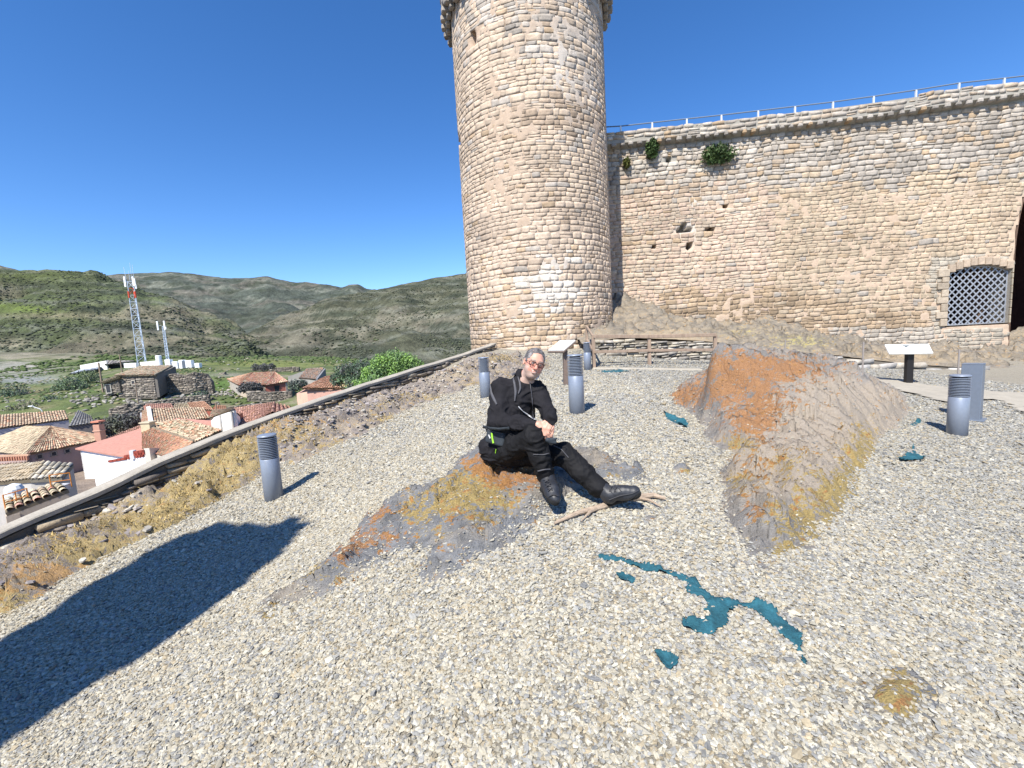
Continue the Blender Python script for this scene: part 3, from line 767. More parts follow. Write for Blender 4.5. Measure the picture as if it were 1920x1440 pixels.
# ------------------------------------------------------------------ round tower
TC = P(1013, 600, 19.0); TR = 3.09
TZ0, TZ1 = .2, 15.4
RING_Z = float(P(838, 62, 19.0)[2])
def tower_r(z): return TR * (1 - .0012 * (z - 1.6))
def S_tower(u, v, d):
    r = tower_r(v) + d
    a = u / TR
    return np.stack([TC[0] + r * np.sin(a), TC[1] - r * np.cos(a), v], -1)
def t_px(u, v): return PX(S_tower(np.asarray(u, float), np.asarray(v, float), np.zeros(np.shape(u))))
def t_col(u, v, rs):
    X, Y = t_px(u, v); n = float(fbm(np.array([u * .5, v * .9, 3.]), 3)); n2 = float(fbm(np.array([u * .35, v * 1.3, 9.]), 3))
    c = CREAM * (1 - .25) + PINK * .25 if Y > 380 else CREAM * .8 + OCHRE * .12 + PINK * .08
    g = 0
    if Y < 60: g = .5
    elif Y < 120: g = .18
    if X > 1000 and 60 < Y < 280: g += .38 * min(1, (X - 1000) / 90)
    if rs.rand() < g + .05: c = GREYS * rs.uniform(.85, 1.35)
    band = np.exp(-((Y - 215 - 12 * n) / 26.) ** 2) * (X > 930)
    if rs.rand() < band * .75: c = BROWN * rs.uniform(.9, 1.5)
    if rs.rand() < .04: c = OCHRE * rs.uniform(.8, 1.1)
    if rs.rand() < .02: c = BROWN * 1.25
    w = np.exp(-(((X - 1035) / 38) ** 2 + ((Y - 545) / 55) ** 2))
    if rs.rand() < w * 1.0: c = WHITE * rs.uniform(.9, 1.1)
    if Y > 600 and X > 1080 and rs.rand() < .7: c = BROWN * 1.1
    if Y > 585 and rs.rand() < .4: c = OCHRE * .9
    c = c * .72 + np.mean(c) / .46 * np.array([.54, .455, .36]) * .28
    return c * rs.uniform(.90, 1.07) * (1 + .14 * n)
def t_slit(U, V):
    X, Y = t_px(U, V)
    return ((np.abs(X - 887) < 4.2) & (Y > 57) & (Y < 84)) | ((np.abs(X - 861) < 1.5) & (np.abs(Y - 267) < 5))
tower = empty('castle_tower', (TC[0], TC[1], .6), 'tall round castle tower of pale rubble stone rising out of the top of the picture', 'tower')
ha = pi * TR
_rg = np.random.RandomState(9)
def t_gap(u, v):
    n = float(fbm(np.array([u * .6, v * .6, 30.]), 3))
    return .002 + .007 * max(0, n)
V, F, C = masonry(S_tower, -ha * .72, ha * .72, TZ0, RING_Z + .35, (.12, .26), (.19, .54), t_col, t_gap, lambda u, v: .006,
                  lambda u, v, L, h: not bool(t_slit(np.linspace(u - L * .5, u + L * .5, 9)[None] + np.zeros((3, 1)), np.array([v - h * .4, v, v + h * .4])[:, None] + np.zeros((1, 9))).any()), seed=21, ng=3)
mesh('stonework', V, F, M_stone, tower, C)
def t_mdep(U, V):
    n = fbm(np.stack([U * .7, V * .7, U * 0 + 12], -1), 3)
    return -.016 + .014 * sstep(-.4, .8, n)
def t_mcol(U, V):
    X, Y = t_px(U, V)
    w = np.exp(-(((X - 1040) / 45) ** 2 + ((Y - 540) / 75) ** 2)) + .7 * np.exp(-(((X - 1060) / 60) ** 2 + ((Y - 120) / 90) ** 2))
    base = np.array([.60, .47, .355])
    return base + np.clip(w, 0, 1)[:, None] * (np.array([.75, .72, .66]) - base)
V, F, C = mortar(S_tower, -ha, ha, TZ0 - 1.4, RING_Z + .4, .08, t_mdep, t_mcol, holes=t_slit)
mesh('core_wall', V, F, M_mortar, tower, C)
# machicolation ring on corbels
RR = .30
def S_ring(u, v, d):
    r = TR + RR + d; a = u / TR
    return np.stack([TC[0] + r * np.sin(a), TC[1] - r * np.cos(a), v], -1)
V, F, C = masonry(S_ring, -ha * .75, ha * .75, RING_Z + .30, RING_Z + 1.7, (.16, .26), (.25, .6), lambda u, v, rs: GREYS * rs.uniform(.75, 1.2), lambda u, v: .012, lambda u, v: .03, lambda *a: True, seed=5, ng=2)
mesh('parapet_ring', V, F, M_stone, tower, C)
mb = MB()
n = 120; prof = [(TR + .02, .30), (TR + RR, .30), (TR + RR, 1.75), (TR - .3, 1.75), (TR - .3, .3)]
mb.lathe((TC[0], TC[1], RING_Z), prof, n, (.36, .34, .29)); mb.build('ring_core', M_mortar, tower)
nc = 44
for k in range(nc):
    a = 2 * pi * k / nc
    if cos(a) < -.5: continue
    mb = MB()
    R_ = np.array([[cos(a), sin(a), 0], [sin(a), -cos(a), 0], [0, 0, 1]])
    for (r0, l, z, h) in ((TR + .08, .2, .02, .14), (TR + .17, .38, .19, .2)):
        mb.box((TC[0] + r0 * sin(a), TC[1] - r0 * cos(a), RING_Z + z), (.24, l, h), R_, np.array(GREYS) * random.Random(k).uniform(.7, 1.1), .035)
    mb.build('corbel', M_stone, tower)

# ------------------------------------------------------------------ curtain wall
WA = P(1138, 600, 20.4); WB = P(1935, 600, 18.2)
WA2 = WA[:2]; WD = WB[:2] - WA2; WL = np.linalg.norm(WD); WD = WD / WL
WN = np.array([WD[1], -WD[0]])
if WN[1] > 0: WN = -WN
def S_wall(u, v, d):
    return np.stack([WA2[0] + WD[0] * u + WN[0] * d, WA2[1] + WD[1] * u + WN[1] * d, v], -1)
def wall_uv(px, py):
    o = np.array([0, 0, HC]); d = P(px, py, 1.0) - o
    n3 = np.array([WN[0], WN[1], 0]); t = ((np.array([WA2[0], WA2[1], 0]) - o) @ n3) / (d @ n3)
    q = o + d * t
    return (q[:2] - WA2) @ WD, q[2]
def uvline(lst):
    a = np.array([wall_uv(*q) for q in lst]); return lambda u: np.interp(u, a[:, 0], a[:, 1])
w_top = uvline([(1138, 253), (1210, 245), (1360, 229), (1568, 205), (1700, 187), (1803, 170), (1935, 156)])
w_cor = uvline([(1138, 281), (1387, 256), (1620, 229), (1912, 186), (1935, 182)])
w_bot = uvline([(1138, 606), (1215, 595), (1262, 606), (1370, 618), (1440, 606), (1560, 632), (1640, 650), (1905, 660), (1935, 660)])
WEXT = WL + 5
def w_px(u, v): return PX(S_wall(np.asarray(u, float), np.asarray(v, float), np.zeros(np.shape(u))))
HOLES = [(1226, 387, 5, 3.5), (1284, 431, 14, 4), (1283, 424, 5, 6), (1330, 431, 8, 4), (1335, 427, 4, 4), (1291, 459, 5, 8), (1339, 458, 6, 3), (1226, 461, 3, 6), (1359, 386, 4, 5), (1692, 344, 5, 4), (1591, 353, 3, 2.5), (1791, 337, 4, 3), (1255, 300, 4, 5), (1437, 424, 2, 2)]
def w_hole(U, V):
    X, Y = w_px(U, V); r = np.zeros(X.shape, bool)
    for a, b, c, d in HOLES: r |= (((X - a) / c) ** 4 + ((Y - b) / d) ** 4) < 1
    return r
GU0, GV0 = wall_uv(1774, 611); GU1, _ = wall_uv(1889, 611); _, GVs = wall_uv(1774, 514); _, GVt = wall_uv(1830, 498)
GUc = (GU0 + GU1) / 2; GW = (GU1 - GU0) / 2
def gate_top(u): return GVs + (GVt - GVs) * np.clip(1 - ((u - GUc) / GW) ** 2, 0, 1)
def in_gate(U, V, m=0.0): return (U > GU0 - m) & (U < GU1 + m) & (V > GV0 - m) & (V < gate_top(U) + m)
AU0 = wall_uv(1898, 560)[0]; AVs = wall_uv(1902, 470)[1]; AUt, AVt = wall_uv(1921, 372)
def in_arch(U, V, m=0.0):
    jam = np.where(V < AVs, 0, ((np.maximum(V - AVs, 0) / (AVt - AVs)) ** 2.0) * (AUt - AU0))
    return (U > AU0 + jam - m) & (V < AVt + 1.6 + m)
def w_col(u, v, rs):
    X, Y = [float(q) for q in w_px(u, v)]; n = float(fbm(np.array([u * .35, v * .8, 3.]), 3))
    top = 330 + (1500 - X) * .02 - 40 * n
    if X < 1420: top = 330 + 20 * n
    if Y < top:
        c = GREYS * rs.uniform(.85, 1.3)
        if rs.rand() < .25: c = CREAM * .85
        if X < 1330 and rs.rand() < .3: c = WHITE * .8
        if Y < 330 and rs.rand() < .07: c = OCHRE * .95
    else:
        t = rs.rand()
        c = PINK * .95 if t < .45 else CREAM * .95
        if X > 1450: c = c * .45 + np.array([.54, .43, .28]) * .55
        if rs.rand() < .05: c = OCHRE * .9
        if rs.rand() < .04: c = GREYS
        if Y < top + 35 and rs.rand() < .45: c = GREYS * 1.05
        if 1180 < X < 1420 and 340 < Y < 385 and rs.rand() < .4: c = BROWN * 1.3
    bt = float(w_px(u, w_bot(u))[1])
    if Y > bt - 70 and X < 1740 and X > 1240:
        if rs.rand() < .75: c = OCHRE * rs.uniform(.7, 1.05) * (.8 if Y > bt - 30 else 1)
    if Y > 615 and X > 1560: c = GREYS * rs.uniform(.95, 1.3) * np.array([1, 1, .97])
    if 1745 < X and 480 < Y: c = np.array([.50, .46, .38]) * rs.uniform(.8, 1.1)
    c = c * .72 + np.mean(c) / .46 * np.array([.53, .455, .36]) * .28
    return c * rs.uniform(.90, 1.07) * (1 + .12 * n)
def w_keep(u, v, L, h):
    uu = np.array([u - L * .42, u, u + L * .42, u - L * .42, u + L * .42]); vv = np.array([v - h * .4, v, v - h * .4, v + h * .4, v + h * .4])
    if w_hole(uu[:3], np.array([v] * 3)).any(): return False
    if in_gate(uu, vv, .02).any() or in_arch(uu, vv, .0).any(): return False
    return w_bot(u) - .35 < v < w_cor(u) - .02
def w_gap(u, v):
    Y = float(w_px(u, v)[1]); return .007 if Y < 350 else .003
def w_rel(u, v):
    Y = float(w_px(u, v)[1]); return .013 if Y < 350 else .004
wall = empty('castle_wall', (WA2[0], WA2[1], .8), 'long high castle curtain wall of coursed rubble with a corbelled parapet, right of the tower', 'wall')
V, F, C = masonry(S_wall, -1.5, WL + 1.5, .0, 12.8, (.12, .25), (.18, .52), w_col, w_gap, w_rel, w_keep, seed=33, ng=3, wob=.05)
mesh('stonework', V, F, M_stone, wall, C)
def w_mdep(U, V):
    X, Y = w_px(U, V); n = fbm(np.stack([U * .5, V * .8, U * 0 + 4], -1), 3)
    deep = sstep(380, 320, Y + 25 * n)
    left = sstep(1330, 1180, X) * .35
    return -.011 + .008 * n - .024 * np.clip(deep + left, 0, 1)
def w_mcol(U, V):
    X, Y = w_px(U, V); base = np.array([.64, .50, .375]); g = np.array([.44, .42, .37])
    t = sstep(380, 320, Y)[:, None]
    w = np.exp(-(((X - 1290) / 30) ** 2 + ((Y - 390) / 60) ** 2))[:, None]
    return (base * (1 - t) + g * t) * (1 - w) + w * np.array([.72, .70, .65])
V, F, C = mortar(S_wall, -2.0, WEXT, -.6, 12.8, .08, w_mdep, w_mcol, keepf=lambda U, V: (V < w_cor(U) + .1) & ~in_gate(U, V) & ~in_arch(U, V), holes=w_hole)
mesh('core_wall', V, F, M_mortar, wall, C)
# stepped parapet above the corbels, and its walk
def S_par(u, v, d): return S_wall(u, v, d + .26)
V, F, C = masonry(S_par, -1.0, WL + 1.5, 9.0, 13.2, (.14, .24), (.25, .6), w_col, lambda u, v: .015, lambda u, v: .03,
                  lambda u, v, L, h: w_cor(u) + .16 < v < w_top(u) - .02, seed=8, ng=2, wob=.04)
mesh('parapet', V, F, M_stone, wall, C)
us = np.linspace(-1.5, WEXT, 60)
mb = MB()
ring = [(.26, lambda u: w_cor(u) + .13), (.26, lambda u: w_top(u) - .05), (-.9, lambda u: w_top(u) - .08), (-.9, lambda u: w_cor(u) - .5)]
Vv = np.array([S_wall(u, f(u), d) for u in us for d, f in ring])
Ff = [(i * 4 + k, i * 4 + (k + 1) % 4, i * 4 + 4 + (k + 1) % 4, i * 4 + 4 + k) for i in range(59) for k in range(4)]
mb.add(Vv, Ff, (.42, .40, .35)); mb.build('parapet_core', M_mortar, wall)
# back of the wall so that it has its thickness
mb = MB()
Vv = np.array([S_wall(u, f(u), d) for u in us for d, f in ((-.62, lambda u: -.6), (-.62, lambda u: w_cor(u)), (-2.2, lambda u: w_cor(u)), (-2.2, lambda u: -.6))])
keepi = [i for i in range(59) if us[i + 1] < AU0 + 0.0 and not (us[i + 1] > GU0 - .1 and us[i] < GU1 + .1)]
mb.add(Vv, [(i * 4 + k, i * 4 + (k + 1) % 4, i * 4 + 4 + (k + 1) % 4, i * 4 + 4 + k) for i in keepi for k in range(4)], (.42, .36, .28))
mb.build('wall_back', M_mortar, wall)
rs = np.random.RandomState(2)
u = -.6
while u < WL + 1.2:
    z = float(w_cor(u)); w_ = rs.uniform(.17, .24)
    mb = MB()
    c = np.array(GREYS) * rs.uniform(.7, 1.15) if rs.rand() < .85 else OCHRE * .8
    R_ = np.stack([np.array([WD[0], WD[1], 0]), np.array([WN[0], WN[1], 0]), np.array([0, 0, 1.])], 1)
    hh = rs.uniform(.15, .2)
    mb.box(S_wall(u, z + .08 + rs.uniform(-.01, .01), .10), (w_, .42, hh), R_, c, .045)
    mb.build('corbel', M_stone, wall)
    u += w_ + rs.uniform(.15, .22)
# gate: dressed surround, reveal, lattice
mb = MB()
c1 = (.50, .46, .39)
uu = np.linspace(GU0, GU1, 14)
lp = [(GU0, GV0)] + [(a, float(gate_top(a))) for a in uu] + [(GU1, GV0)]
for i in range(len(lp) - 1):
    a, b = lp[i], lp[i + 1]
    mb.add([S_wall(a[0], a[1], .0), S_wall(b[0], b[1], .0), S_wall(b[0], b[1], -.9), S_wall(a[0], a[1], -.9)], [(0, 1, 2, 3)], c1)
mb.add([S_wall(GU0, GV0, .0), S_wall(GU1, GV0, .0), S_wall(GU1, GV0, -.9), S_wall(GU0, GV0, -.9)], [(0, 1, 2, 3)], c1)
mb.build('gate_reveal', M_mortar, wall)
def sur_keep(u, v, L, h):
    uu = np.array([u - L * .4, u, u + L * .4]); vv = np.array([v] * 3)
    return bool(in_gate(uu, vv, .28).any() and not in_gate(np.array([u - L * .46, u, u + L * .46, u]), np.array([v, v - h * .4, v, v + h * .4]), -.01).any()) and v > GV0 - .1 and u < AU0 - .1
rs = np.random.RandomState(4)
mbs = MB()
def block(u0, u1, v0, v1, c):
    R_ = np.stack([np.array([WD[0], WD[1], 0]), np.array([WN[0], WN[1], 0]), np.array([0, 0, 1.])], 1)
    mbs.box(S_wall((u0 + u1) / 2, (v0 + v1) / 2, -.06), (u1 - u0 - .015, .28, v1 - v0 - .015), R_, c, .02)
v = GV0 - .02
k = 0
while v < GVs + .05:
    h = rs.uniform(.22, .34); l = .45 if k % 2 else .28
    block(GU0 - l, GU0 + .0, v, v + h, np.array([.50, .425, .33]) * rs.uniform(.8, 1.05))
    block(GU1 - .0, GU1 + min(l, AU0 - GU1 - .05), v, v + h, np.array([.50, .44, .34]) * rs.uniform(.8, 1.1)); v += h; k += 1
nb = 9
for i in range(nb):
    a = GU0 - .05 + (GU1 - GU0 + .1) * i / nb; b = GU0 - .05 + (GU1 - GU0 + .1) * (i + 1) / nb
    zc = float(gate_top(np.clip((a + b) / 2, GU0, GU1)))
    block(a, b, zc + .005, zc + .34, np.array([.52, .42, .32]) * rs.uniform(.8, 1.05))
mbs.build('gate_surround', M_stone, wall)
M_steel = mat('galvanised_steel', (.66, .68, .70), .5, .3, nscale=20, namt=.15)
M_lattice = mat('painted_lattice', (.30, .32, .36), .45, .3, nscale=30, namt=.15)
gate = MB()
def lat(u, v, d): return S_wall(u, v, d)
D_ = -.14
sp_ = .205
k = -60
while k < 60:
    for sgn in (1, -1):
        # line v = GV0 + sgn*(u-GU0)*1.05 + k*sp
        pts = []
        for t in np.linspace(GU0, GU1, 90):
            vv = GV0 + sgn * (t - GU0) * 1.08 + k * sp_ * 1.4
            if vv > GV0 + .01 and vv < gate_top(t) - .01: pts.append((t, vv))
        if len(pts) > 3:
            a, b = pts[0], pts[-1]
            gate.bar(lat(a[0], a[1], D_ + .012 * sgn), lat(b[0], b[1], D_ + .012 * sgn), .020, .050)
    k += 1
gt = gate.build('lattice', M_lattice, wall)
fr = MB()
fp = [(GU0 + .02, GV0 + .02)] + [(a, float(gate_top(a)) - .02) for a in np.linspace(GU0 + .02, GU1 - .02, 14)] + [(GU1 - .02, GV0 + .02), (GU0 + .02, GV0 + .02)]
fr.tube([S_wall(a, b, D_) for a, b in fp], .028, 6)
fr.build('lattice_frame', M_lattice, wall)
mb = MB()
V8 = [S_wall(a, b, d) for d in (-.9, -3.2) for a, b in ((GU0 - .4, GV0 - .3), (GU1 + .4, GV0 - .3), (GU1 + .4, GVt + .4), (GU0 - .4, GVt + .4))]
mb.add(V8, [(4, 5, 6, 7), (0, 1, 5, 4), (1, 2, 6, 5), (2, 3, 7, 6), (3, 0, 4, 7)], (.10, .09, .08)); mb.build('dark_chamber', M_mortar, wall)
# great arch at the right: reveal and inner back wall
mb = MB()
jp = [(AU0 + (((max(v - AVs, 0)) / (AVt - AVs)) ** 2.0) * (AUt - AU0), v) for v in np.linspace(-.6, AVt + 1.5, 20)]
for i in range(19):
    a, b = jp[i], jp[i + 1]
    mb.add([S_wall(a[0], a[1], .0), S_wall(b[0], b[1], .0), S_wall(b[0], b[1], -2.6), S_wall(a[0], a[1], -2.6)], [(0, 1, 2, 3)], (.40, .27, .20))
mb.add([S_wall(AU0 - .2, -.6, -9), S_wall(WEXT, -.6, -9), S_wall(WEXT, AVt + 2, -9), S_wall(AU0 - .2, AVt + 2, -9)], [(0, 1, 2, 3)], (.12, .06, .05))  # dark red-brown inner walls: shade inside the arch put into the colour
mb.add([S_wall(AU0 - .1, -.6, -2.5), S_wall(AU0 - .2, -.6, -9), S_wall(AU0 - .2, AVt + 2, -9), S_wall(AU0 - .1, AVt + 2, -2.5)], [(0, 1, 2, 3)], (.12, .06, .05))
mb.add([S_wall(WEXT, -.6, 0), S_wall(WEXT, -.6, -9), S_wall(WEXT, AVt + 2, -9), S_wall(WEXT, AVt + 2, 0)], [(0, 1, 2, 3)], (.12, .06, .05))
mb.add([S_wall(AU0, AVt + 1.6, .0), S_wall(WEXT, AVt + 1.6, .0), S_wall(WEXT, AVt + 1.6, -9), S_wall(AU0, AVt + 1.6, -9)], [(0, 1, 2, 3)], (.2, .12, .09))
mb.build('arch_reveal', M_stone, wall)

# railing on the wall walk
rail = empty('wall_railing', S_wall(0, float(w_top(0)), -.4), 'galvanised metal railing along the top of the castle wall', 'railing')
pxs = [1166, 1226, 1292, 1358, 1428, 1498, 1570, 1647, 1727, 1808, 1893, 1985]
def S3(u, v, d): return S_wall(u, v, d)
rp = []
for q in pxs:
    u = wall_uv(q, 240)[0]; z0 = float(w_top(u)); rp.append((u, z0))
    mb = MB(); mb.bar(S3(u, z0 - .15, -.35), S3(u, z0 + .46, -.35), .07, .05); mb.build('post', M_steel, rail)
rp = [(-1.2, rp[0][1] + .12)] + rp
for nm, dz, r in (('handrail', .46, .026), ('lower_rail', .12, .014)):
    mb = MB(); mb.tube([S3(u, z + dz, -.35) for u, z in rp], r, 6); mb.build(nm, mat('dark_rail', (.16, .2, .26), .5) if dz > .3 else M_steel, rail)

# plants growing from the joints
M_leafd = mat('wall_plant', (.055, .085, .03), .7, attr='Col')
def leafball(c, r, n, seed, col=(1, 1, 1), size=.05, squash=(1, 1, 1), shell=.5, elong=1.0, clump=0):
    rs = np.random.RandomState(seed)
    d = rs.normal(size=(n, 3)); d /= np.linalg.norm(d, axis=1)[:, None]
    rad = (shell + (1 - shell) * rs.rand(n) ** .6)[:, None] * (1 + .28 * fbm(d * 2.1 + seed, 3))[:, None]
    p = d * rad * r * np.array(squash) + np.array(c)
    a = rs.normal(size=(n, 3)); a /= np.linalg.norm(a, axis=1)[:, None]
    b = np.cross(a, rs.normal(size=(n, 3))); b /= np.linalg.norm(b, axis=1)[:, None]
    s = (size * rs.uniform(.6, 1.4, n))[:, None]
    V = np.stack([p - a * s * elong, p + b * s * .55, p + a * s * elong, p - b * s * .55], 1).reshape(-1, 3)
    F = np.arange(n * 4).reshape(n, 4)
    k = 1 + .35 * fbm(p * (1.5 / max(r, .1)), 2)[:, None] + rs.normal(0, .16, (n, 1))
    C = np.repeat(np.clip(np.array(col) * k, .1, 2.5), 4, axis=0)
    return V, F, C
for i, (px_, py_, r, sq, lab, cc) in enumerate([(1222, 280, .36, (.8, .7, 1.3), 'dark green tuft on the castle wall right under the corbels near the tower', (1, 1.1, 1)), (1343, 292, .55, (1.25, .7, .75), 'wide green bush growing from the castle wall, the largest on it', (1, 1.1, 1)),
                              (1174, 308, .22, (.7, .6, 1.1), 'small brownish tuft low on the castle wall next to the tower', (1.7, 1.2, .8))]):
    u, v = wall_uv(px_, py_); c = S_wall(u, v, .18)
    e = empty('wall_plant', S_wall(u, v - r * .6, .0), lab, 'plant', 'plants rooted in the castle wall')
    V, F, C = leafball(c, r, 1500 if i < 2 else 350, i + 3, cc, .055, sq, .15, 1.3)
    mesh('foliage', V, F, M_leafd, e, C)
    mb = MB()
    for k in range(7):
        d = np.random.RandomState(k + i).normal(0, .4, 3) * r; mb.tube([S_wall(u, v - r * .6, -.05), c + d * .3 + [0, 0, -.1 * r], c + d], [.012, .008, .003], 4)
    mb.build('stems', mat('stem', (.10, .075, .045), .9), e)

# ------------------------------------------------------------------ bedrock apron and dry stone revetments below the wall
bedc = []
def bp(px, py, Y): bedc.append(tuple(P(px, py, Y)))
for q in [(1100, 640, 15.6), (1130, 622, 16.4), (1160, 600, 18.0), (1215, 580, 19.3), (1250, 596, 19.4), (1300, 612, 19.3), (1370, 613, 19.2), (1440, 603, 19.2), (1500, 622, 19.1), (1560, 633, 19.0), (1620, 650, 18.8), (1700, 655, 18.6),
          (1800, 660, 18.4), (1900, 656, 18.3), (2100, 650, 18), (1340, 640, 15.3), (1240, 636, 15.2), (1150, 636, 15.2), (1430, 655, 15.0), (1540, 662, 14.5), (1620, 672, 14.2), (1720, 682, 14.2), (1830, 690, 14.0), (1920, 696, 13.9), (2150, 712, 13.6),
          (1340, 620, 17.2), (1440, 632, 17.0), (1550, 650, 16.5), (1240, 612, 17.2), (1180, 618, 17.2), (1700, 668, 16.4), (1850, 676, 16.2)]: bp(*q)
bed = TPS(bedc, .01)
M_bed = rock_mat('bedrock', base=(.23, .20, .16), warm=(.36, .285, .19), yellow=(.45, .40, .14), stretch=(1, 1.6, 2.5), nz=.8, lich=.5)
bx = np.arange(1.8, 27, .07); by = np.arange(14.0, 21.5, .07)
X, Y = np.meshgrid(bx, by, indexing='ij')
poly = [P(1095, 645, 15.35)[:2], P(1345, 640, 15.25)[:2], P(1430, 655, 14.95)[:2], P(1545, 664, 14.4)[:2], P(1620, 672, 14.15)[:2], P(1930, 697, 13.85)[:2], P(2300, 720, 13.4)[:2], (27, 21), (4, 21.4), (2.4, 18)]
D = polydist(X, Y, poly)
Z = bed(X, Y)
nn = fbm(xy0(X * .9 + Y * .5, Y * 3.2, 2.), 5, .6); r2 = 1 - np.abs(fbm(xy0(X * .8, Y * 2.2 + X * .4, 7.), 4))
st_ = Y * 2.3 + X * .35 + 1.2 * fbm(xy0(X * .5, Y * .5, 9.), 3); sw_ = st_ - np.floor(st_)
Z = Z + (.20 * nn + .24 * r2 - .20 + .20 * sw_ ** 2 + .07 * fbm(xy0(X * 4, Y * 9, 3.), 3) + .5 * facets(X, Y, .9, .6, .6, 5, .2, 2.2) + .4 * facets(X, Y, .3, .6, .6, 6, .2, 2.0)) * sstep(0, .5, D)
F = grid_faces(len(bx), len(by)); keep = (D.reshape(-1)[F] > -.02).any(1)
V, F, _ = compact(np.stack([X, Y, Z], -1).reshape(-1, 3), F[keep])
tag(mesh('bedrock_slope', V, F, M_bed, None, blobs(V, [(1500, 640, 60, 14, Y_, 1.0), (1400, 622, 60, 10, Y_, .5), (1250, 640, 100, 20, B_, 1), (1700, 670, 120, 10, B_, 1)]), False), kind='structure')

def line_masonry(name, pts, ztop, zbot, label, cat, colf, course=(.07, .16), length=(.14, .42), gap=.012, rel=.05, seed=0, thick=.35, cap=None, flip=1, batter=0.0, ng=2, mdep=-.05, wob=.03, parent=None, backz=None):
    """free standing or retaining wall along a polyline; ztop/zbot lists give heights at the points"""
    pts = np.asarray(pts, float)[:, :2]
    seg = np.linalg.norm(np.diff(pts, axis=0), axis=1); cum = np.concatenate([[0], np.cumsum(seg)])
    def S(u, v, d):
        u = np.asarray(u, float)
        x = np.interp(u, cum, pts[:, 0]); y = np.interp(u, cum, pts[:, 1])
        i = np.clip(np.searchsorted(cum, u) - 1, 0, len(seg) - 1)
        t = np.diff(pts, axis=0)[i] / seg[i][..., None]
        nx, ny = t[..., 1] * flip, -t[..., 0] * flip
        return np.stack([x + nx * d, y + ny * d, np.broadcast_to(v, u.shape)], -1)
    zt = lambda u: np.interp(u, cum, ztop); zb = lambda u: np.interp(u, cum, zbot)
    e = empty(name, (pts[0, 0], pts[0, 1], float(zbot[0])), label, cat) if parent is None else parent
    V, F, C = masonry(S, 0, cum[-1], min(zbot) - .1, max(ztop), course, length, colf, lambda u, v: gap, lambda u, v: rel, lambda u, v, L, h: zb(u) - .15 < v < zt(u) - .02, seed=seed, ng=ng, wob=wob)
    mesh('stonework', V, F, M_stone, e, C)
    us = np.linspace(0, cum[-1], int(cum[-1] / .25) + 3)
    mb = MB()
    bz = backz if backz is not None else (lambda u: zb(u) - .3)
    for f in range(len(us) - 1):
        pass
    ring = lambda u: [S(u, zb(u) - .4, mdep), S(u, zt(u) - .03, mdep), S(u, zt(u) - .03, -thick), S(u, bz(u), -thick)]
    Vv = np.array([q for u in us for q in ring(u)])
    nf = len(us)
    Ff = [(i * 4 + k, i * 4 + (k + 1) % 4, i * 4 + 4 + (k + 1) % 4, i * 4 + 4 + k) for i in range(nf - 1) for k in range(4)] + [(3, 2, 1, 0), tuple((nf - 1) * 4 + k for k in range(4))]
    mb.add(Vv, Ff, (.20, .18, .15)); mb.build('core', M_mortar, e)
    return e, S, zt, zb, cum
def c_dry(u, v, rs):
    c = np.array([[.50, .46, .39], [.42, .39, .34], [.55, .50, .40], [.33, .31, .28], [.58, .54, .47]][rs.randint(5)])
    return c * rs.uniform(.75, 1.15)
a = [P(1096, 652, 15.3), P(1130, 664, 15.0), P(1220, 668, 15.0), P(1345, 668, 15.1)]
line_masonry('retaining_wall', a, [P(1096, 638, 15.3)[2], P(1130, 637, 15.0)[2], P(1220, 637, 15.0)[2], P(1345, 641, 15.1)[2]], [.55, .5, .45, .4],
             'low rubble retaining wall behind the wooden fence', 'wall', c_dry, course=(.07, .17), length=(.14, .5), seed=2, flip=1, rel=.07)
a = [P(1545, 690, 14.3), P(1620, 700, 14.0), P(1720, 712, 13.9), P(1830, 722, 13.7), P(1925, 737, 13.5), P(2150, 760, 13.0)]
line_masonry('retaining_wall', a, [P(1545, 666, 14.3)[2], P(1620, 673, 14.0)[2], P(1720, 684, 13.9)[2], P(1830, 692, 13.7)[2], P(1925, 698, 13.5)[2], P(2150, 716, 13.0)[2]],
             [float(G0(q[0], q[1])) - .05 for q in a], 'dry stone wall of loose grey blocks behind the information panel', 'wall',
             lambda u, v, rs: np.array([[.50, .48, .45], [.42, .41, .39], [.55, .50, .42], [.36, .35, .33]][rs.randint(4)]) * rs.uniform(.8, 1.15), course=(.12, .26), length=(.2, .6), seed=4, flip=1, rel=.09, gap=.018)

# ------------------------------------------------------------------ parapet along the drop
pk = [(-260, 1078, 4.3), (0, 977, 5.06), (175, 911, 5.81), (300, 857, 6.45), (430, 807, 7.4), (600, 747, 9.05), (790, 688, 12.05), (880, 662, 14.3), (938, 642, 16.1)]
pts = [(PW0 - 2.5, -5.0), (PW0 + .5, 1.0)]; zt = [-1.0, -.62]; zb = [-1.9, -1.45]
for a, b, c in pk:
    q = P(a, b, c); y = q[1]; x = PW0 + PWK * y
    pts.append((x, y)); zt.append(q[2] - .10); zb.append(q[2] - .85)
def c_par(u, v, rs):
    c = np.array([[.34, .29, .22], [.42, .35, .25], [.26, .23, .20], [.46, .40, .30]][rs.randint(4)])
    return c * rs.uniform(.7, 1.2)
par, S_p, pzt, pzb, pcum = line_masonry('parapet_wall', pts, zt, zb, 'low dry stone parapet with a concrete coping running from the lower left up to the tower', 'wall', c_par, course=(.04, .10), length=(.12, .42), seed=6, flip=1,
                 rel=.05, gap=.007, thick=.22, wob=.05, mdep=-.05, backz=lambda u: -9.0 + 0 * u)
M_conc = mat('concrete_coping', (.35, .32, .27), .93, nscale=5, namt=.2, bump=.5, bscale=40, bdist=.02, fine=[(30, .15)])
us = np.linspace(0, pcum[-1], 90)
mb = MB()
Vv = []
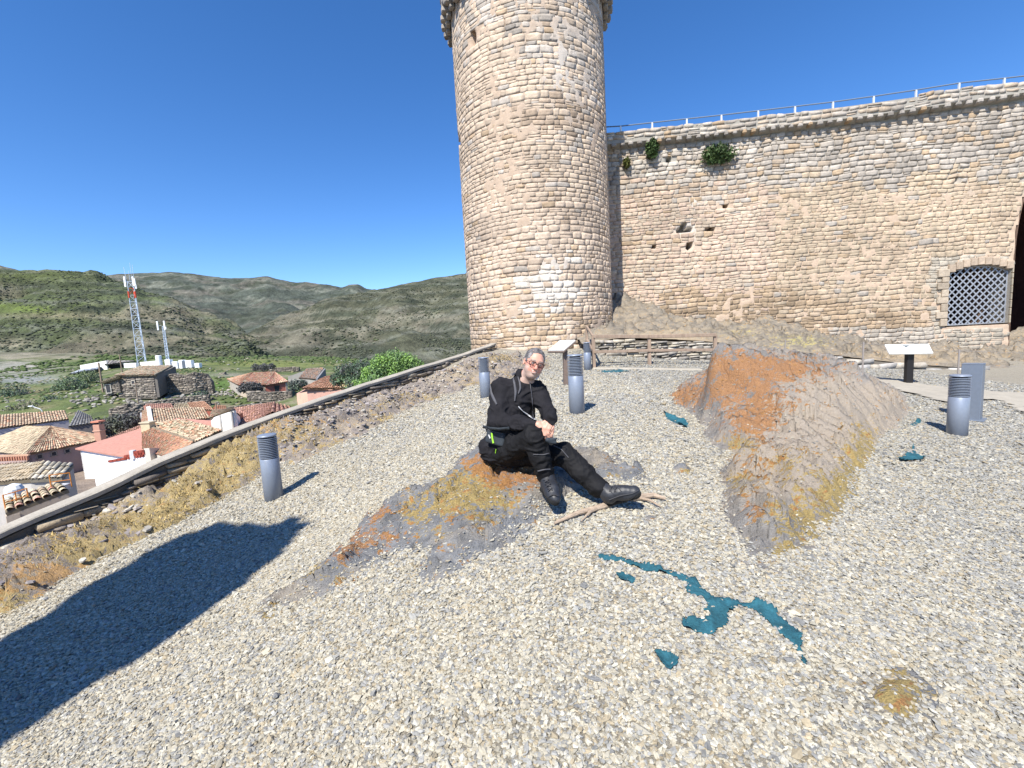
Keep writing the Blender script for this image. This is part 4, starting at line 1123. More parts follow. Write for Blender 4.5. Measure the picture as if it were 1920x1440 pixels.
for u in us:
    w1 = .015 * float(vnoise(np.array([u * 2, 0, 0.]))); z = float(pzt(u)) + .01 * float(vnoise(np.array([u * 1.3, 5., 0])))
    for d, dz in ((.03 + w1, .02), (.035 + w1, .075), (.015, .09), (-.21, .09), (-.23, .07), (-.23, .02)): Vv.append(S_p(u, z + dz, d))
k6 = 6
mb.add(np.array(Vv), [(i * k6 + k, i * k6 + (k + 1) % k6, (i + 1) * k6 + (k + 1) % k6, (i + 1) * k6 + k) for i in range(89) for k in range(k6)] + [tuple(range(k6))[::-1], tuple(89 * k6 + k for k in range(k6))], (1, 1, 1))
mb.build('coping', M_conc, par)

# stone slab path at the right, kerb under the fence
M_path = mat('stone_path', (.36, .33, .275), .93, nscale=3, namt=.15, bump=.4, bscale=20, bdist=.02, fine=[(25, .12)])
lo, hi = PATHPOLY.min(0), PATHPOLY.max(0)
gx = np.arange(lo[0], hi[0], .12); gy = np.arange(lo[1], hi[1], .12)
X, Y = np.meshgrid(gx, gy, indexing='ij'); D = polydist(X, Y, PATHPOLY) + .06 * fbm(xy0(X * 2, Y * 2), 3)
Z = G0(X, Y) + .03 + .012 * fbm(xy0(X * 2, Y * 2, 4.), 3)
F = grid_faces(len(gx), len(gy)); V, F, _ = compact(np.stack([X, Y, Z], -1).reshape(-1, 3), F[(D.reshape(-1)[F] > 0).all(1)])
tag(mesh('path', V, F, M_path, smooth=True), kind='structure')
mb = MB()
a = Gpix(1112, 692); b = Gpix(1318, 695)
mb.bar(a + [0, .1, .0], b + [0, .1, .0], .42, .10, (1, 1, 1), .02)
tag(mb.build('kerb', M_path, origin=(float(a[0]), float(a[1]), float(a[2]))), kind='structure')
# ------------------------------------------------------------------ land beyond the parapet
vg = []
for q in [(-150, 1150, 9), (-30, 1010, 14), (60, 1000, 17), (200, 960, 18), (400, 880, 18), (600, 810, 20), (760, 740, 26), (150, 935, 22), (-60, 900, 30), (0, 875, 42), (60, 895, 36), (170, 892, 33), (100, 905, 30), (190, 850, 42), (300, 830, 38), (430, 800, 40), (560, 760, 46), (640, 745, 46), (700, 712, 50),
          (120, 790, 50), (200, 775, 52), (150, 745, 60), (255, 742, 62), (330, 735, 64), (390, 742, 60), (450, 745, 60), (540, 745, 60), (420, 700, 78), (520, 712, 78), (600, 712, 75), (450, 690, 100), (600, 692, 95), (680, 692, 80), (760, 700, 66),
          (380, 676, 118), (500, 674, 118), (620, 684, 105), (300, 690, 96), (200, 700, 100), (120, 725, 90), (0, 745, 80), (-80, 740, 85), (30, 700, 120), (150, 690, 125), (-100, 690, 140), (80, 662, 165), (180, 682, 145), (0, 655, 170), (250, 686, 130), (-200, 650, 180), (440, 676, 140), (-60, 640, 200)]:
    vg.append(tuple(P(*q)))
vg += [(-5, 14, -8), (-3, 19, -8), (-7, 19, -8.3), (-1, 21, -8), (0, 26, -8.5), (-9, 26, -8), (-5, 34, -8), (0, 40, -8.5), (-13, 30, -7.5), (6, 30, -9), (12, 60, -10), (10, 110, -14), (-10, 22, -10), (-3, 24, -8.5)]
VG = TPS(vg, .5)
def vgz(x, y):
    z = VG(x, y)
    return z + .35 * fbm(xy0(x * .12, y * .12, 5.), 4) * sstep(20, 60, y)
M_land = mat('hillside_ground', (1, 1, 1), .95, attr='Col', nscale=.55, namt=.3, bump=.8, bscale=2.2, bdist=.3, fine=[(2.3, .3), (9, .2)])
def land_col(x, y, z):
    X, Y = PX(np.stack([x, y, z], -1))
    n = fbm(xy0(x * .08, y * .08, 2.), 4); n2 = fbm(xy0(x * .3, y * .5, 8.), 4)
    g = np.array([.105, .135, .045]); dry = np.array([.27, .235, .15]); st = np.array([.33, .315, .28]); dk = np.array([.06, .075, .04])
    c = np.tile(g, x.shape + (1,))
    def mixin(c, t, k): t = np.clip(t, 0, 1)[..., None]; return c * (1 - t) + np.array(k) * t
    c = mixin(c, sstep(.1, .7, n2), [.17, .16, .08])
    c = mixin(c, sstep(.35, .6, -n2) * .6, dk)
    def bl(a, b, ra, rb): return np.exp(-(((X - a) / ra) ** 2 + ((Y - b) / rb) ** 2))
    c = mixin(c, 1.3 * bl(30, 690, 90, 22) - .35 + .6 * n2, st * .85)
    c = mixin(c, 1.0 * bl(50, 712, 80, 9) - .2, [.25, .26, .27])
    c = mixin(c, 1.2 * bl(60, 662, 110, 14) - .2 + .3 * n2, dry)
    c = mixin(c, 1.2 * bl(480, 735, 60, 14) - .2, [.08, .145, .03])
    c = mixin(c, 1.2 * bl(400, 720, 40, 14) - .2, [.08, .145, .03])
    c = mixin(c, 1.2 * bl(500, 683, 120, 8) - .2 + .3 * n2, [.16, .18, .05])
    c = mixin(c, sstep(676, 664, Y) * .8, [.085, .09, .055])
    c = mixin(c, .8 * bl(100, 665, 160, 10) * (.4 + n2), [.26, .235, .18])
    c = mixin(c, 1.0 * bl(430, 703, 50, 5) - .2, [.22, .215, .17])
    c = mixin(c, 1.2 * bl(300, 760, 90, 14) - .3 + .5 * n2, [.20, .18, .15])
    c = mixin(c, sstep(800, 830, Y), [.24, .19, .15])
    return c
gx = np.concatenate([np.arange(-330, -90, 3.), np.arange(-90, 25, .8)]); gy = np.concatenate([np.arange(3, 90, .8), np.arange(90, 168, 2.)])
X, Y = np.meshgrid(gx, gy, indexing='ij'); Z = vgz(X, Y)
F = grid_faces(len(gx), len(gy))
k = ((X < PW0 + PWK * Y - .3) | (Y > 22)).reshape(-1)[F].all(1)
C = land_col(X, Y, Z).reshape(-1, 3)
V, F, C = compact(np.stack([X, Y, Z], -1).reshape(-1, 3), F[k], C)
tag(mesh('hillside', V, F, M_land, None, C, True), kind='structure')

# ---- hills
def hill(name, ridge, D, D0, foot, amp, seed, colf, px0, px1, n=260, m=120, ease=1.0, wl=120.):
    ra = np.array(ridge, float); fa = np.array(foot, float)
    pxs_ = np.linspace(px0, px1, n); ts = np.concatenate([np.linspace(0, 1, m), 1 + np.linspace(.03, .7, 14)])
    T = np.zeros((n, len(ts), 3))
    Dv = np.interp(pxs_, [a for a, b in D], [b for a, b in D]); D0v = np.interp(pxs_, [a for a, b in D0], [b for a, b in D0])
    ry = np.interp(pxs_, ra[:, 0], ra[:, 1]); fy = np.interp(pxs_, fa[:, 0], fa[:, 1])
    for i, p in enumerate(pxs_):
        a = P(p, fy[i], D0v[i]); b = P(p, ry[i], Dv[i])
        for j, t in enumerate(ts):
            if t <= 1:
                q = a + (b - a) * t; q[2] = a[2] + (b[2] - a[2]) * (t ** ease)
            else:
                q = b + (b - a) * (t - 1); q[2] = b[2] - (b[2] - a[2]) * (t - 1) * .8
            T[i, j] = q
    x, y = T[..., 0], T[..., 1]
    q = xy0(x / wl, y / wl, seed * 1.7)
    rd = 1 - np.abs(fbm(q, 5, .5)) * 1.6
    env = np.clip(np.minimum(ts * 5, np.where(ts <= 1, (1 - ts) * 5 + .10, .6)), 0, 1)[None]
    T[..., 2] += amp * (rd * .55 + .5 * fbm(q * 3.1 + 4, 4)) * env + amp * .05 * fbm(q * 14, 3) * (ts[None] > .02)
    C = colf(T)
    F = grid_faces(n, len(ts))
    o = mesh(name, T.reshape(-1, 3), F, M_hill, None, C.reshape(-1, 3), True)
    tag(o, kind='structure')
    return T
M_hill = mat('hill_scrub_ground', (1.02, 1.05, 1.0), .97, attr='Col', nscale=.035, namt=.35, bump=1.0, bscale=.12, bdist=5, fine=[(.11, .4), (.4, .35)], spec=.1)
def hcol(kind):
    def f(T):
        x, y, z = T[..., 0], T[..., 1], T[..., 2]
        X, Y = PX(T)
        n = fbm(xy0(x / 60, y / 60, 3.), 5, .6); n2 = fbm(np.stack([x / 30, y / 90, z / 6], -1), 4, .6)
        tw = np.sin(z * (.55 if kind != 0 else .12) + 2.5 * n + x * .01)
        g = np.array([.092, .108, .058]); dk = np.array([.052, .060, .045]); br = np.array([.185, .165, .125]); gr = np.array([.14, .14, .12])
        if kind == 0: g = np.array([.080, .090, .078]); br = np.array([.135, .125, .108])
        if kind == 2: g = np.array([.094, .095, .066]); br = np.array([.165, .150, .118])
        def mx(c, t, k): t = np.clip(t, 0, 1)[..., None]; return c * (1 - t) + np.array(k) * t
        c = np.tile(g, x.shape + (1,))
        c = mx(c, sstep(-.1, .8, n), br)
        c = mx(c, sstep(.05, .5, -n2) * .85, dk)
        c = mx(c, sstep(.70, 1, tw) * .5, gr * 1.4)
        c = mx(c, sstep(.80, 1, -tw) * .30, dk)
        def bl(a, b, ra, rb): return np.exp(-(((X - a) / ra) ** 2 + ((Y - b) / rb) ** 2))
        if kind == 1:
            c = mx(c, 1.0 * bl(60, 575, 110, 14) * (.7 + n2), [.13, .165, .05]); c = mx(c, .7 * bl(80, 520, 120, 12), [.11, .13, .05])
            c = mx(c, .8 * bl(120, 592, 110, 5), [.24, .21, .14]); c = mx(c, .9 * bl(20, 645, 40, 10), [.25, .22, .17])
        if kind == 2:
            c = mx(c, .9 * bl(455, 618, 60, 9) * (.7 + .8 * n2), dk)
            c = mx(c, .7 * bl(600, 615, 50, 30) * sstep(.4, 1, tw), [.25, .23, .18]); c = mx(c, .5 * bl(560, 640, 40, 20), [.20, .18, .14])
        if kind == 0:
            c = mx(c, .8 * bl(460, 596, 45, 12) * (.6 + .8 * n2), dk)
        return c
    return f
hill('hill', [(-400, 470), (0, 498), (31, 506), (120, 540), (400, 560)], [(0, 2600)], [(0, 1800)], [(0, 640)], 30, 1, hcol(0), -420, 400, 120, 40, wl=400.)
hill('hill', [(150, 522), (203, 516), (240, 515), (281, 513), (318, 511), (365, 515), (430, 523), (469, 522), (500, 519), (540, 527), (600, 535), (640, 540), (655, 534), (672, 533), (686, 541), (720, 547), (900, 560), (1200, 560)], [(0, 1500)], [(0, 560)],
     [(0, 655)], 34, 2, hcol(0), 130, 1200, 260, 110, ease=1.15, wl=330.)
H2T = hill('hill', [(395, 672), (430, 650), (480, 618), (540, 590), (620, 562), (700, 545), (760, 532), (815, 520), (870, 513), (1000, 503), (1300, 500), (1900, 520)], [(395, 380), (700, 650), (1900, 700)], [(395, 240), (1900, 230)], [(0, 700)], 16, 3, hcol(2), 395, 1900, 300, 120, ease=1.1, wl=130.)
H1T = hill('hill', [(-500, 490), (-100, 500), (0, 506), (44, 507), (117, 509), (182, 512), (198, 519), (242, 532), (276, 548), (323, 561), (385, 588), (443, 613), (500, 645), (560, 680), (600, 700)], [(-500, 520), (200, 450), (600, 260)], [(-500, 190), (250, 190), (600, 210)], [(0, 690)], 12, 4, hcol(1), -500, 600, 340, 120, ease=1.0, wl=95.)
def on_sheet(T, px, py):
    X, Y = PX(T.reshape(-1, 3)); n = T.shape[1]
    d = (X - px) ** 2 + (Y - py) ** 2
    idx = np.argsort(d)[:4]; w = 1 / (d[idx] + .05); return (T.reshape(-1, 3)[idx] * w[:, None]).sum(0) / w.sum()
# dirt track on the left hill
mb = MB()
tr = [on_sheet(H1T, *q) for q in [(139, 559), (155, 563), (168, 567), (182, 571), (190, 576), (200, 580), (213, 583), (213, 587), (203, 589), (192, 591)]]
Vv = []
for i, p in enumerate(tr):
    d = tr[min(i + 1, len(tr) - 1)] - tr[max(i - 1, 0)]; s_ = np.array([-d[1], d[0], 0]); s_ /= np.linalg.norm(s_) + 1e-9
    Vv += [p + s_ * 1.8 + [0, 0, .9], p - s_ * 1.8 + [0, 0, .9]]
mb.add(Vv, [(2 * i, 2 * i + 1, 2 * i + 3, 2 * i + 2) for i in range(len(tr) - 1)], (1, 1, 1))
tag(mb.build('dirt_track', mat('track_dirt', (.42, .37, .28), .95, nscale=.2, namt=.2)), kind='structure')

# scrub dotted over the hills: thousands of low bushes
def scrub():
    rs = np.random.RandomState(31)
    V, F, C = [], [], []
    n0 = 0
    t = np.array([[0, 0, 1.], [.9, 0, .35], [.28, .86, .3], [-.73, .53, .4], [-.73, -.53, .3], [.28, -.86, .35], [.5, .3, -.3], [-.4, .4, -.3], [0, -.6, -.3]])
    tf = [(0, 1, 2), (0, 2, 3), (0, 3, 4), (0, 4, 5), (0, 5, 1), (1, 6, 2), (2, 6, 7), (2, 7, 3), (3, 7, 4), (4, 7, 8), (4, 8, 5), (5, 8, 1), (1, 8, 6)]
    tf = np.array(tf)
    def put(p, s, c):
        nonlocal n0
        k = t * s * rs.uniform(.7, 1.35, t.shape); k[:, 2] *= .6
        V.append(k + p); F.append(tf + n0); C.append(np.tile(c, (9, 1)) * rs.uniform(.75, 1.25, (9, 1))); n0 += 9
    for T, n, smin, smax in ((H1T, 7500, .4, 1.15), (H2T, 8500, .4, 1.3)):
        a = T.shape[0] - 2; b = 118
        nn = 0
        while nn < n:
            i = rs.randint(a); j = rs.randint(b); u, w = rs.rand(2)
            p = (T[i, j] * (1 - u) + T[i + 1, j] * u) * (1 - w) + (T[i, j + 1] * (1 - u) + T[i + 1, j + 1] * u) * w
            d = float(fbm(np.array([p[0] / 38, p[1] / 38, 6.]), 3))
            X, Y = PX(p)
            if X < -100 or X > 1000: continue
            if rs.rand() > .25 + .9 * d + .2: continue
            sz = rs.uniform(smin, smax) * (1 + .5 * (rs.rand() < .1))
            put(p, sz, np.array([.075, .084, .056]) * rs.uniform(.7, 1.4) if rs.rand() < .8 else np.array([.078, .092, .045]))
            nn += 1
    o = mesh('scrub', np.concatenate(V), np.concatenate(F), mat('scrub_leaves', (1, 1, 1), .95, attr='Col', nscale=1.5, namt=.4), None, np.concatenate(C))
    tag(o, 'low dark scrub covering the hills', 'scrub', kind='stuff')
    # grass tussocks and weeds on the near slope
    V.clear(); F.clear(); C.clear(); n0 = 0
    nn = 0
    while nn < 9000:
        y = rs.uniform(45, 166); x = rs.uniform(-160, 10)
        z = float(vgz(np.array(x), np.array(y)))
        if rs.rand() > .5 + float(fbm(np.array([x / 9, y / 9, 1.]), 3)): continue
        q = rs.rand(); far_ = max(0, (y - 105) / 60) * (rs.rand() < .6); q *= (.6 if far_ else 1); put(np.array([x, y, z]), rs.uniform(.15, .45) * (1 + 2.2 * far_), np.array([.06, .085, .03]) * 1.3 if q < .6 else (np.array([.22, .20, .11]) if q < .8 else np.array([.28, .27, .24]))); nn += 1
    o = mesh('weeds', np.concatenate(V), np.concatenate(F), MATS['scrub_leaves'], None, np.concatenate(C))
    tag(o, 'weeds and small stones scattered on the green slope below', 'ground cover', kind='stuff')
scrub()

# ------------------------------------------------------------------ village
M_tile = mat('clay_tiles', (1, 1, 1), .9, attr='Col', nscale=5, namt=.22, fine=[(25, .15)], spec=.15)
M_plas = mat('plaster', (1, 1, 1), .93, attr='Col', nscale=.9, namt=.14, bump=.25, bscale=12, bdist=.02, fine=[(9, .08)])
M_dark = mat('dark_opening', (.02, .018, .02), .6)
M_glass = mat('window_glass', (.03, .035, .045), .15, spec=.6)
TAN, ORG, PNK, PALE, MOSS = (.47, .35, .24), (.48, .26, .16), (.50, .27, .205), (.50, .41, .28), (.37, .33, .22)
def roofpatch(name, parent, c4, cols, w=.21, l=.36, seed=0, mix=.35, flat=False):
    w *= .8; cols = [np.array(c) * .92 + np.array([.035, .032, .026]) for c in cols]
    """c4 = eave-left, eave-right, top-right, top-left (3D); barrel tiles in rows running up the slope"""
    e0, e1, t1, t0 = [np.asarray(q, float) for q in c4]
    rs = np.random.RandomState(seed)
    W = max(np.linalg.norm(e1 - e0), np.linalg.norm(t1 - t0)); H = (np.linalg.norm(t0 - e0) + np.linalg.norm(t1 - e1)) / 2
    nu = max(2, int(W / w)); nv = max(1, int(H / l))
    nrm = np.cross(e1 - e0, (t0 + t1) / 2 - (e0 + e1) / 2); nrm /= np.linalg.norm(nrm)
    if nrm[2] < 0: nrm = -nrm
    def S(a, b): return (e0 * (1 - a) + e1 * a) * (1 - b) + (t0 * (1 - a) + t1 * a) * b
    V, F, C = [], [], []; n = 0
    prof = [(0., 0.), (.14, .6), (.38, 1.), (.62, 1.), (.86, .6), (1., 0.)]
    r = w * (.14 if flat else .30)
    for i in range(nu):
        for j in range(nv):
            c = np.array(cols[0]) if rs.rand() > mix else np.array(cols[rs.randint(len(cols))])
            c = c * rs.uniform(.72, 1.22)
            jit = rs.normal(0, .012)
            for b, lift in ((j / nv - .02 + jit * .4, .035), ((j + 1) / nv + .02, .0)):
                for u, h in prof:
                    V.append(S((i + .07 + u * .86) / nu, min(b, 1.02)) + nrm * (r * h + lift + .02 + jit)); C.append(c)
            F += [(n + q, n + q + 1, n + 7 + q, n + 6 + q) for q in range(5)]; n += 12
    # the sheet under the tiles
    for q in (e0, e1, t1, t0): V.append(q + nrm * .005); C.append(np.array(cols[0]) * .35)
    for q in (e0, e1, t1, t0): V.append(q - nrm * .12); C.append(np.array(cols[0]) * .35)
    F += [(n, n + 1, n + 2, n + 3), (n + 7, n + 6, n + 5, n + 4)] + [(n + k, n + 4 + k, n + 4 + (k + 1) % 4, n + (k + 1) % 4) for k in range(4)]
    return mesh(name, V, F, M_tile, parent, C)
def wallbox(name, parent, pts, h, col, thick=.3, m=None, closed=False):
    """vertical wall hanging down h from a top polyline"""
    mb = MB(); pts = [np.asarray(p, float) for p in pts]
    if closed: pts = pts + [pts[0]]
    cen = np.mean(pts, axis=0)
    for a, b in zip(pts[:-1], pts[1:]):
        d = (b - a)[:2]; nn = np.array([d[1], -d[0]]); nn /= np.linalg.norm(nn) + 1e-9
        if nn @ (cen - (a + b) / 2)[:2] < 0: nn = -nn
        if len(pts) == 2 and nn[1] < 0: nn = -nn
        n3 = np.array([nn[0], nn[1], 0]) * thick
        A = [a, b, b - [0, 0, h + b[2] - a[2]] if False else b - [0, 0, h], a - [0, 0, h]]
        V = A + [q + n3 for q in A]
        mb.add(V, [(0, 1, 2, 3), (7, 6, 5, 4), (0, 4, 5, 1), (1, 5, 6, 2), (2, 6, 7, 3), (3, 7, 4, 0)], col)
    return mb.build(name, m or M_plas, parent)
def window(parent, a, b, t, drop, w, h, col=(.30, .26, .22), name='window'):
    a = np.asarray(a, float); b = np.asarray(b, float); d = b - a; d[2] = 0; L = np.linalg.norm(d); d /= L
    nn = np.array([d[1], -d[0], 0]); 
    if nn @ (np.array([0, 0, 0]) - a) < 0: nn = -nn
    c = a + (b - a) * t - [0, 0, drop]
    R_ = np.stack([d, nn, [0, 0, 1]], 1)
    mb = MB()
    for dx, dz, sx, sz in ((-w / 2, 0, .07, h + .07), (w / 2, 0, .07, h + .07), (0, h / 2, w, .07), (0, -h / 2, w + .1, .08)):
        mb.box(c + d * dx + np.array([0, 0, dz]) + nn * .0, (sx, .09, sz), R_, col)
    f = mb.build(name, M_plas, parent)
    m2 = MB(); m2.box(c + nn * .004, (w, .02, h), R_, (1, 1, 1)); m2.build('pane', M_glass, f)
def hb(label, p, name='house', cat='house'):
    z = float(vgz(np.array(p[0]), np.array(p[1])))
    return empty(name, (p[0], p[1], z), label, cat)
def PP(*q): return P(*q)

# hip roofed big house at the left
c0 = P(48, 851, 32); c1 = PZ(203, 821, c0[2]); a_ = c1 - c0; L_ = np.linalg.norm(a_); ad = a_ / L_; bd = np.array([-ad[1], ad[0], 0]); bl_ = 8.5
c2 = c1 + bd * bl_; c3 = c0 + bd * bl_
r0 = c0 + a_ * .5 + bd * L_ * .48 + [0, 0, 1.45]; r1 = c0 + a_ * .5 + bd * (bl_ - L_ * .48) + [0, 0, 1.45]
e = hb('large house with a pale hipped tile roof and small square windows under its eave', c0)
ov = .25
def outw(p, c): v = p - c; v[2] = 0; return p + v / np.linalg.norm(v) * ov
cc_ = (c0 + c1 + c2 + c3) / 4
E0, E1, E2, E3 = [outw(q.copy(), cc_) for q in (c0, c1, c2, c3)]
roofpatch('roof', e, (E0, E1, r0 + [.05, .1, 0], r0), (TAN, ORG, PALE, (.35, .2, .14)), seed=1, w=.2, mix=.55)
roofpatch('roof', e, (E3, E0, r0, r1), (PALE, TAN), seed=2, w=.2, flat=True)
roofpatch('roof', e, (E2, E3, r1, r1), (PALE, TAN), seed=3); roofpatch('roof', e, (E1, E2, r1, r0), (TAN, PALE), seed=4)
wallbox('wall', e, [c0 - [0, 0, .05], c1 - [0, 0, .05], c2 - [0, 0, .05], c3 - [0, 0, .05]], 7.0, (.36, .27, .25), closed=True)
for t in (.14, .30, .46, .64, .82): window(e, c0, c1, t, .42, .32, .34)
window(e, c0, c1, .90, 4.2, .8, 1.7, name='door')
# white house
w0 = P(150, 842, 30); w1 = PZ(276, 862, w0[2]); dd = (w1 - w0); Lw = np.linalg.norm(dd); dd /= Lw; bb = np.array([-dd[1], dd[0], 0]); bb = bb if bb[1] > 0 else -bb
e = hb('white rendered house with a smooth salmon roof beside the hip roofed house', w0)
t0_, t1_ = w0 + bb * 6 + [0, 0, .95], w1 + bb * 6 + [0, 0, .95]
wallbox('wall', e, [w0, w1, w1 + bb * 6, w0 + bb * 6], 7, (.86, .85, .83), closed=True)
mb = MB()
for (a, b, c, d) in ((w0 - dd * .15 - bb * .2, w1 + dd * .1 - bb * .2, t1_, t0_),): mb.add([a + [0, 0, .10], b + [0, 0, .10], c + [0, 0, .12], d + [0, 0, .12], a, b, c, d], [(0, 1, 2, 3), (7, 6, 5, 4), (0, 4, 5, 1), (1, 5, 6, 2), (2, 6, 7, 3), (3, 7, 4, 0)], (.44, .225, .175))
mb.build('roof', M_tile, e)
a, b = P(263, 797, 36), P(204, 822, 32.5)
roofpatch('roof', e, (P(210, 824, 31.5), P(268, 815, 32), P(266, 797, 36), P(203, 821, 33)), (PNK, ORG), seed=6, flat=True)
# lower white wall with red lattice screen
e = hb('white terrace wall topped with a dark red openwork brick screen', P(240, 880, 23), 'terrace_wall', 'wall')
q0, q1, q2 = P(174, 872, 25.5), P(205, 867, 24.8), P(272, 857, 23.6); q3 = P(292, 840, 24.4)
wallbox('wall', e, [q0, q1, q2], 4, (.82, .82, .82)); wallbox('end_wall', e, [q2 + [0, 0, .5], q3], 4, (.66, .60, .52))
mb = MB()
s0, s1, s2 = P(205, 866, 24.78), P(272, 839, 23.6), P(272, 856, 23.58)
sb = P(205, 867, 24.8)
n_ = 26
for i in range(n_):
    a = s0 + (s1 - s0) * i / n_; b = s0 + (s1 - s0) * (i + 1) / n_; ba = sb + (s2 - sb) * (i + .5) / n_
    h = max(0.06, (a + b)[2] / 2 - ba[2])
    if 17 <= i <= 18: continue
    k = max(1, int(h / .13))
    for j in range(k):
        if (i + j) % 2 == 0 or j == k - 1: mb.box(ba + [0, .0, .065 + j * .13], (.125, .10, .125), None, np.array([.23, .05, .035]) * (1.3 if (i * 7 + j) % 3 else .8))
        else: mb.box(ba + [0, .03, .065 + j * .13], (.05, .05, .05), None, (.4, .1, .07))
mb.build('openwork_screen', M_plas, e)
mb = MB(); ba = sb + (s2 - sb) * 18 / n_; mb.box(ba + [0, 0, .22], (.24, .2, .5), None, (.50, .51, .53)); mb.build('pillar', M_plas, e)
# big tiled roof by the parapet: two slopes
e = hb('near house behind the parapet, one roof slope orange and one tan', P(330, 830, 26))
A1, A2 = P(266, 797, 30), P(364, 829, 23.5)
roofpatch('roof', e, (P(268, 842, 25.5), P(322, 862, 22.4), A2, A1), (ORG, (.48, .27, .16), PNK, MOSS), seed=8, w=.22, mix=.5)
roofpatch('roof', e, (A2, P(416, 807, 26), P(345, 787, 31), A1), (TAN, PALE, ORG, MOSS, (.30, .2, .12)), seed=9, w=.26, l=.45, mix=.7)
wallbox('wall', e, [P(268, 843, 25.5), P(322, 863, 22.4), A2, P(415, 809, 26), P(345, 789, 31)], 3.5, (.60, .55, .48), closed=True)
mb = MB(); mb.bar(A1 + [0, 0, .06], A2 + [0, 0, .06], .12, .1, (.25, .2, .14)); mb.build('ridge_cap', M_tile, e)
mb = MB()
c = P(279, 806, 28.5); mb.box(c + [0, 0, .05], (.62, .5, .85), None, (.52, .45, .30), .02); mb.box(c + [0, 0, .52], (.74, .62, .10), None, (.48, .42, .30), .02)
mb.build('chimney', M_plas, e)
# tan roof behind
e = hb('house with a long regular tan tile roof and a white pillar on it', P(330, 800, 35))
roofpatch('roof', e, (P(285, 798, 33), P(394, 784, 36), P(383, 765, 39.6), P(280, 767, 38.4)), (TAN, PALE, ORG), seed=10, w=.24, mix=.35)
roofpatch('roof', e, (P(266, 797, 35.5), P(285, 798, 33), P(280, 767, 38.4), P(268, 771, 39)), (TAN, PNK, ORG), seed=11, w=.22, mix=.6)
wallbox('wall', e, [P(285, 799, 33.05), P(393, 785, 36), P(383, 767, 39.6), P(267, 773, 39), P(266, 798, 35.5)], 5, (.50, .49, .50), closed=True)
mb = MB(); mb.bar(P(284, 797, 33.3) + [0, 0, .1], P(279, 766, 38.2) + [0, 0, .12], .30, .16, (.66, .64, .58), .02); mb.build('ridge_cap', M_plas, e)
# little white gable house
e = hb('little white gabled house with stained render beside the long pink roof', P(415, 800, 28))
g0, g1, g2, g3 = P(395, 785, 30.5), P(413, 778, 29.0), P(434, 771, 28.4), P(447, 782, 30)
wallbox('wall', e, [g0, g1, g2], 4, (.74, .74, .72)); wallbox('side_wall', e, [g2 + [.02, .03, 0], g3], 4, (.78, .77, .72), thick=.1)
roofpatch('roof', e, (P(393, 785, 30.4), P(434, 770.5, 28.3), P(440, 766, 32), P(398, 770, 33)), (PALE, PNK), seed=12, w=.22)
mb = MB()
for p in (g1, g2): mb.bar(p + [0, -.04, 0], p + [0, -.04, -3.4], .10, .06, (.40, .38, .35))
mb.build('downpipe', M_plas, e)
# long pink roof
e = hb('long house with a faded pink tile roof cut off by the mossy bank', P(480, 790, 31))
roofpatch('roof', e, (P(436, 810, 28.0), P(506, 775, 30.5), P(511, 755, 35), P(432, 767, 36)), (PNK, (.55, .32, .25), ORG), seed=13, w=.22, flat=True)
roofpatch('roof', e, (P(506, 775, 30.5), P(556, 772, 31), P(545, 764, 34), P(511, 755, 35)), (PNK, (.45, .25, .2), (.3, .17, .13)), seed=14, w=.5, mix=.6)
wallbox('wall', e, [P(437, 811, 28.1), P(506, 777, 30.6), P(555, 774, 31), P(511, 757, 35), P(433, 769, 36)], 4, (.6, .52, .45), closed=True)
mb = MB(); c = P(449, 781, 31); mb.box(c, (.35, .35, .5), None, (.30, .17, .12), .01); mb.build('chimney', M_plas, e)
# small roofs behind
def small(label, quad, cols, wall, h=3, seed=0, flat=False, w=.24):
    q = [P(*k) for k in quad]; e = hb(label, (q[0] + q[1]) / 2)
    roofpatch('roof', e, q, cols, seed=seed, flat=flat, w=w)
    wallbox('wall', e, [p - [0, 0, .12] for p in q], h, wall, closed=True); return e, q
small('small house with a plain pink roof behind the tan roof', [(270, 772, 43), (327, 769, 43.5), (322, 757, 47), (273, 758, 47)], (PNK, PNK), (.42, .2, .15), seed=15, flat=True)
small('small house with patchy mixed tiles between a pink and an orange roof', [(327, 769, 42.5), (360, 768, 42.5), (352, 757, 46), (327, 758, 46)], (PALE, ORG, MOSS, (.25, .15, .1)), (.3, .22, .18), seed=16)
small('small house with a clean orange roof and red wall in the roof cluster', [(356, 768, 42), (402, 769, 42), (384, 753, 47), (351, 755, 47)], (ORG, (.52, .3, .2)), (.32, .10, .07), seed=17, flat=True)
small('low red shed roof at the right end of the roof cluster', [(402, 771, 42), (426, 771, 42), (424, 761, 45), (403, 760, 45)], (ORG, (.40, .14, .08)), (.30, .12, .08), seed=18, flat=True)
# long low building far left
e, q = small('long low building with a bright tan tile roof at the left edge of the picture', [(-70, 812, 39.5), (129, 786, 44.8), (122, 770, 47), (-60, 783, 43)], (TAN, PALE, ORG, (.36, .22, .15)), (.34, .33, .36), h=4.5, seed=19, w=.25)
window(e, q[0], q[1], .72, .8, 1.0, .9, name='door'); window(e, q[0], q[1], .42, 1.0, .5, .5); window(e, q[0], q[1], .30, 1.0, .5, .5)
e, q = small('dark stone shed with a flat grey slab roof behind the brick chimney', [(128, 800, 41), (178, 793, 42), (172, 781, 47), (146, 770, 49)], ((.30, .29, .28), (.36, .35, .33)), (.13, .12, .12), h=4.5, seed=20, flat=True, w=.6)
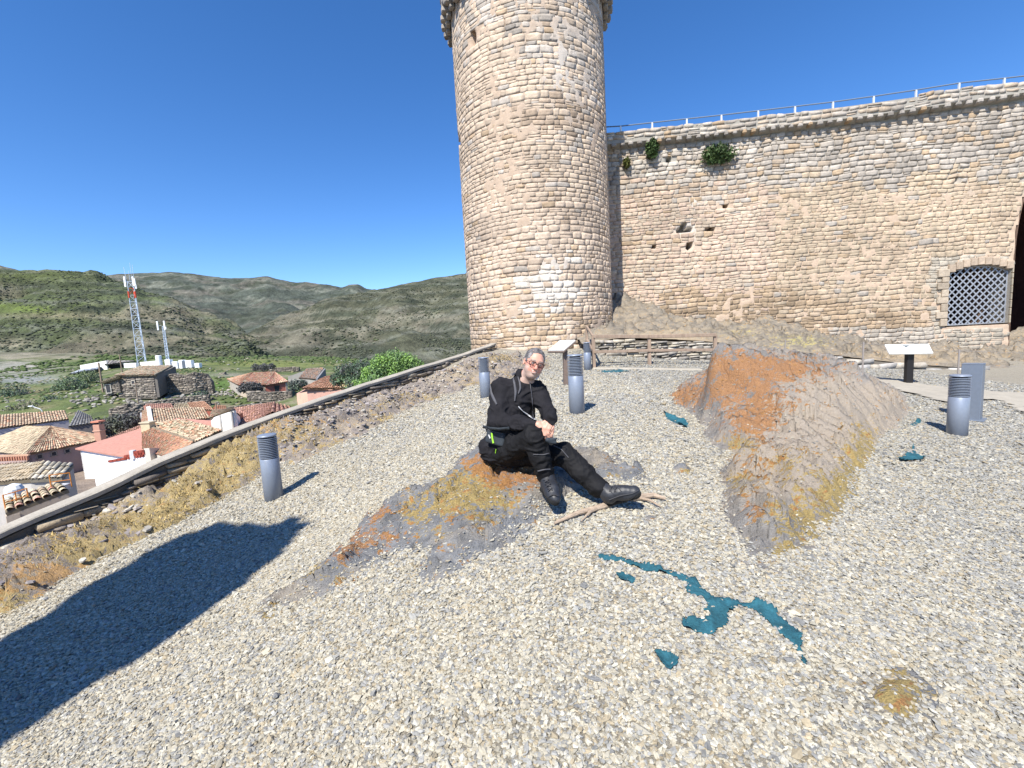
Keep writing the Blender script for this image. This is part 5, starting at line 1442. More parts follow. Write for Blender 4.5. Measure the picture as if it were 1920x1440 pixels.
# brick chimney stack
e = hb('tall square brick chimney standing beside the big hip roof', P(187, 812, 36), 'chimney', 'chimney')
c = P(187, 812, 36); mb = MB(); mb.box(c + [0, 0, -.2], (.55, .5, 1.9), None, (.47, .26, .19), .02); mb.build('stack', M_plas, e)
mb = MB(); mb.box(c + [0, 0, .22], (.66, .6, .10), None, (.5, .3, .22), .02); mb.build('string_course', M_plas, e); mb = MB(); mb.box(c + [0, 0, 1.0], (.7, .64, .14), None, (.50, .20, .13), .02); mb.build('cap', M_plas, e)
# bottom left: roofs by the parapet
e = hb('low house with lichened grey stone tiles beside orange guard rails', P(60, 900, 22))
roofpatch('roof', e, (P(56, 900, 17), P(116, 897, 17.2), P(138, 871, 18.7), P(86, 867, 18.4)), ((.60, .54, .43), PALE, (.40, .36, .28), (.58, .52, .40)), seed=21, w=.24, mix=.8)
roofpatch('roof', e, (P(-60, 910, 17.6), P(56, 900, 17), P(86, 867, 18.4), P(0, 875, 19.6)), (PALE, (.55, .48, .36)), seed=22, w=.24)
wallbox('wall', e, [P(57, 903, 17.1), P(115, 900, 17.3), P(137, 875, 18.6), P(86, 871, 18.6), P(-55, 913, 17.7)], 3.6, (.44, .42, .39), closed=True)
mb = MB(); c = P(27, 921, 16.0)
mb.lathe(c - [0, 0, .25], [(.26, 0), (.27, .35), (.2, .48), (.05, .55)], 14, (.72, .75, .76)); mb.build('roof_vent', M_plas, e)
e = hb('ochre house with a brick dentil cornice at the left edge of the picture', P(20, 880, 26))
roofpatch('roof', e, (P(-70, 896, 24.5), P(50, 880, 26), P(53, 866, 28), P(-60, 876, 28)), (TAN, PALE, ORG), seed=23, w=.22)
wallbox('wall', e, [P(12, 886, 25.8), P(53, 881, 26.1), P(56, 866, 29), P(-60, 880, 29), P(-70, 898, 24.8)], 4, (.50, .40, .30), closed=True)
mb = MB()
for i in range(14): mb.box(P(-10 + i * 4.7, 861.5 - i * .2, 28.4), (.09, .12, .28), None, (.42, .20, .13))
a, b = P(-14, 855, 28.6), P(55, 853, 28.6); mb.bar(a, b, .15, .10, (.52, .33, .22)); mb.build('dentil_cornice', M_plas, e)
small('strip of tiled roof just outside the parapet in the lower left', [(10, 962, 13.6), (128, 918, 14.8), (112, 904, 16), (8, 938, 14.8)], (PALE, TAN, PNK, MOSS), (.45, .38, .3), h=3, seed=24, w=.26)
M_orange = mat('orange_paint', (.62, .24, .05), .5)
for lab, a, b, n in (('orange tubular guard rail at the left edge beside the tiled strip', (11, 958, 13.9), (55, 944, 14.5), 3), ('orange tubular guard rail farther right, beside the white box', (97, 918, 15.2), (135, 913, 15.6), 2)):
    A, B = P(*a), P(*b); e = hb(lab, A, 'guard_rail', 'railing'); e['group'] = 'orange guard rails on the roof'
    for i in range(n):
        p = A + (B - A) * i / (n - 1); mb = MB(); mb.tube([p, p + [0, 0, .55]], .018, 6); mb.build('post', M_orange, e)
    for h in (.54, .28): mb = MB(); mb.tube([A + [0, 0, h], B + [0, 0, h]], .018, 6); mb.build('rail', M_orange, e)
e = hb('small white box on the tiled strip beside the guard rail', P(120, 914, 15.5), 'roof_box', 'box')
mb = MB(); mb.box(P(120, 914, 15.5), (.28, .25, .18), None, (.72, .72, .70), .01); mb.build('case', M_plas, e); mb = MB(); mb.box(P(120, 914, 15.5) + [0, 0, .105], (.31, .28, .03), None, (.6, .6, .6)); mb.build('lid', M_plas, e)

# pink house under the green tree
e = hb('small pink house with an orange tile roof below the green tree', P(600, 740, 45))
roofpatch('roof', e, (P(566, 728, 43.6), P(637, 728, 44), P(637, 705, 49), P(612, 706, 49)), (ORG, (.5, .3, .17), TAN), seed=25, w=.3, mix=.3)
roofpatch('roof', e, (P(637, 728, 44), P(692, 720, 43), P(684, 700, 48), P(637, 702, 49)), ((.50, .40, .16), MOSS, TAN, PALE), seed=26, w=.3, mix=.7)
h0, h1, h2, h3 = P(556, 738, 45.5), P(578, 734, 44.3), P(634, 731, 44.4), P(690, 722, 44)
wallbox('wall', e, [h1, h2, h3], 4, (.56, .33, .27)); wallbox('side_wall', e, [h0, h1], 4, (.62, .40, .30), thick=.2)
window(e, h1, h2, .68, .95, .8, 1.1, (.75, .75, .75))
wallbox('back_wall', e, [P(556, 738, 45.6), P(612, 708, 49.5), P(684, 706, 49)], 4, (.5, .3, .25), thick=.2)
# farmhouse
e = hb('farmhouse with a pale orange tile roof and dark red gable wall on the green slope', P(490, 735, 62))
roofpatch('roof', e, (P(447, 722, 60), P(498, 722, 60), P(515, 698, 66), P(476, 699, 67)), (ORG, PALE, PNK), seed=27, w=.32, mix=.6)
roofpatch('roof', e, (P(498, 723, 60), P(541, 715, 62), P(516, 698, 66), P(513, 699, 66)), (PNK, ORG, PALE), seed=28, w=.3, mix=.5)
roofpatch('roof', e, (P(426, 711, 66), P(447, 722, 60), P(476, 699, 67), P(474, 699, 68)), (ORG, PALE), seed=29, w=.3, mix=.5)
k0, k1, k2, k3 = P(430, 714, 65.5), P(449, 723, 60.2), P(497, 724, 60.2), P(539, 717, 62)
wallbox('wall', e, [k1, k2], 2.2, (.50, .42, .34)); wallbox('gable_wall', e, [k2, k3], 2.0, (.36, .13, .10)); wallbox('end_wall', e, [k0, k1], 2.4, (.40, .37, .32)); wallbox('back_wall', e, [k0, P(476, 702, 68), k3], 2.4, (.36, .3, .26))
window(e, k2, k3, .5, .8, .7, 1.3, (.25, .1, .08), name='door')
# ruined shed
e = hb('ruined stone shed with a sagging tile roof between the farmhouse and the pink house', P(590, 712, 72), 'shed', 'shed')
roofpatch('roof', e, (P(560, 709, 70), P(592, 711, 69), P(607, 690, 73), P(574, 692, 75)), ((.33, .25, .20), ORG, (.25, .2, .16)), seed=30, w=.4, mix=.6)
wallbox('side_wall', e, [P(592, 710, 69), P(607, 691, 73)], 2.5, (.20, .20, .21)); wallbox('wall', e, [P(540, 711, 70.3), P(592, 712, 69.2)], 2.0, (.34, .33, .31)); wallbox('back_wall', e, [P(541, 706, 75), P(574, 694, 75.2), P(607, 693, 73.3)], 2.5, (.3, .29, .27))
# stone house with pale roof
c_st = lambda u, v, rs: np.array([[.34, .30, .25], [.26, .23, .20], [.40, .36, .30], [.20, .18, .16]][rs.randint(4)]) * rs.uniform(.75, 1.2)
def stonewall_px(parent_label, pts, h, name='stone_wall', cat='wall', e=None, course=(.14, .3), length=(.25, .7), seed=0, part='stonework', ragged=0, col=c_st):
    Q = [P(*q) for q in pts]
    if e is None: e = hb(parent_label, Q[0], name, cat)
    zt = [q[2] for q in Q]; zb = [q[2] - h for q in Q]
    line_masonry(name, Q, zt, zb, None, None, col, course=course, length=length, seed=seed, rel=.08, gap=.02, flip=1, thick=.5, parent=e, mdep=-.04)
    return e
e = hb('ruinous brown stone house with a pale tile roof and dark shaded side', P(250, 738, 60))
stonewall_px('', [(216, 704, 60), (288, 704, 58.5)], 2.8, e=e, seed=41)
wallbox('side_wall', e, [P(289, 704, 58.5), P(325, 687, 64)], 3.0, (.16, .145, .13))  # wall coloured dark, its shade is part of the colour
wallbox('back_wall', e, [P(216, 702, 60.5), P(266, 690, 65), P(325, 688, 64)], 2.6, (.25, .22, .2))
roofpatch('roof', e, (P(214, 704, 59.6), P(291, 703, 58), P(324, 686, 64), P(264, 687, 65)), (PALE, TAN, ORG, MOSS), seed=31, w=.34, mix=.5)
stonewall_px('', [(194, 718, 60), (222, 708, 59.5)], 1.6, e=e, seed=42)
roofpatch('roof', e, (P(187, 719, 59.4), P(224, 707, 59), P(226, 702, 62), P(200, 712, 62)), (MOSS, PALE, (.4, .37, .3)), seed=32, w=.34)
window(e, P(194, 722, 59.8), P(222, 718, 59.4), .3, .6, .8, 1.2, (.55, .52, .45), name='door'); window(e, P(216, 704, 59.8), P(288, 704, 58.3), .45, 1.0, .6, .6, (.55, .5, .42))
for i, (lab, pts, h) in enumerate([
    ('ragged ruin of a stone house right of the dark sided house', [(300, 712, 61), (322, 700, 61), (345, 704, 61), (362, 697, 61), (385, 700, 62), (397, 716, 62)], 2.3),
    ('tumbled dry stone wall across the slope below the stone house', [(262, 757, 52), (300, 750, 53), (345, 744, 54), (392, 740, 55)], 1.0),
    ('low broken stone wall above the village roofs', [(202, 768, 50), (235, 757, 50), (268, 758, 51)], 1.5),
    ('field wall in front of the farmhouse', [(461, 733, 57), (500, 735, 56.5), (547, 733, 57)], 1.0),
    ('short dark field wall on the grass left of the farmhouse', [(378, 704, 76), (405, 703, 76), (421, 697, 76)], .8),
    ('long field wall high on the grass plateau', [(470, 692, 88), (520, 689, 88), (560, 688, 88)], .7),
    ('low ruin wall between village roofs and the green field', [(425, 764, 47), (462, 758, 48), (492, 756, 49)], .9),
    ('lowest dry stone wall just above the pink roofs', [(215, 790, 46), (262, 775, 47)], 1.6)]):
    e = stonewall_px(lab, pts, h, seed=50 + i, course=(.12, .28))
# loose rubble
def heap(lab, px, py, Y, r, n, seed):
    c = P(px, py, Y); e = hb(lab, c, 'rubble_heap', 'rubble'); rs = np.random.RandomState(seed); mb = MB()
    for i in range(n):
        p = c + rs.normal(0, 1, 3) * np.array([r, r * .5, 0]); p[2] = float(vgz(np.array(p[0]), np.array(p[1]))) + .1
        s = rs.uniform(.15, .5); a = rs.rand() * 3; R_ = np.array(Matrix.Rotation(a, 3, 'Z') @ Matrix.Rotation(rs.normal(0, .3), 3, 'X'))
        mb.box(p, (s, s * rs.uniform(.6, 1), s * rs.uniform(.3, .7)), R_, np.array([.36, .34, .30]) * rs.uniform(.6, 1.3), s * .12)
    for q in range(1): pass
    o = mb.build('rubble', M_stone, None, origin=e.location); tag(o, lab, 'rubble', kind='stuff'); bpy.data.objects.remove(e)
heap('heap of dark rubble on the grass left of the broken wall', 190, 748, 58, 3.0, 70, 1)
heap('rubble fallen below the ragged ruin', 350, 730, 60, 3.2, 110, 2)
heap('pale rubble at the left foot of the farmhouse', 428, 738, 62, 2.0, 60, 3)

# warehouse and utility compound
e = hb('white walled concrete barn with an open dark bay, far left of the masts', P(180, 695, 110), 'barn', 'barn')
b0, b1, b2, b3 = P(150, 685, 108), P(199, 676, 108), P(232, 680, 112), P(262, 690, 112)
wallbox('wall', e, [b0, b1], 3.0, (.72, .71, .66)); wallbox('bay', e, [P(199, 682, 109), P(232, 684, 111)], 2.6, (.05, .05, .05))  # bay is a solid near-black wall that paints the shade of the opening
wallbox('back_wall', e, [P(199, 680, 116), P(250, 682, 117)], 3, (.35, .34, .32))
roofpatch('roof', e, (P(196, 684, 107), P(230, 680, 109), P(252, 677, 116), P(199, 676, 116)), ((.34, .31, .27), (.4, .36, .3)), seed=33, w=1.2, l=2, flat=True)
roofpatch('lean_to_roof', e, (P(130, 701, 104), P(182, 692, 104), P(190, 688, 108), P(150, 693, 109)), ((.34, .38, .44), (.38, .42, .47)), seed=34, w=1.0, l=2, flat=True)
M_white = mat('white_metal', (.78, .80, .82), .5, nscale=3, namt=.08)
e = hb('white walled equipment compound with cabinets at the foot of the masts', P(290, 690, 95), 'equipment_compound', 'utility compound')
wallbox('enclosure_wall', e, [P(262, 679, 94), P(294, 676, 94)], 1.8, (.70, .69, .64)); mb = MB()
c = P(299, 682, 93); mb.lathe(c, [(.55, -.4), (.55, 1.7), (.45, 1.8)], 16); mb.build('tank', M_white, e)
for i, (a, b, w, h) in enumerate([(318, 688, 1.1, 2.0), (331, 689, 1.2, 1.7), (343, 688, .9, 1.9), (355, 686, 1.6, 1.6), (372, 686, 1.0, 1.0), (247, 686, 2.6, 1.0)]):
    c = P(a, b, 92 + i * .3); mb = MB(); mb.box(c + [0, 0, h / 2 - .4], (w, .9, h), None, (1, 1, 1), .03); mb.box(c + [0, -.46, h / 2 - .35], (w * .8, .03, h * .8), None, (.9, .92, .95)); mb.build('cabinet', M_white, e)
mb = MB(); mb.box(P(345, 688, 91) + [0, 0, .5], (.7, .04, 1.6), None, (.15, .18, .22)); mb.build('door', mat('grey_door', (.1, .12, .15), .5), e)
M_galv = mat('mast_steel', (.55, .62, .72), .5, .3)
M_red = mat('red_paint', (.55, .08, .04), .5)
def mast(label, base, top, Y, wid, redband, panels, seed=0):
    b = P(base[0], base[1], Y)
    # height so that the top lands at the photo's height
    hs = np.linspace(2, 60, 2000); yy = PX(b + np.stack([hs * 0, hs * 0, hs], 1))[1]; H = hs[np.argmin(np.abs(yy - top[1]))]
    e = empty('radio_mast', b, label, 'mast', 'radio masts on the slope')
    legs = [np.array([cos(a), sin(a), 0]) for a in (pi / 2 + .3, pi / 2 + .3 + 2 * pi / 3, pi / 2 + .3 + 4 * pi / 3)]
    wf = lambda z: wid * (1 - .35 * z / H)
    for L in legs: m = MB(); m.tube([b + L * wf(0) - [0, 0, .5], b + L * wf(H) + [0, 0, H]], .07 if wid > .5 else .05, 6); m.build('leg', M_galv, e)
    n = int(H / (wid * 1.5)); m = MB(); mr = MB(); mu = MB()
    for i in range(n):
        z0, z1 = H * i / n, H * (i + 1) / n
        tgt = m if not redband else (mr if redband[0] < (i + .5) / n < redband[1] else (mu if (i + .5) / n >= redband[1] else m))
        for k in range(3):
            A, B = legs[k], legs[(k + 1) % 3]
            if i % 2: A, B = B, A
            tgt.tube([b + A * wf(z0) + [0, 0, z0], b + B * wf(z1) + [0, 0, z1]], .04, 4, caps=False); tgt.tube([b + A * wf(z1) + [0, 0, z1], b + B * wf(z1) + [0, 0, z1]], .035, 4, caps=False)
    m.build('lattice', M_galv, e)
    mu.build('upper_lattice', M_galv, e) if redband else None
    if redband:
        z0, z1 = H * redband[0], H * redband[1]
        for L in legs: mr.tube([b + L * (wf(z0) + .02) + [0, 0, z0], b + L * (wf(z1) + .02) + [0, 0, z1]], .17, 6)
        mr.build('red_band', M_red, e)
    for (dx, z, w, h) in panels:
        m = MB(); m.box(b + [dx, -.35, z * H], (w, .14, h), None, (1, 1, 1), .04); m.bar(b + [dx, -.3, z * H], b + [dx * .4, 0, z * H], .05, .05, (.6, .6, .6)); m.build('antenna_panel', M_white, e)
    return e, b, H
e, b, H = mast('tall lattice radio mast with a red band and white antenna panels', (268, 678), (243, 528), 96, .95, (.80, .88), [(-1.05, 1.0, .42, 2.2), (.75, 1.0, .36, 2.0), (1.1, .98, .3, 1.8), (1.2, .93, .3, .9)])
for dx, h in ((-1.9, 4), (-.4, 3.0), (.5, 5.0), (1.3, 4.5)):
    m = MB(); m.tube([b + [dx * .5, 0, H], b + [dx * .6, 0, H + h * .8]], .035, 5); m.build('whip_antenna', M_galv, e)
mast('shorter slim mast with two white panels beside the tall one', (317, 686), (309, 612), 93, .34, None, [(-.95, 1.02, .34, 1.9), (.5, 1.02, .34, 1.9), (.7, .95, .3, .5)])
M_wood = mat('weathered_wood', (.25, .19, .14), .9, nscale=6, namt=.3, bump=.4, bscale=18, stretch=(6, 6, .6), bdist=.01)
for lab, a, b_, Y, r in (('wooden utility pole left of the brown stone house', (194, 738), (185, 680), 62, .13), ('thin wooden pole in front of the barn', (229, 698), (223, 664), 90, .12), ('short pale pole in front of the brown stone house', (259, 752), (256, 717), 54, .07), ('thin pole standing on the red shed roof', (406, 768), (404, 755), 42, .05)):
    p = P(a[0], a[1], Y); hs = np.linspace(.5, 12, 600); yy = PX(p + np.stack([hs * 0, hs * 0, hs], 1))[1]; H = hs[np.argmin(np.abs(yy - b_[1]))]
    e = empty('utility_pole', p, lab, 'pole', 'poles on the slope'); mb = MB(); mb.tube([p - [0, 0, .5], p + [0, 0, H]], [r, r * .75], 8); mb.build('shaft', M_wood, e)
    mb = MB(); mb.bar(p + [-.35, 0, H * .93], p + [.35, 0, H * .93], .06, .06); mb.build('crossarm', M_wood, e)
e = empty('street_lamp', P(78, 790, 47), 'curved grey street lamp arm above the long low roof', 'lamp')
p = P(79, 790, 47); hs = P(79, 771, 47); mb = MB(); mb.tube([p, hs, hs + [-.15, 0, .25], hs + [-1.0, 0, .6]], [.05, .045, .04, .04], 6); mb.build('pole', M_steel, e); mb = MB(); mb.box(hs + [-1.15, 0, .62], (.5, .18, .1), None, (.7, .7, .7), .03); mb.build('lamp_head', M_white, e)

# trees and bushes
M_leaf = mat('leaves', (1, 1, 1), .65, attr='Col', spec=.25)
M_bark = mat('bark', (.12, .09, .06), .9, nscale=8, namt=.3)
def tree(name, label, cat, px, py, Y, lobes, col, n, size, trunk=1.0, seed=0, group=None):
    c = P(px, py, Y); z = float(vgz(np.array(c[0]), np.array(c[1])))
    e = empty(name, (c[0], c[1], min(z, c[2])), label, cat, group)
    Vs, Fs, Cs, k = [], [], [], 0
    rs = np.random.RandomState(seed)
    tot = sum(l[3] ** 2 for l in lobes)
    mb = MB(); base = np.array([c[0], c[1], min(z, c[2]) - .2])
    for i, (dx, dy, dz, r) in enumerate(lobes):
        cen = c + [dx, dy, dz]
        V, F, C = leafball(cen, r, int(n * r * r / tot), seed * 9 + i, np.array(col) * rs.uniform(.85, 1.15), size, (1, .9, .85), .35, 1.2)
        Vs.append(V); Fs.append(F + k); Cs.append(C); k += len(V)
        mid = base * .5 + cen * .5 + rs.normal(0, .1, 3) * r
        mb.tube([base, mid, cen, cen + [0, 0, r * .5]], [.09 * trunk, .055 * trunk, .03 * trunk, .01], 6)
    mesh('crown', np.concatenate(Vs), np.concatenate(Fs), M_leaf, e, np.concatenate(Cs)); mb.build('trunk', M_bark, e)
tree('tree', 'bright green bushy tree rising behind the parapet', 'tree', 742, 690, 30, [(-.9, 0, .25, .95), (.0, 0, .4, 1.1), (.9, 0, .2, .9), (-1.8, .4, -.3, .8), (1.4, .3, -.1, .6), (.3, -.3, -.5, .9), (-1.2, -.3, -.9, .9), (-2.3, 0, -1.2, .8), (-2.0, -.3, -2.0, .7)], (.20, .33, .06), 15000, .062, 1.6, 1)
tree('tree', 'darker green tree left of the bright one, behind it', 'tree', 668, 700, 42, [(-1.0, 0, .2, 1.1), (.6, 0, .3, 1.2), (1.8, 0, .4, 1.0), (-1.9, 0, -.5, .8), (0, -.5, -.9, 1.0)], (.095, .15, .05), 6000, .09, 1.5, 2)
bl_ = [('round dark bush in front of the farmhouse', 470, 726, 59, [(0, 0, 0, 1.0), (-.9, 0, -.1, .8), (.8, 0, -.1, .8)], (.035, .05, .02), 2600),
       ('olive green bush at the far left edge on the slope', 28, 742, 70, [(0, 0, 0, 2.2), (-1.5, 0, -.4, 1.6), (2.0, 0, -.8, 1.2)], (.07, .11, .045), 3200),
       ('small leafy tree on the green slope left of the utility pole', 132, 722, 68, [(0, 0, 0, 1.8), (1.4, 0, -.4, 1.3), (-1.4, 0, -.5, 1.3)], (.09, .13, .055), 2600),
       ('grey green bush uphill of the small leafy tree', 160, 708, 78, [(0, 0, 0, 1.5), (1.4, 0, .1, 1.3)], (.10, .13, .06), 1600),
       ('bare grey brown thicket above the long low roof', 55, 772, 55, [(0, 0, 0, 1.8), (-2, 0, -.4, 1.6), (2.2, 0, -.5, 1.2), (-4, 0, -.6, 1.5)], (.15, .14, .10), 3200),
       ('dark scrubby thicket between the brick chimney and the pink roofs', 225, 792, 44, [(0, 0, 0, 1.2), (-1.2, 0, -.3, 1.0), (1.4, 0, .1, 1.1), (-2.3, 0, -.2, .9)], (.06, .065, .04), 3200),
       ('green bush at the right end of the thicket by the lamp', 98, 755, 58, [(0, 0, 0, 1.2), (1.3, 0, -.2, 1.0)], (.075, .11, .04), 1500),
       ('dark hedge clump on the plateau left of the ruined shed', 495, 688, 84, [(0, 0, 0, .9), (1.5, 0, 0, .8), (-1.6, 0, 0, .8)], (.035, .045, .02), 1500),
       ('green bush against the left wall of the pink house', 553, 722, 55, [(0, 0, 0, .9), (1.0, 0, .1, .7)], (.05, .075, .025), 1200),
       ('leafy green shrub between the ruin and the field wall', 372, 744, 57, [(0, 0, 0, .8), (.8, 0, .2, .7)], (.06, .10, .03), 1000)]
for i, (lab, a, b, Y, lobes, col, n) in enumerate(bl_): tree('bush', lab, 'bush', a, b, Y, lobes, tuple(1.45 * q for q in col), n, .11, .8, 20 + i)
# ------------------------------------------------------------------ light bollards
M_bol = mat('bollard_grey', (.235, .27, .335), .42, .25, nscale=30, namt=.06, spec=.5)
M_bold = mat('bollard_dark', (.02, .03, .06), .4, .2)
def make_bollard(label):
    e = empty('light_bollard', (0, 0, 0), label, 'bollard light', 'grey light bollards on the terrace')
    R, H = .112, .85
    mb = MB(); mb.lathe((0, 0, 0), [(R, -.12), (R, .535), (R - .004, .54), (R - .03, .541)], 32, (1, 1, 1)); mb.build('post', M_bol, e, True)
    mb = MB(); mb.lathe((0, 0, 0), [(R - .035, .53), (R - .035, .825)], 24, (1, 1, 1)); mb.build('lamp_core', M_bold, e, True)
    for k in range(12):
        z = .552 + k * .0222
        mb = MB(); mb.lathe((0, 0, 0), [(R - .05, z + .002), (R + .001, z), (R + .001, z + .0085), (R - .05, z + .013)], 32, (1, 1, 1)); mb.build('louvre', M_bol, e)
    mb = MB(); mb.lathe((0, 0, 0), [(R - .02, .822), (R + .002, .824), (R + .002, .84), (R - .012, .849), (0.02, .853)], 32, (1, 1, 1)); mb.build('cap', M_bol, e)
    for o in e.children:
        if o.name.startswith(('post', 'cap')):
            for p in o.data.polygons: p.use_smooth = len(p.vertices) == 4
    return e
def copy_tree(o, parent=None):
    c = o.copy(); COL.objects.link(c)
    if parent is not None: c.parent = parent
    for ch in list(o.children): copy_tree(ch, c)
    return c
b0_ = make_bollard('grey louvred bollard light standing alone at the far left, nearest the parapet')
bols = [((514, 934), 5.46, None), ((1082, 773), 6.24, 'grey louvred bollard light just right of the seated man'), ((911, 746), 8.92, 'grey louvred bollard light directly behind the seated man'),
        ((1102, 694), 13.16, 'smallest, farthest bollard light at the left end of the wooden fence'), ((1794, 815), 5.92, 'grey louvred bollard light at the right edge in front of the square post')]
for i, (p, Y, lab) in enumerate(bols):
    o = b0_ if i == 0 else copy_tree(b0_)
    q = P(p[0], p[1], Y); q[2] = float(G0(q[0], q[1])) + .005
    o.location = q
    if lab: o['label'] = lab
    o.rotation_euler = (0, 0, i * 1.1)
# square post
e = empty('square_post', P(1816, 790, 6.9), 'tall square grey steel post behind the right bollard', 'post')
q = P(1819, 790, 6.9); q[2] = float(G0(q[0], q[1])); e.location = q
Rz = np.array(Matrix.Rotation(.62, 3, 'Z'))
M_post = mat('post_grey', (.17, .20, .25), .45, .2, nscale=20, namt=.08)
mb = MB(); mb.box(q + [0, 0, .42], (.24, .24, 1.0), Rz, (1, 1, 1), .006); mb.build('column', M_post, e)
mb = MB(); mb.box(q + [0, 0, .925], (.245, .245, .012), Rz, (1, 1, 1), .004); mb.build('cap', M_post, e)
mb = MB(); mb.box(q + np.array([0, 0, .02]), (.34, .34, .016), Rz, (1, 1, 1), .004); mb.build('base_plate', M_post, e)

# wooden fence
M_wood2 = mat('fence_wood', (.30, .225, .17), .9, nscale=6, namt=.3, bump=.3, bscale=22, stretch=(2, 2, .5), bdist=.008)
fps = [P(1114, 688, 13.35), P(1218, 684, 13.6), P(1341, 684, 13.75)]
for q in fps: q[2] = float(G0(q[0], q[1]))
tops = [631, 631, 628]
e = empty('wooden_fence', fps[0], 'two rail weathered wooden fence across the end of the terrace', 'fence')
tz = [P(1112, 631, 13.35)[2], P(1216, 631, 13.6)[2], P(1340, 628, 13.75)[2]]
for q, z in zip(fps, tz): mb = MB(); mb.bar(q - [0, 0, .3], np.array([q[0], q[1], z]), .10, .10, None, .01); mb.build('post', M_wood2, e)
for fr_ in (1.0, .52):
    for i in range(2):
        A = fps[i].copy(); B = fps[i + 1].copy(); A[2] += (tz[i] - A[2]) * fr_; B[2] += (tz[i + 1] - B[2]) * fr_
        mb = MB(); mb.bar(A + [0, -.06, 0], B + [0, -.06, 0], .05, .11 if fr_ > .9 else .09, None, .01); mb.build('rail', M_wood2, e)
A = fps[0] + [0, 0, 0]; B = A + [.15, 1.9, .35]
for fr_ in (1.0, .52):
    p, q = A.copy(), B.copy(); p[2] += (tz[0] - A[2]) * fr_; q[2] += (tz[0] - A[2]) * fr_; mb = MB(); mb.bar(p, q, .06, .09, None, .01); mb.build('return_rail', M_wood2, e)
mb = MB(); mb.bar(B - [0, 0, .3], B + [0, 0, .95], .09, .09, None, .01); mb.build('post', M_wood2, e)
# thin wire fence posts at the right
e = empty('wire_fence', P(1472, 672, 14.2), 'thin metal posts and wires in front of the castle wall at the right', 'fence')
M_rust = mat('fence_post', (.30, .27, .25), .7, .2)
wf = []
for px_, py_, ty, Y in ((1472, 672, 637, 14.6), (1617, 704, 641, 11.9), (1796, 705, 655, 11.9), (2010, 726, 664, 11.8)):
    p = P(px_, py_, Y); t = P(px_, ty, Y); t = np.array([p[0], p[1], t[2]])
    wf.append(t); mb = MB(); mb.tube([p - [0, 0, .3], t], .022, 8); mb.build('post', M_rust, e)
for h in (.04, .42, .78):
    mb = MB(); mb.tube([w - [0, 0, h] for w in wf], .004, 4); mb.build('wire', M_rust, e)
# lectern panel by the tower
M_slab = mat('panel_white', (.74, .73, .68), .6, nscale=9, namt=.05)
M_corten = mat('panel_post', (.16, .12, .10), .7, nscale=10, namt=.2)
pb = P(1060, 712, 9.8); pb[2] = float(G0(pb[0], pb[1]))
e = empty('information_lectern', pb, 'sloping information board on a brown post beside the tower, behind the middle bollard', 'information board')
tp = P(1054, 654, 9.8)
mb = MB(); mb.bar(pb - [0, 0, .2], np.array([pb[0] + .02, pb[1], tp[2] - .03]), .09, .22, None, .008); mb.build('post', M_corten, e)
Rl = np.array(Matrix.Rotation(radians(-58), 3, 'Z') @ Matrix.Rotation(radians(30), 3, 'X'))
cl = P(1053, 648, 9.9)
mb = MB(); mb.box(cl, (.55, .42, .03), Rl, (1, 1, 1), .004); mb.build('board', M_slab, e)
mb = MB(); mb.box(cl - np.array([0, 0, .035]), (.58, .45, .03), Rl, (1, 1, 1), .004); mb.build('frame', M_corten, e)
mb = MB(); mb.bar(cl + Rl @ np.array([-.22, .15, -.04]), cl + Rl @ np.array([-.22, .15, -.34]), .05, .05); mb.build('bracket', M_corten, e)
# white information panel at the right
pb = P(1703, 714, 10.9); pb[2] = float(G0(pb[0], pb[1])) + .0
e = empty('information_lectern', pb, 'white sloping information panel on a single dark post at the right', 'information board')
M_blackp = mat('post_black', (.018, .016, .016), .5)
tp = P(1702, 663, 10.9)
mb = MB(); mb.bar(pb - [0, 0, .2], np.array([pb[0], pb[1], tp[2] + .02]), .17, .10, None, .006); mb.build('post', M_blackp, e)
c = P(1704, 654.5, 10.9); A0 = P(1668, 663, 10.72); A1 = P(1750, 662, 10.72); A2 = P(1741, 644.5, 11.1); A3 = P(1659, 646, 11.1)
n_ = np.cross(A1 - A0, A3 - A0); n_ /= np.linalg.norm(n_)
mb = MB(); mb.add([A0, A1, A2, A3] + [q - n_ * .03 for q in (A0, A1, A2, A3)], [(0, 1, 2, 3), (7, 6, 5, 4), (0, 4, 5, 1), (1, 5, 6, 2), (2, 6, 7, 3), (3, 7, 4, 0)], (1, 1, 1)); mb.build('board', M_slab, e)
def onb(u, v): return (A0 * (1 - u) + A1 * u) * (1 - v) + (A3 * (1 - u) + A2 * u) * v + n_ * .004
mb = MB()
sh = [(.36, .88), (.56, .88), (.50, .74), (.45, .62), (.42, .60), (.43, .70)]
mb.add([onb(*q) for q in sh], [tuple(range(len(sh)))], (1, 1, 1)); mb.build('printed_map', mat('map_grey', (.13, .15, .16), .6), e)
mb = MB(); mb.add([onb(*q) for q in [(.70, .40), (.735, .40), (.735, .30), (.70, .30)]], [(0, 1, 2, 3)], (1, 1, 1)); mb.build('printed_mark', MATS['map_grey'], e)

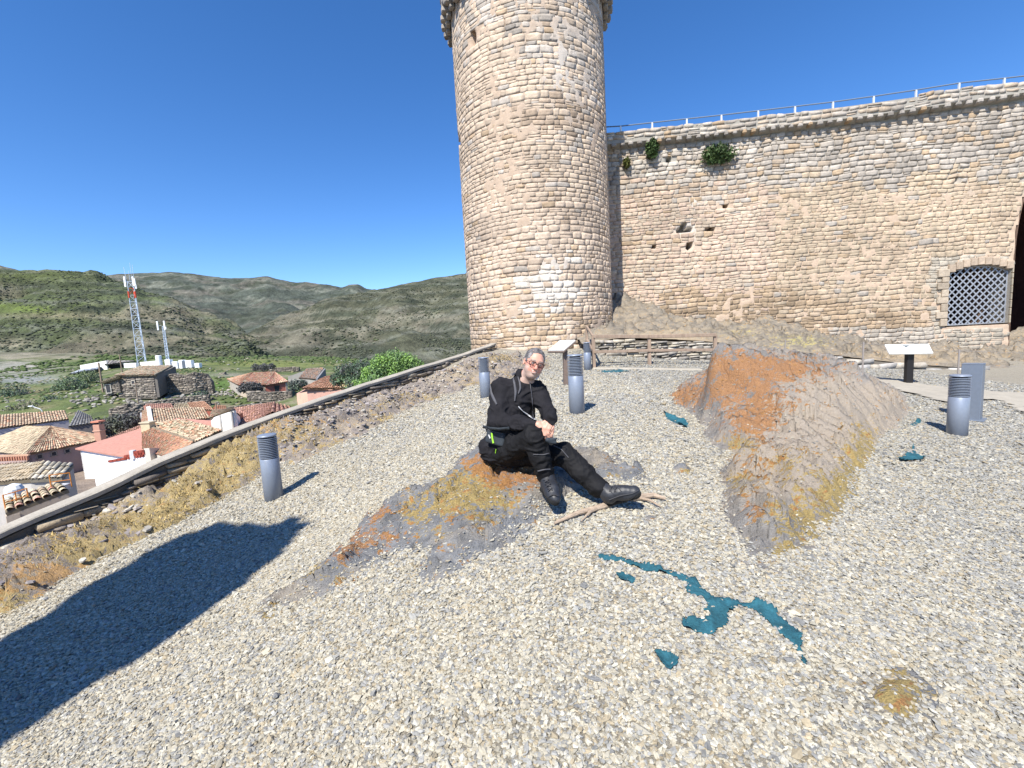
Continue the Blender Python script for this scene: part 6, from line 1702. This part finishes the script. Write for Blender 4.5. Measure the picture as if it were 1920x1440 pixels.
# dry branch on the gravel below the boots
M_branch = mat('dry_branch', (.36, .28, .21), .95, nscale=14, namt=.4, bump=.5, bscale=60, bdist=.01, stretch=(1, 4, 4))
pts = [Gpix(*q) for q in [(1040, 990), (1085, 972), (1130, 958), (1165, 946), (1200, 940), (1225, 938), (1248, 943)]]
e = empty('dead_branch', pts[3], 'thin dry grey brown branch lying in the gravel under the outstretched boot', 'branch')
mb = MB(); mb.tube([p + [0, 0, .035 + .008 * (i % 2)] for i, p in enumerate(pts)], [.010, .018, .024, .027, .026, .02, .012], 8); mb.build('stem', M_branch, e)
for a, b in (((1200, 942), (1240, 958)), ((1120, 962), (1090, 985)), ((1180, 946), (1215, 934))):
    A, B = Gpix(*a), Gpix(*b); mb = MB(); mb.tube([A + [0, 0, .035], (A + B) / 2 + [0, 0, .05], B + [0, 0, .03]], [.014, .010, .004], 6); mb.build('twig', M_branch, e)

# the tall rock the photographer stands beside: it throws the big shadow
rs_out = [(0, 1440), (100, 1345), (230, 1262), (330, 1205), (400, 1150), (470, 1110), (520, 1065), (560, 1035), (585, 1005), (622, 968), (590, 964), (572, 961), (540, 975), (510, 973), (430, 972), (370, 995), (310, 1030), (240, 1070), (190, 1095), (150, 1130), (100, 1160), (0, 1185), (-200, 1230), (-300, 1330), (-200, 1480)]
g3 = [Gpix(*q) for q in rs_out]
# trace each shadow point back along the sun onto an upright slab behind and left of the camera
nrm = np.array([SV.x, SV.y, 0]); nrm /= np.linalg.norm(nrm)
side = np.array([-nrm[1], nrm[0], 0])
org = np.array([-4.6, -1.9, 0])
sv = np.array(SV)
prof = []
for p in g3:
    t = ((org - p) @ nrm) / (sv @ nrm); q = p + sv * t
    prof.append(((q - org) @ side, q[2]))
prof = np.array(prof)
print('ROCKPROFILE', prof.round(2).tolist())
# crag that throws the big shadow
prof = prof[np.argsort(np.arctan2(prof[:, 1] - 6.2, prof[:, 0] + 1.2))]
PR = [(-4.2, -1.5), (.9, -1.5), (.35, 1.0), (-.05, 3.2), (-.19, 4.66), (-.34, 4.97), (-.29, 5.4), (-.19, 5.77), (-.23, 6.13), (-.13, 6.46), (-.21, 6.84), (-.23, 7.13), (-.39, 7.45), (-.56, 7.93), (-.92, 7.95), (-1.12, 7.97), (-1.21, 7.74), (-1.49, 7.71), (-2.21, 7.56),
      (-2.32, 7.15), (-2.2, 6.68), (-2.11, 6.21), (-2.11, 5.94), (-1.94, 5.67), (-1.89, 5.43), (-2.18, 5.11), (-2.5, 4.6), (-2.6, 3.5), (-3.0, 2.0), (-3.6, .3)]
PRa = np.array(PR); PRa = np.concatenate([PRa[:19], [(-1.9, 7.38), (-2.3, 7.2), (-1.95, 6.95), (-2.2, 6.62), (-1.75, 6.3), (-2.0, 6.05), (-1.6, 5.75), (-1.75, 5.5), (-1.55, 5.25)], PRa[25:]])
gu = np.arange(-4.6, 1.3, .09); gv = np.arange(-1.6, 8.2, .09)
U, Vv = np.meshgrid(gu, gv, indexing='ij'); D = polydist(U, Vv, PRa)
depth = 1.5 * np.sqrt(np.clip(D, 0, .7) / .7) + .25
nz_ = fbm(np.stack([U * 1.2, Vv * 2.2, U * 0], -1), 5)
def crag(front):
    off = (-.05 + .12 * nz_ * sstep(0, .3, D)) if front else -(depth + .2 * nz_)
    # front looks away from the sun (towards the picture), back towards the sun
    p = org[None, None] + side[None, None] * U[..., None] + nrm[None, None] * (-off[..., None]) 
    p = p.copy(); p[..., 2] = Vv
    return p
A_, B2 = crag(True), crag(False)
Fg = grid_faces(len(gu), len(gv)); k = (D.reshape(-1)[Fg] > 0).all(1); Fk = Fg[k]
nV = U.size
# stitch the rim
from collections import Counter
ed = Counter(); dirs = {}
for f in Fk.tolist():
    for i in range(4):
        a, b = f[i], f[(i + 1) % 4]; ed[(min(a, b), max(a, b))] += 1; dirs[(min(a, b), max(a, b))] = (a, b)
rim = [(dirs[q][0], dirs[q][1], dirs[q][1] + nV, dirs[q][0] + nV) for q, c in ed.items() if c == 1]
F = np.concatenate([Fk[:, ::-1], Fk + nV, np.array(rim)])
Vc, F, _ = compact(np.concatenate([A_.reshape(-1, 3), B2.reshape(-1, 3)]), F)
Pc = mesh('rock_crag', Vc, F, M_rockB, None, np.zeros((len(Vc), 3)), True, origin=(org[0] - 1.0, org[1] + .5, float(G0(org[0], org[1]))))
tag(Pc, 'tall brown rock crag beside the photographer that throws the long dark shadow', 'rock')

# ------------------------------------------------------------------ the seated man: implicit surfaces turned into meshes
class Field:
    def __init__(s, lo, hi, h):
        s.lo = np.array(lo, float); s.h = h; s.n = np.ceil((np.array(hi) - s.lo) / h).astype(int) + 1
        s.f = np.full(s.n, .08, np.float32)
    def blk(s, lo, hi):
        a = np.clip(np.floor((lo - s.lo) / s.h).astype(int), 0, s.n - 1); b = np.clip(np.ceil((hi - s.lo) / s.h).astype(int) + 1, 1, s.n)
        sl = tuple(slice(a[i], b[i]) for i in range(3))
        g = [s.lo[i] + np.arange(a[i], b[i]) * s.h for i in range(3)]
        return sl, np.stack(np.meshgrid(*g, indexing='ij'), -1)
    def put(s, sl, d, k, sub=False):
        d = d.astype(np.float32); f = s.f[sl]
        if sub:
            s.f[sl] = np.maximum(f, -d); return
        if k > 0:
            h = np.maximum(k - np.abs(f - d), 0) / k; s.f[sl] = np.minimum(f, d) - h * h * k * .25
        else: s.f[sl] = np.minimum(f, d)
    def cap(s, a, b, ra, rb, k=.03, flat=None):
        a = np.asarray(a, float); b = np.asarray(b, float); m = max(ra, rb) + k + .02
        sl, p = s.blk(np.minimum(a, b) - m, np.maximum(a, b) + m)
        ab = b - a; t = np.clip(((p - a) @ ab) / (ab @ ab + 1e-12), 0, 1)
        d = np.linalg.norm(p - a - t[..., None] * ab, axis=-1) - (ra + (rb - ra) * t)
        s.put(sl, d, k)
    def chain(s, pts, rr, k=.03):
        for i in range(len(pts) - 1): s.cap(pts[i], pts[i + 1], rr[i], rr[i + 1], k)
    def ell(s, c, r, R=None, k=.03, sub=False):
        c = np.asarray(c, float); r = np.asarray(r, float); m = r.max() + k + .02
        sl, p = s.blk(c - m, c + m); q = p - c
        if R is not None: q = q @ R
        kk = np.linalg.norm(q / r, axis=-1); k2 = np.linalg.norm(q / r ** 2, axis=-1) + 1e-9
        s.put(sl, kk * (kk - 1) / k2, k, sub)
    def box(s, c, hs, R=None, rad=.02, k=.02):
        c = np.asarray(c, float); hs = np.asarray(hs, float); m = np.linalg.norm(hs) + k + .02
        sl, p = s.blk(c - m, c + m); q = p - c
        if R is not None: q = q @ R
        q = np.abs(q) - (hs - rad)
        s.put(sl, np.linalg.norm(np.maximum(q, 0), axis=-1) + np.minimum(q.max(-1), 0) - rad, k)
    def nets(s):
        f = s.f; n = np.array(f.shape)
        neg = f < 0
        c = np.zeros(n - 1, int)
        offs = [(i, j, k) for i in (0, 1) for j in (0, 1) for k in (0, 1)]
        def sh(arr, o): return arr[o[0]:n[0] - 1 + o[0], o[1]:n[1] - 1 + o[1], o[2]:n[2] - 1 + o[2]]
        for o in offs: c += sh(neg, o)
        act = (c > 0) & (c < 8)
        idx = np.full(n - 1, -1, int); ii = np.argwhere(act); idx[act] = np.arange(len(ii))
        P_ = np.zeros((len(ii), 3)); W = np.zeros(len(ii))
        corner = {o: sh(f, o)[act] for o in offs}
        for a in offs:
            for ax in range(3):
                if a[ax] == 0:
                    b = list(a); b[ax] = 1; b = tuple(b)
                    fa, fb = corner[a], corner[b]; m = (fa < 0) != (fb < 0)
                    t = np.where(m, fa / (fa - fb + 1e-12), 0)
                    q = np.tile(np.array(a, float), (len(ii), 1)); q[:, ax] += t
                    P_[m] += q[m]; W[m] += 1
        V = (ii + P_ / W[:, None]) * s.h + s.lo
        F = []
        for ax in range(3):
            u, v = (ax + 1) % 3, (ax + 2) % 3
            s0 = [slice(1, n[i] - 1) for i in range(3)]; s0[ax] = slice(0, n[ax] - 1)
            s1 = list(s0); s1[ax] = slice(1, n[ax])
            a, b = neg[tuple(s0)], neg[tuple(s1)]
            for fl, m in ((False, a & ~b), (True, ~a & b)):
                e = np.argwhere(m)
                e[:, u] += 1; e[:, v] += 1
                def g(du, dv):
                    q = e.copy(); q[:, u] += du; q[:, v] += dv; return idx[q[:, 0], q[:, 1], q[:, 2]]
                quad = np.stack([g(-1, -1), g(0, -1), g(0, 0), g(-1, 0)], 1)
                F.append(quad[:, ::-1] if fl else quad)
        F = np.concatenate(F); F = F[(F >= 0).all(1)]
        return V, F
def vnorm(V, F):
    n = np.cross(V[F[:, 2]] - V[F[:, 0]], V[F[:, 3]] - V[F[:, 1]]); N = np.zeros_like(V)
    for k in range(4): np.add.at(N, F[:, k], n)
    return N / (np.linalg.norm(N, axis=1)[:, None] + 1e-12)
def relax(V, F, it=2, w=.5):
    for _ in range(it):
        S_ = np.zeros_like(V); c = np.zeros(len(V))
        for k in range(4):
            for o in (1, 3): np.add.at(S_, F[:, k], V[F[:, (k + o) % 4]]); np.add.at(c, F[:, k], 1)
        V = V * (1 - w) + w * S_ / c[:, None]
    return V

J = dict(pel=P(943, 838, 3.56), che=P(968, 752, 3.50), nec=P(983, 706, 3.44), shR=P(940, 727, 3.44), shL=P(1008, 733, 3.45), elR=P(931, 790, 3.33), wrR=P(1008, 797, 3.11),
         elL=P(1027, 772, 3.30), wrL=P(1034, 784, 3.12), hiR=P(946, 848, 3.50), hiL=P(972, 850, 3.50), knR=P(1000, 815, 3.13), anR=P(1023, 893, 3.17), knL=P(1056, 851, 3.28), anL=P(1126, 916, 3.12))
HCn = P(1001, 683, 3.38)
hf = np.array([.16, -1.0, -.08]); hf /= np.linalg.norm(hf)
hu = np.array([.36, 0, 1.0]); hu -= hf * (hu @ hf); hu /= np.linalg.norm(hu)
hr = np.cross(hf, hu)       # the viewer sees -hr at... points to his right side
HR = np.stack([hr, hf, hu], 1)
def H(x, y, z): return HCn + HR @ np.array([x, y, z]) * .98
LO = np.array([-.30, 2.75, .10]); HI = np.array([1.25, 3.95, 1.62])
# ---- body
B = Field(LO, HI, .0052)
B.chain([J['pel'], J['che'] + [0, .02, 0], J['nec'] + [0, .02, -.03]], [.12, .13, .07], .05)
B.cap(J['shR'], J['shL'], .06, .06, .05)
B.cap(J['nec'] + [-.01, .03, -.04], H(0, -.015, -.06), .062, .058, .03)
B.chain([J['shR'], J['elR'], J['wrR']], [.05, .042, .028], .03); B.chain([J['shL'], J['elL'], J['wrL']], [.05, .042, .028], .03)
B.chain([J['hiR'], J['knR'], J['anR']], [.085, .05, .036], .03); B.chain([J['hiL'], J['knL'], J['anL']], [.085, .05, .036], .03)
# head
B.ell(H(0, -.018, .038), (.076, .094, .088), HR, 0.02)
B.ell(H(0, .022, -.028), (.062, .062, .085), HR, .03)
B.ell(H(0, .040, -.083), (.036, .034, .030), HR, .025)
B.ell(H(-.040, .040, -.035), (.026, .030, .036), HR, .02); B.ell(H(.040, .040, -.035), (.026, .030, .036), HR, .02)
B.ell(H(0, .068, .034), (.052, .018, .016), HR, .02)
B.cap(H(0, .082, .018), H(0, .108, -.020), .007, .013, .012); B.ell(H(-.012, .093, -.024), (.009, .011, .008), HR, .006); B.ell(H(.012, .093, -.024), (.009, .011, .008), HR, .006)
B.ell(H(0, .085, -.049), (.024, .012, .005), HR, .004); B.ell(H(0, .084, -.060), (.022, .012, .006), HR, .004)
for sx in (-1, 1):
    B.ell(H(sx * .031, .089, .012), (.016, .014, .011), HR, 0, True)
    B.ell(H(sx * .031, .076, .012), (.0125, .0125, .0125), HR, .001)
    B.ell(H(sx * .080, -.012, -.002), (.008, .019, .032), HR, .006); B.ell(H(sx * .087, -.008, .002), (.006, .009, .017), HR, 0, True)
# hands with curled fingers
HANDQ = []
def hand(w, tip, across, curl, thumb_side, s=1.0):
    w = np.asarray(w, float); d = tip - w; L = np.linalg.norm(d); d /= L
    a = across - d * (across @ d); a /= np.linalg.norm(a); c = np.asarray(curl, float); c = c - d * (c @ d) - a * (c @ a); c /= np.linalg.norm(c)
    k = w + d * .085 * s
    B.chain([w - d * .004, w + d * .02], [.025, .029], .01)
    B.cap(w + d * .03 + a * .018, k + a * .026, .016, .0135, .012); B.cap(w + d * .03 - a * .018, k - a * .026, .016, .0135, .012); B.cap(w + d * .025, k, .018, .0145, .012)
    for i, (o, l) in enumerate(((.031, .066), (.0105, .076), (-.0105, .071), (-.031, .056))):
        p0 = k + a * o; ang = .35 + .12 * i; p = [p0]; dd = d.copy()
        for j, fr_ in enumerate((.46, .31, .23)):
            t = ang + j * .42; dd = d * cos(t) + c * sin(t) + a * o * .9; dd /= np.linalg.norm(dd); p.append(p[-1] + dd * l * fr_ * s)
        B.chain(p, [.0098, .0092, .0084, .0074], .0035)
    b = w + d * .025 + a * .028 * thumb_side; m1 = b + (d * .7 + a * .7 * thumb_side + c * .3) * .035; m2 = m1 + (d * .9 + a * .25 * thumb_side + c * .5) * .032
    B.chain([b, m1, m2, m2 + (d * .9 + c * .6) * .02], [.015, .012, .0105, .008], .008)
hand(J['wrL'], P(1027, 815, 3.06), np.array([1, .1, 0.]), np.array([-.2, .9, -.2]), -1)
hand(J['wrR'] + [.01, 0, 0], P(1026, 822, 3.07), np.array([.6, .1, .8]), np.array([.7, .6, -.5]), 1)
V, F = B.nets(); V = relax(V, F, 1, .4)
q = (V - HCn) @ HR / .98
near = np.abs(q).max(1) < .20
x, y, z = q.T
skin = np.tile(np.array([.56, .30, .22]), (len(V), 1))
n1 = fbm(V * 40, 3)[:, None]
skin *= 1 + .06 * n1
red = near & (y > .02) & (z < .01) & (z > -.05)
skin[red] = skin[red] * np.array([1.03, .84, .84])
be = near & (y > -.03) & ((z < -.055) | ((z < -.032) & (np.abs(x) < .03) & (z > -.046) & (y > .07)) | ((np.abs(x) > .05) & (z < -.02) & (z < .0)))
skin[be] = skin[be] * .35 + .65 * np.array([.40, .33, .29]) * (1 + .25 * n1[be])
lip = near & (y > .078) & (np.abs(z + .056 - 9 * x ** 2) < .006) & (np.abs(x) < .026)
skin[lip] = [.38, .12, .10]
mo = near & (y > .075) & (np.abs(z + .0555 - 9 * x ** 2) < .0026) & (np.abs(x) < .022); skin[mo] = [.62, .56, .50]
brow = near & (y > .06) & (np.abs(z - .036 + .1 * x ** 2) < .005) & (np.abs(x) > .014) & (np.abs(x) < .052); skin[brow] = [.22, .18, .16]
for sx in (-1, 1):
    e_ = near & (((x - sx * .031) ** 2 + (z - .012) ** 2) < .010 ** 2) & (y > .07); skin[e_] = [.35, .27, .24]
    e_ = near & (((x - sx * .031) ** 2 + (z - .012) ** 2) < .0045 ** 2) & (y > .07); skin[e_] = [.05, .035, .03]
M_skin = mat('skin', (1, 1, 1), .5, attr='Col', nscale=60, namt=.06, spec=.4)
seat = P(943, 878, 3.58)
body = mesh('person', V, F, M_skin, None, skin, True, origin=seat)
tag(body, 'man in black jacket and trousers and glasses sitting on the rock, one leg outstretched', 'person')
def garment(name, fld, m, fold=.006, sc=(9, 9, 9), seed=0, colr=None, par=body, ridge=.5):
    V, F = fld.nets(); V = relax(V, F, 2, .5); N = vnorm(V, F)
    if fold:
        wp = V + .05 * np.stack([vnoise(V * 7 + 3), vnoise(V * 7 + 31), vnoise(V * 7 + 57)], -1)
        w = fbm(wp * np.array(sc) + seed, 3, .5)
        r = np.maximum(0, 1 - np.abs(fbm(wp * np.array(sc) * .9 + seed + 11, 2)) * 3.2)
        r2 = np.maximum(0, 1 - np.abs(fbm(wp[:, [1, 2, 0]] * np.array(sc) * 1.5 + seed + 23, 2)) * 3.5)
        V = V + N * (fold * (.7 * w + 1.1 * r + .55 * r2 - .5))[:, None]
    return mesh(name, V, F, m, par, None if colr is None else colr(V), True, origin=seat), V
M_jack = mat('jacket_cloth', (.0155, .015, .018), .85, nscale=14, namt=.35, bump=.35, bscale=90, bdist=.004, spec=.15)
M_trou = mat('trouser_cloth', (.0125, .0125, .014), .72, nscale=12, namt=.4, bump=.4, bscale=70, bdist=.005, spec=.12)
# ---- jacket
A = Field(LO, HI, .0065)
A.chain([J['pel'] + [-.005, 0, .0], (J['pel'] + J['che']) / 2 + [.005, -.02, 0], J['che'] + [0, 0, .0], J['nec'] + [-.01, .03, -.06]], [.155, .175, .150, .085], .06)
A.cap(J['shR'] + [.02, 0, 0], J['shL'] - [.02, 0, 0], .082, .078, .06)
A.chain([J['nec'] + [-.035, .03, -.055], J['nec'] + [-.020, .02, -.008]], [.080, .074], .02)
A.chain([J['shR'], (J['shR'] + J['elR']) / 2, J['elR'], (J['elR'] + J['wrR']) / 2, J['wrR'] - (J['wrR'] - J['elR']) * .06], [.078, .074, .066, .058, .043], .035)
A.chain([J['shL'], (J['shL'] + J['elL']) / 2, J['elL'], J['wrL'] - (J['wrL'] - J['elL']) * .02], [.074, .070, .062, .048], .035)
A.cap(P(925, 842, 3.56), P(962, 846, 3.46), .12, .11, .05)
# open neck and cuffs
A.ell(H(0, .0, -.055), (.066, .085, .085), HR, 0, True)
_, VJ = garment('jacket', A, M_jack, .0125, (6, 6, 10), 3)
# ---- trousers
T_ = Field(LO, HI, .0065)
T_.cap(J['hiR'] + [0, .02, 0], J['hiL'] + [0, .02, 0], .125, .12, .05)
T_.chain([J['hiR'], J['hiR'] * .45 + J['knR'] * .55, J['knR'], J['knR'] * .5 + J['anR'] * .5, J['anR'] + (J['knR'] - J['anR']) * .06], [.115, .100, .085, .080, .074], .03)
T_.chain([J['hiL'], J['hiL'] * .45 + J['knL'] * .55, J['knL'], J['knL'] * .5 + J['anL'] * .5, J['anL'] + (J['knL'] - J['anL']) * .04], [.110, .095, .085, .082, .076], .03)
_, VT = garment('trousers', T_, M_trou, .010, (7, 7, 11), 7)
# ---- boots
M_boot = mat('boot_leather', (.022, .024, .030), .5, nscale=30, namt=.3, bump=.3, bscale=80, bdist=.004, spec=.5)
M_sole = mat('boot_sole', (.010, .010, .010), .8, bump=.6, bscale=60, bdist=.006)
def boot(an, heel, toe, up, seed):
    d = toe - heel; L = np.linalg.norm(d); d /= L; up = up - d * (up @ d); up /= np.linalg.norm(up); s = np.cross(d, up)
    R_ = np.stack([d, s, up], 1)
    f = Field(LO, HI, .0055)
    f.chain([an + (an - heel) * .15, heel + d * .055 + up * .055], [.058, .050], .02)
    f.ell(heel + d * .045 + up * .035, (.052, .042, .045), R_, .03)
    f.chain([heel + d * .055 + up * .070, heel + d * .13 + up * .056, toe - d * .105 + up * .038, toe - d * .052 + up * .030], [.046, .043, .040, .034], .04)
    f.ell(toe - d * .095 + up * .022, (.088, .049, .030), R_, .03)
    V, F = f.nets(); V = relax(V, F, 2); N = vnorm(V, F); V = V + N * (.0018 * fbm(V * 35, 3))[:, None]
    o = mesh('boot', V, F, M_boot, body, None, True, origin=heel); V0 = V.copy()
    g = Field(LO, HI, .0055)
    g.cap(heel + d * .03 - up * .004, heel + d * .10 - up * .002, .040, .034, .02); g.cap(heel + d * .10, toe - d * .055 + up * .001, .034, .045, .02)
    # flatten the sole
    V, F = g.nets(); hgt = (V - heel) @ up; V = V + up * (np.clip(hgt, -.017, .009) - hgt)[:, None]
    mesh('sole', V, F, M_sole, o, None, False, origin=heel)
    return o, V0
BR = boot(J['anR'], P(1019, 915, 3.17), P(1043, 946, 2.93), np.array([.35, .15, 1.0]), 1)
BL = boot(J['anL'], P(1136, 942, 3.10), P(1204, 922, 3.00), np.array([-.25, -.35, 1.0]), 2)
# ---- hair
Hh = Field(LO, HI, .005)
Hh.ell(H(0, -.022, .040), (.0805, .0975, .0915), HR, 0)
Hh.ell(H(0, .072, -.012), (.075, .075, .085), HR, 0, True); Hh.ell(H(0, .085, .045), (.062, .070, .056), HR, 0, True)
Hh.ell(H(-.082, -.01, -.03), (.03, .04, .045), HR, 0, True); Hh.ell(H(.082, -.01, -.03), (.03, .04, .045), HR, 0, True)
V, F = Hh.nets(); N = vnorm(V, F); V = V + N * (.004 * fbm(V * 60, 3))[:, None]
w = fbm(V * 45, 3)
hc = np.array([.15, .14, .14])[None] * (1 + .8 * w)[:, None]
hc[((V - HCn) @ hr) < -.05] *= 1.6
mesh('hair', V, F, mat('hair', (1, 1, 1), .6, attr='Col', bump=.8, bscale=160, bdist=.004), body, np.clip(hc, .03, .6), True, origin=HCn)
# ---- glasses
M_gl = mat('glasses_frame', (.035, .006, .007), .3, spec=.6)
gl = MB()
for sx in (-1, 1):
    pts = [H(sx * (.034 + .027 * np.sign(cos(t)) * abs(cos(t)) ** .4), .098 - .012 * abs(sx * (.034 + .026 * cos(t))) / .06, .010 + .0155 * np.sign(sin(t)) * abs(sin(t)) ** .5) for t in np.linspace(0, 2 * pi, 21)]
    gl.tube(pts, .0030, 6, caps=False); gl.tube([H(sx * .060, .088, .018), H(sx * .078, .060, .016), H(sx * .082, -.01, .012)], .0024, 6)
gl.tube([H(-.008, .100, .014), H(0, .104, .016), H(.008, .100, .014)], .0024, 6)
g = gl.build('glasses', M_gl, body, True, origin=HCn)
# ---- things lying on the clothes, laid over the surface
def front(VV, px, py, off=.006, r=3.0):
    X, Y = PX(VV); m = ((X - px) ** 2 + (Y - py) ** 2) < r * r
    if not m.any():
        m = np.zeros(len(VV), bool); m[np.argmin((X - px) ** 2 + (Y - py) ** 2)] = True
    y = VV[m][:, 1].min(); d = P(px, py, y) - np.array([0, 0, HC]); return np.array([0, 0, HC]) + d * (1 - off / y)
def ribbon(name, VV, pts, w, m, parent=body, off=.006, n=10):
    pts = np.array(pts, float); s = np.concatenate([[0], np.cumsum(np.hypot(*np.diff(pts, axis=0).T))]); t = np.linspace(0, s[-1], n)
    x = np.interp(t, s, pts[:, 0]); y = np.interp(t, s, pts[:, 1]); ww = np.interp(t, s, np.broadcast_to(w, len(pts)))
    Vv = []
    for i in range(n):
        dx = x[min(i + 1, n - 1)] - x[max(i - 1, 0)]; dy = y[min(i + 1, n - 1)] - y[max(i - 1, 0)]; l = hypot(dx, dy) + 1e-9
        for sg in (-.5, .5):
            q = front(VV, x[i] - dy / l * sg * ww[i], y[i] + dx / l * sg * ww[i], off); Vv.append(q)
    V2 = np.array(Vv)
    for c in range(2):
        yy = V2[c::2, 1]; V2[c::2] = V2[c::2]  # keep
    back = V2 + np.array([0, .010, 0]); nV = len(V2)
    F = [(2 * i, 2 * i + 1, 2 * i + 3, 2 * i + 2) for i in range(n - 1)] + [(2 * i + 2 + nV, 2 * i + 3 + nV, 2 * i + 1 + nV, 2 * i + nV) for i in range(n - 1)]
    F += [(2 * i, 2 * i + 2, 2 * i + 2 + nV, 2 * i + nV) for i in range(n - 1)] + [(2 * i + 3, 2 * i + 1, 2 * i + 1 + nV, 2 * i + 3 + nV) for i in range(n - 1)]
    return mesh(name, np.concatenate([V2, back]), F, m, parent, None, True)
M_lace = mat('lace', (.05, .05, .055), .7)
M_refl = mat('reflective_trim', (.075, .075, .085), .6, spec=.3); M_silv = mat('silver_piping', (.55, .56, .58), .4, spec=.5); M_neon = mat('neon_green', (.30, .62, .05), .5)
ribbon('chest_stripe', VJ, [(962, 708), (965, 720), (967, 735), (965, 752)], [2, 4.5, 5, 2], M_refl)
ribbon('chest_stripe', VJ, [(971, 706), (975, 718), (976, 728), (972, 738)], [2, 3.5, 4, 2], M_refl)
ribbon('sleeve_stripe', VJ, [(919, 722), (921, 738), (927, 750), (931, 758)], [2, 5, 5, 3], M_refl)
ribbon('sleeve_piping', VJ, [(972, 762), (980, 771), (990, 778), (1003, 786)], [1.4, 1.2, 2.4, 3.0], M_silv)
ribbon('zip', VJ, [(994, 718), (997, 740), (999, 765), (1000, 785)], 1.6, mat('zip', (.05, .05, .06), .4))
ribbon('logo_patch', VJ, [(960, 703), (966, 700)], 4.5, M_refl, n=4)
ribbon('knee_seam', VT, [(1038, 836), (1052, 842), (1066, 858)], 1.4, M_refl); ribbon('shin_seam', VT, [(1000, 852), (1018, 853), (1030, 850)], 1.2, M_refl)
ribbon('cuff_band', VT, [(1008, 884), (1020, 881), (1032, 880)], 2, M_refl)
for (bo, segs) in ((BR, [((1018, 899), (1029, 903)), ((1029, 898), (1020, 905)), ((1021, 907), (1032, 911)), ((1032, 906), (1023, 913)), ((1025, 915), (1036, 918)), ((1035, 914), (1027, 921))]),
                   (BL, [((1141, 912), (1146, 922)), ((1147, 911), (1143, 921)), ((1150, 913), (1155, 922)), ((1156, 912), (1152, 922)), ((1160, 914), (1165, 921))])):
    for s0_, s1_ in segs: ribbon('lace', bo[1], [s0_, s1_], 1.1, M_lace, bo[0], .005, 5)
ribbon('toe_seam', BR[1], [(1028, 931), (1038, 927), (1047, 930)], 1.0, M_lace, BR[0]); ribbon('side_seam', BL[1], [(1142, 938), (1162, 930), (1185, 926), (1197, 920)], 1.1, M_lace, BL[0])
# shirt collar
mb = MB(); mb.tube([H(-.066, .0, -.070), H(-.058, .035, -.090), H(-.04, .05, -.108)], .006, 6); mb.build('shirt_collar', mat('shirt', (.55, .52, .56), .8), body, True)
# watch on the left wrist
wv = J['wrL'] + (J['elL'] - J['wrL']) * .0; mb = MB(); dW = (J['wrL'] - J['elL']); dW /= np.linalg.norm(dW)
mb.tube([wv - dW * .006, wv + dW * .012], [.033, .033], 16); mb.box(wv + [0, -.01, .03], (.034, .034, .012), None, None, .004); mb.build('watch', mat('watch', (.03, .03, .035), .25, spec=.7), body)
# hip pouch: a bag strapped on, separate thing
bag = Field(LO, HI, .006)
Rb = np.array(Matrix.Rotation(.25, 3, 'Y') @ Matrix.Rotation(-.35, 3, 'Z'))
bc = P(931, 820, 3.385)
bag.box(bc, (.085, .035, .060), Rb, .022, .01)
V, F = bag.nets(); V = relax(V, F, 2)
e = empty('hip_bag', bc - [0, 0, .06], "small dark waist bag with a neon green tab on the seated man's hip", 'bag')
o = mesh('pouch', V, F, mat('bag_cloth', (.030, .038, .048), .7, nscale=15, namt=.3), e, None, True)
VB = V
ribbon('neon_tab', VB, [(922, 812), (923, 822), (925, 831)], 3.2, M_neon, e); ribbon('white_mark', VB, [(916, 815), (919, 822)], 2.2, M_silv, e, n=4)
ribbon('piping', VB, [(915, 806), (928, 810), (944, 813)], 1.1, M_refl, e)
ribbon('strap', VJ, [(905, 800), (916, 803), (935, 805), (955, 803)], 5, MATS['bag_cloth'], e, off=.004)
ribbon('zip_pull', VT if False else VJ, [(930, 842), (929, 850)], 1.8, M_neon, e, n=4)
# black glove and cord in the hands
gb = Field(LO, HI, .005); gp_ = P(1032, 826, 3.05)
gb.cap(gp_ + [-.02, 0, .006], gp_ + [.03, .01, -.004], .018, .014, .01); gb.cap(gp_ + [-.01, 0, -.01], gp_ + [.035, 0, -.018], .010, .009, .01); gb.cap(gp_ + [.01, 0, .01], gp_ + [.045, 0, .012], .009, .008, .01)
V, F = gb.nets(); e = empty('held_strap', gp_ - [0, 0, .02], "bunched black strap with a thin cord loop held in the man's hands", 'strap')
mesh('strap_bundle', V, F, MATS['bag_cloth'], e, None, True)
mb = MB(); mb.tube([P(1030, 812, 3.06), P(1037, 796, 3.05), P(1042, 795, 3.05), P(1046, 800, 3.05), P(1045, 806, 3.05)], .0022, 5); mb.build('cord', mat('cord', (.02, .02, .02), .6), e)
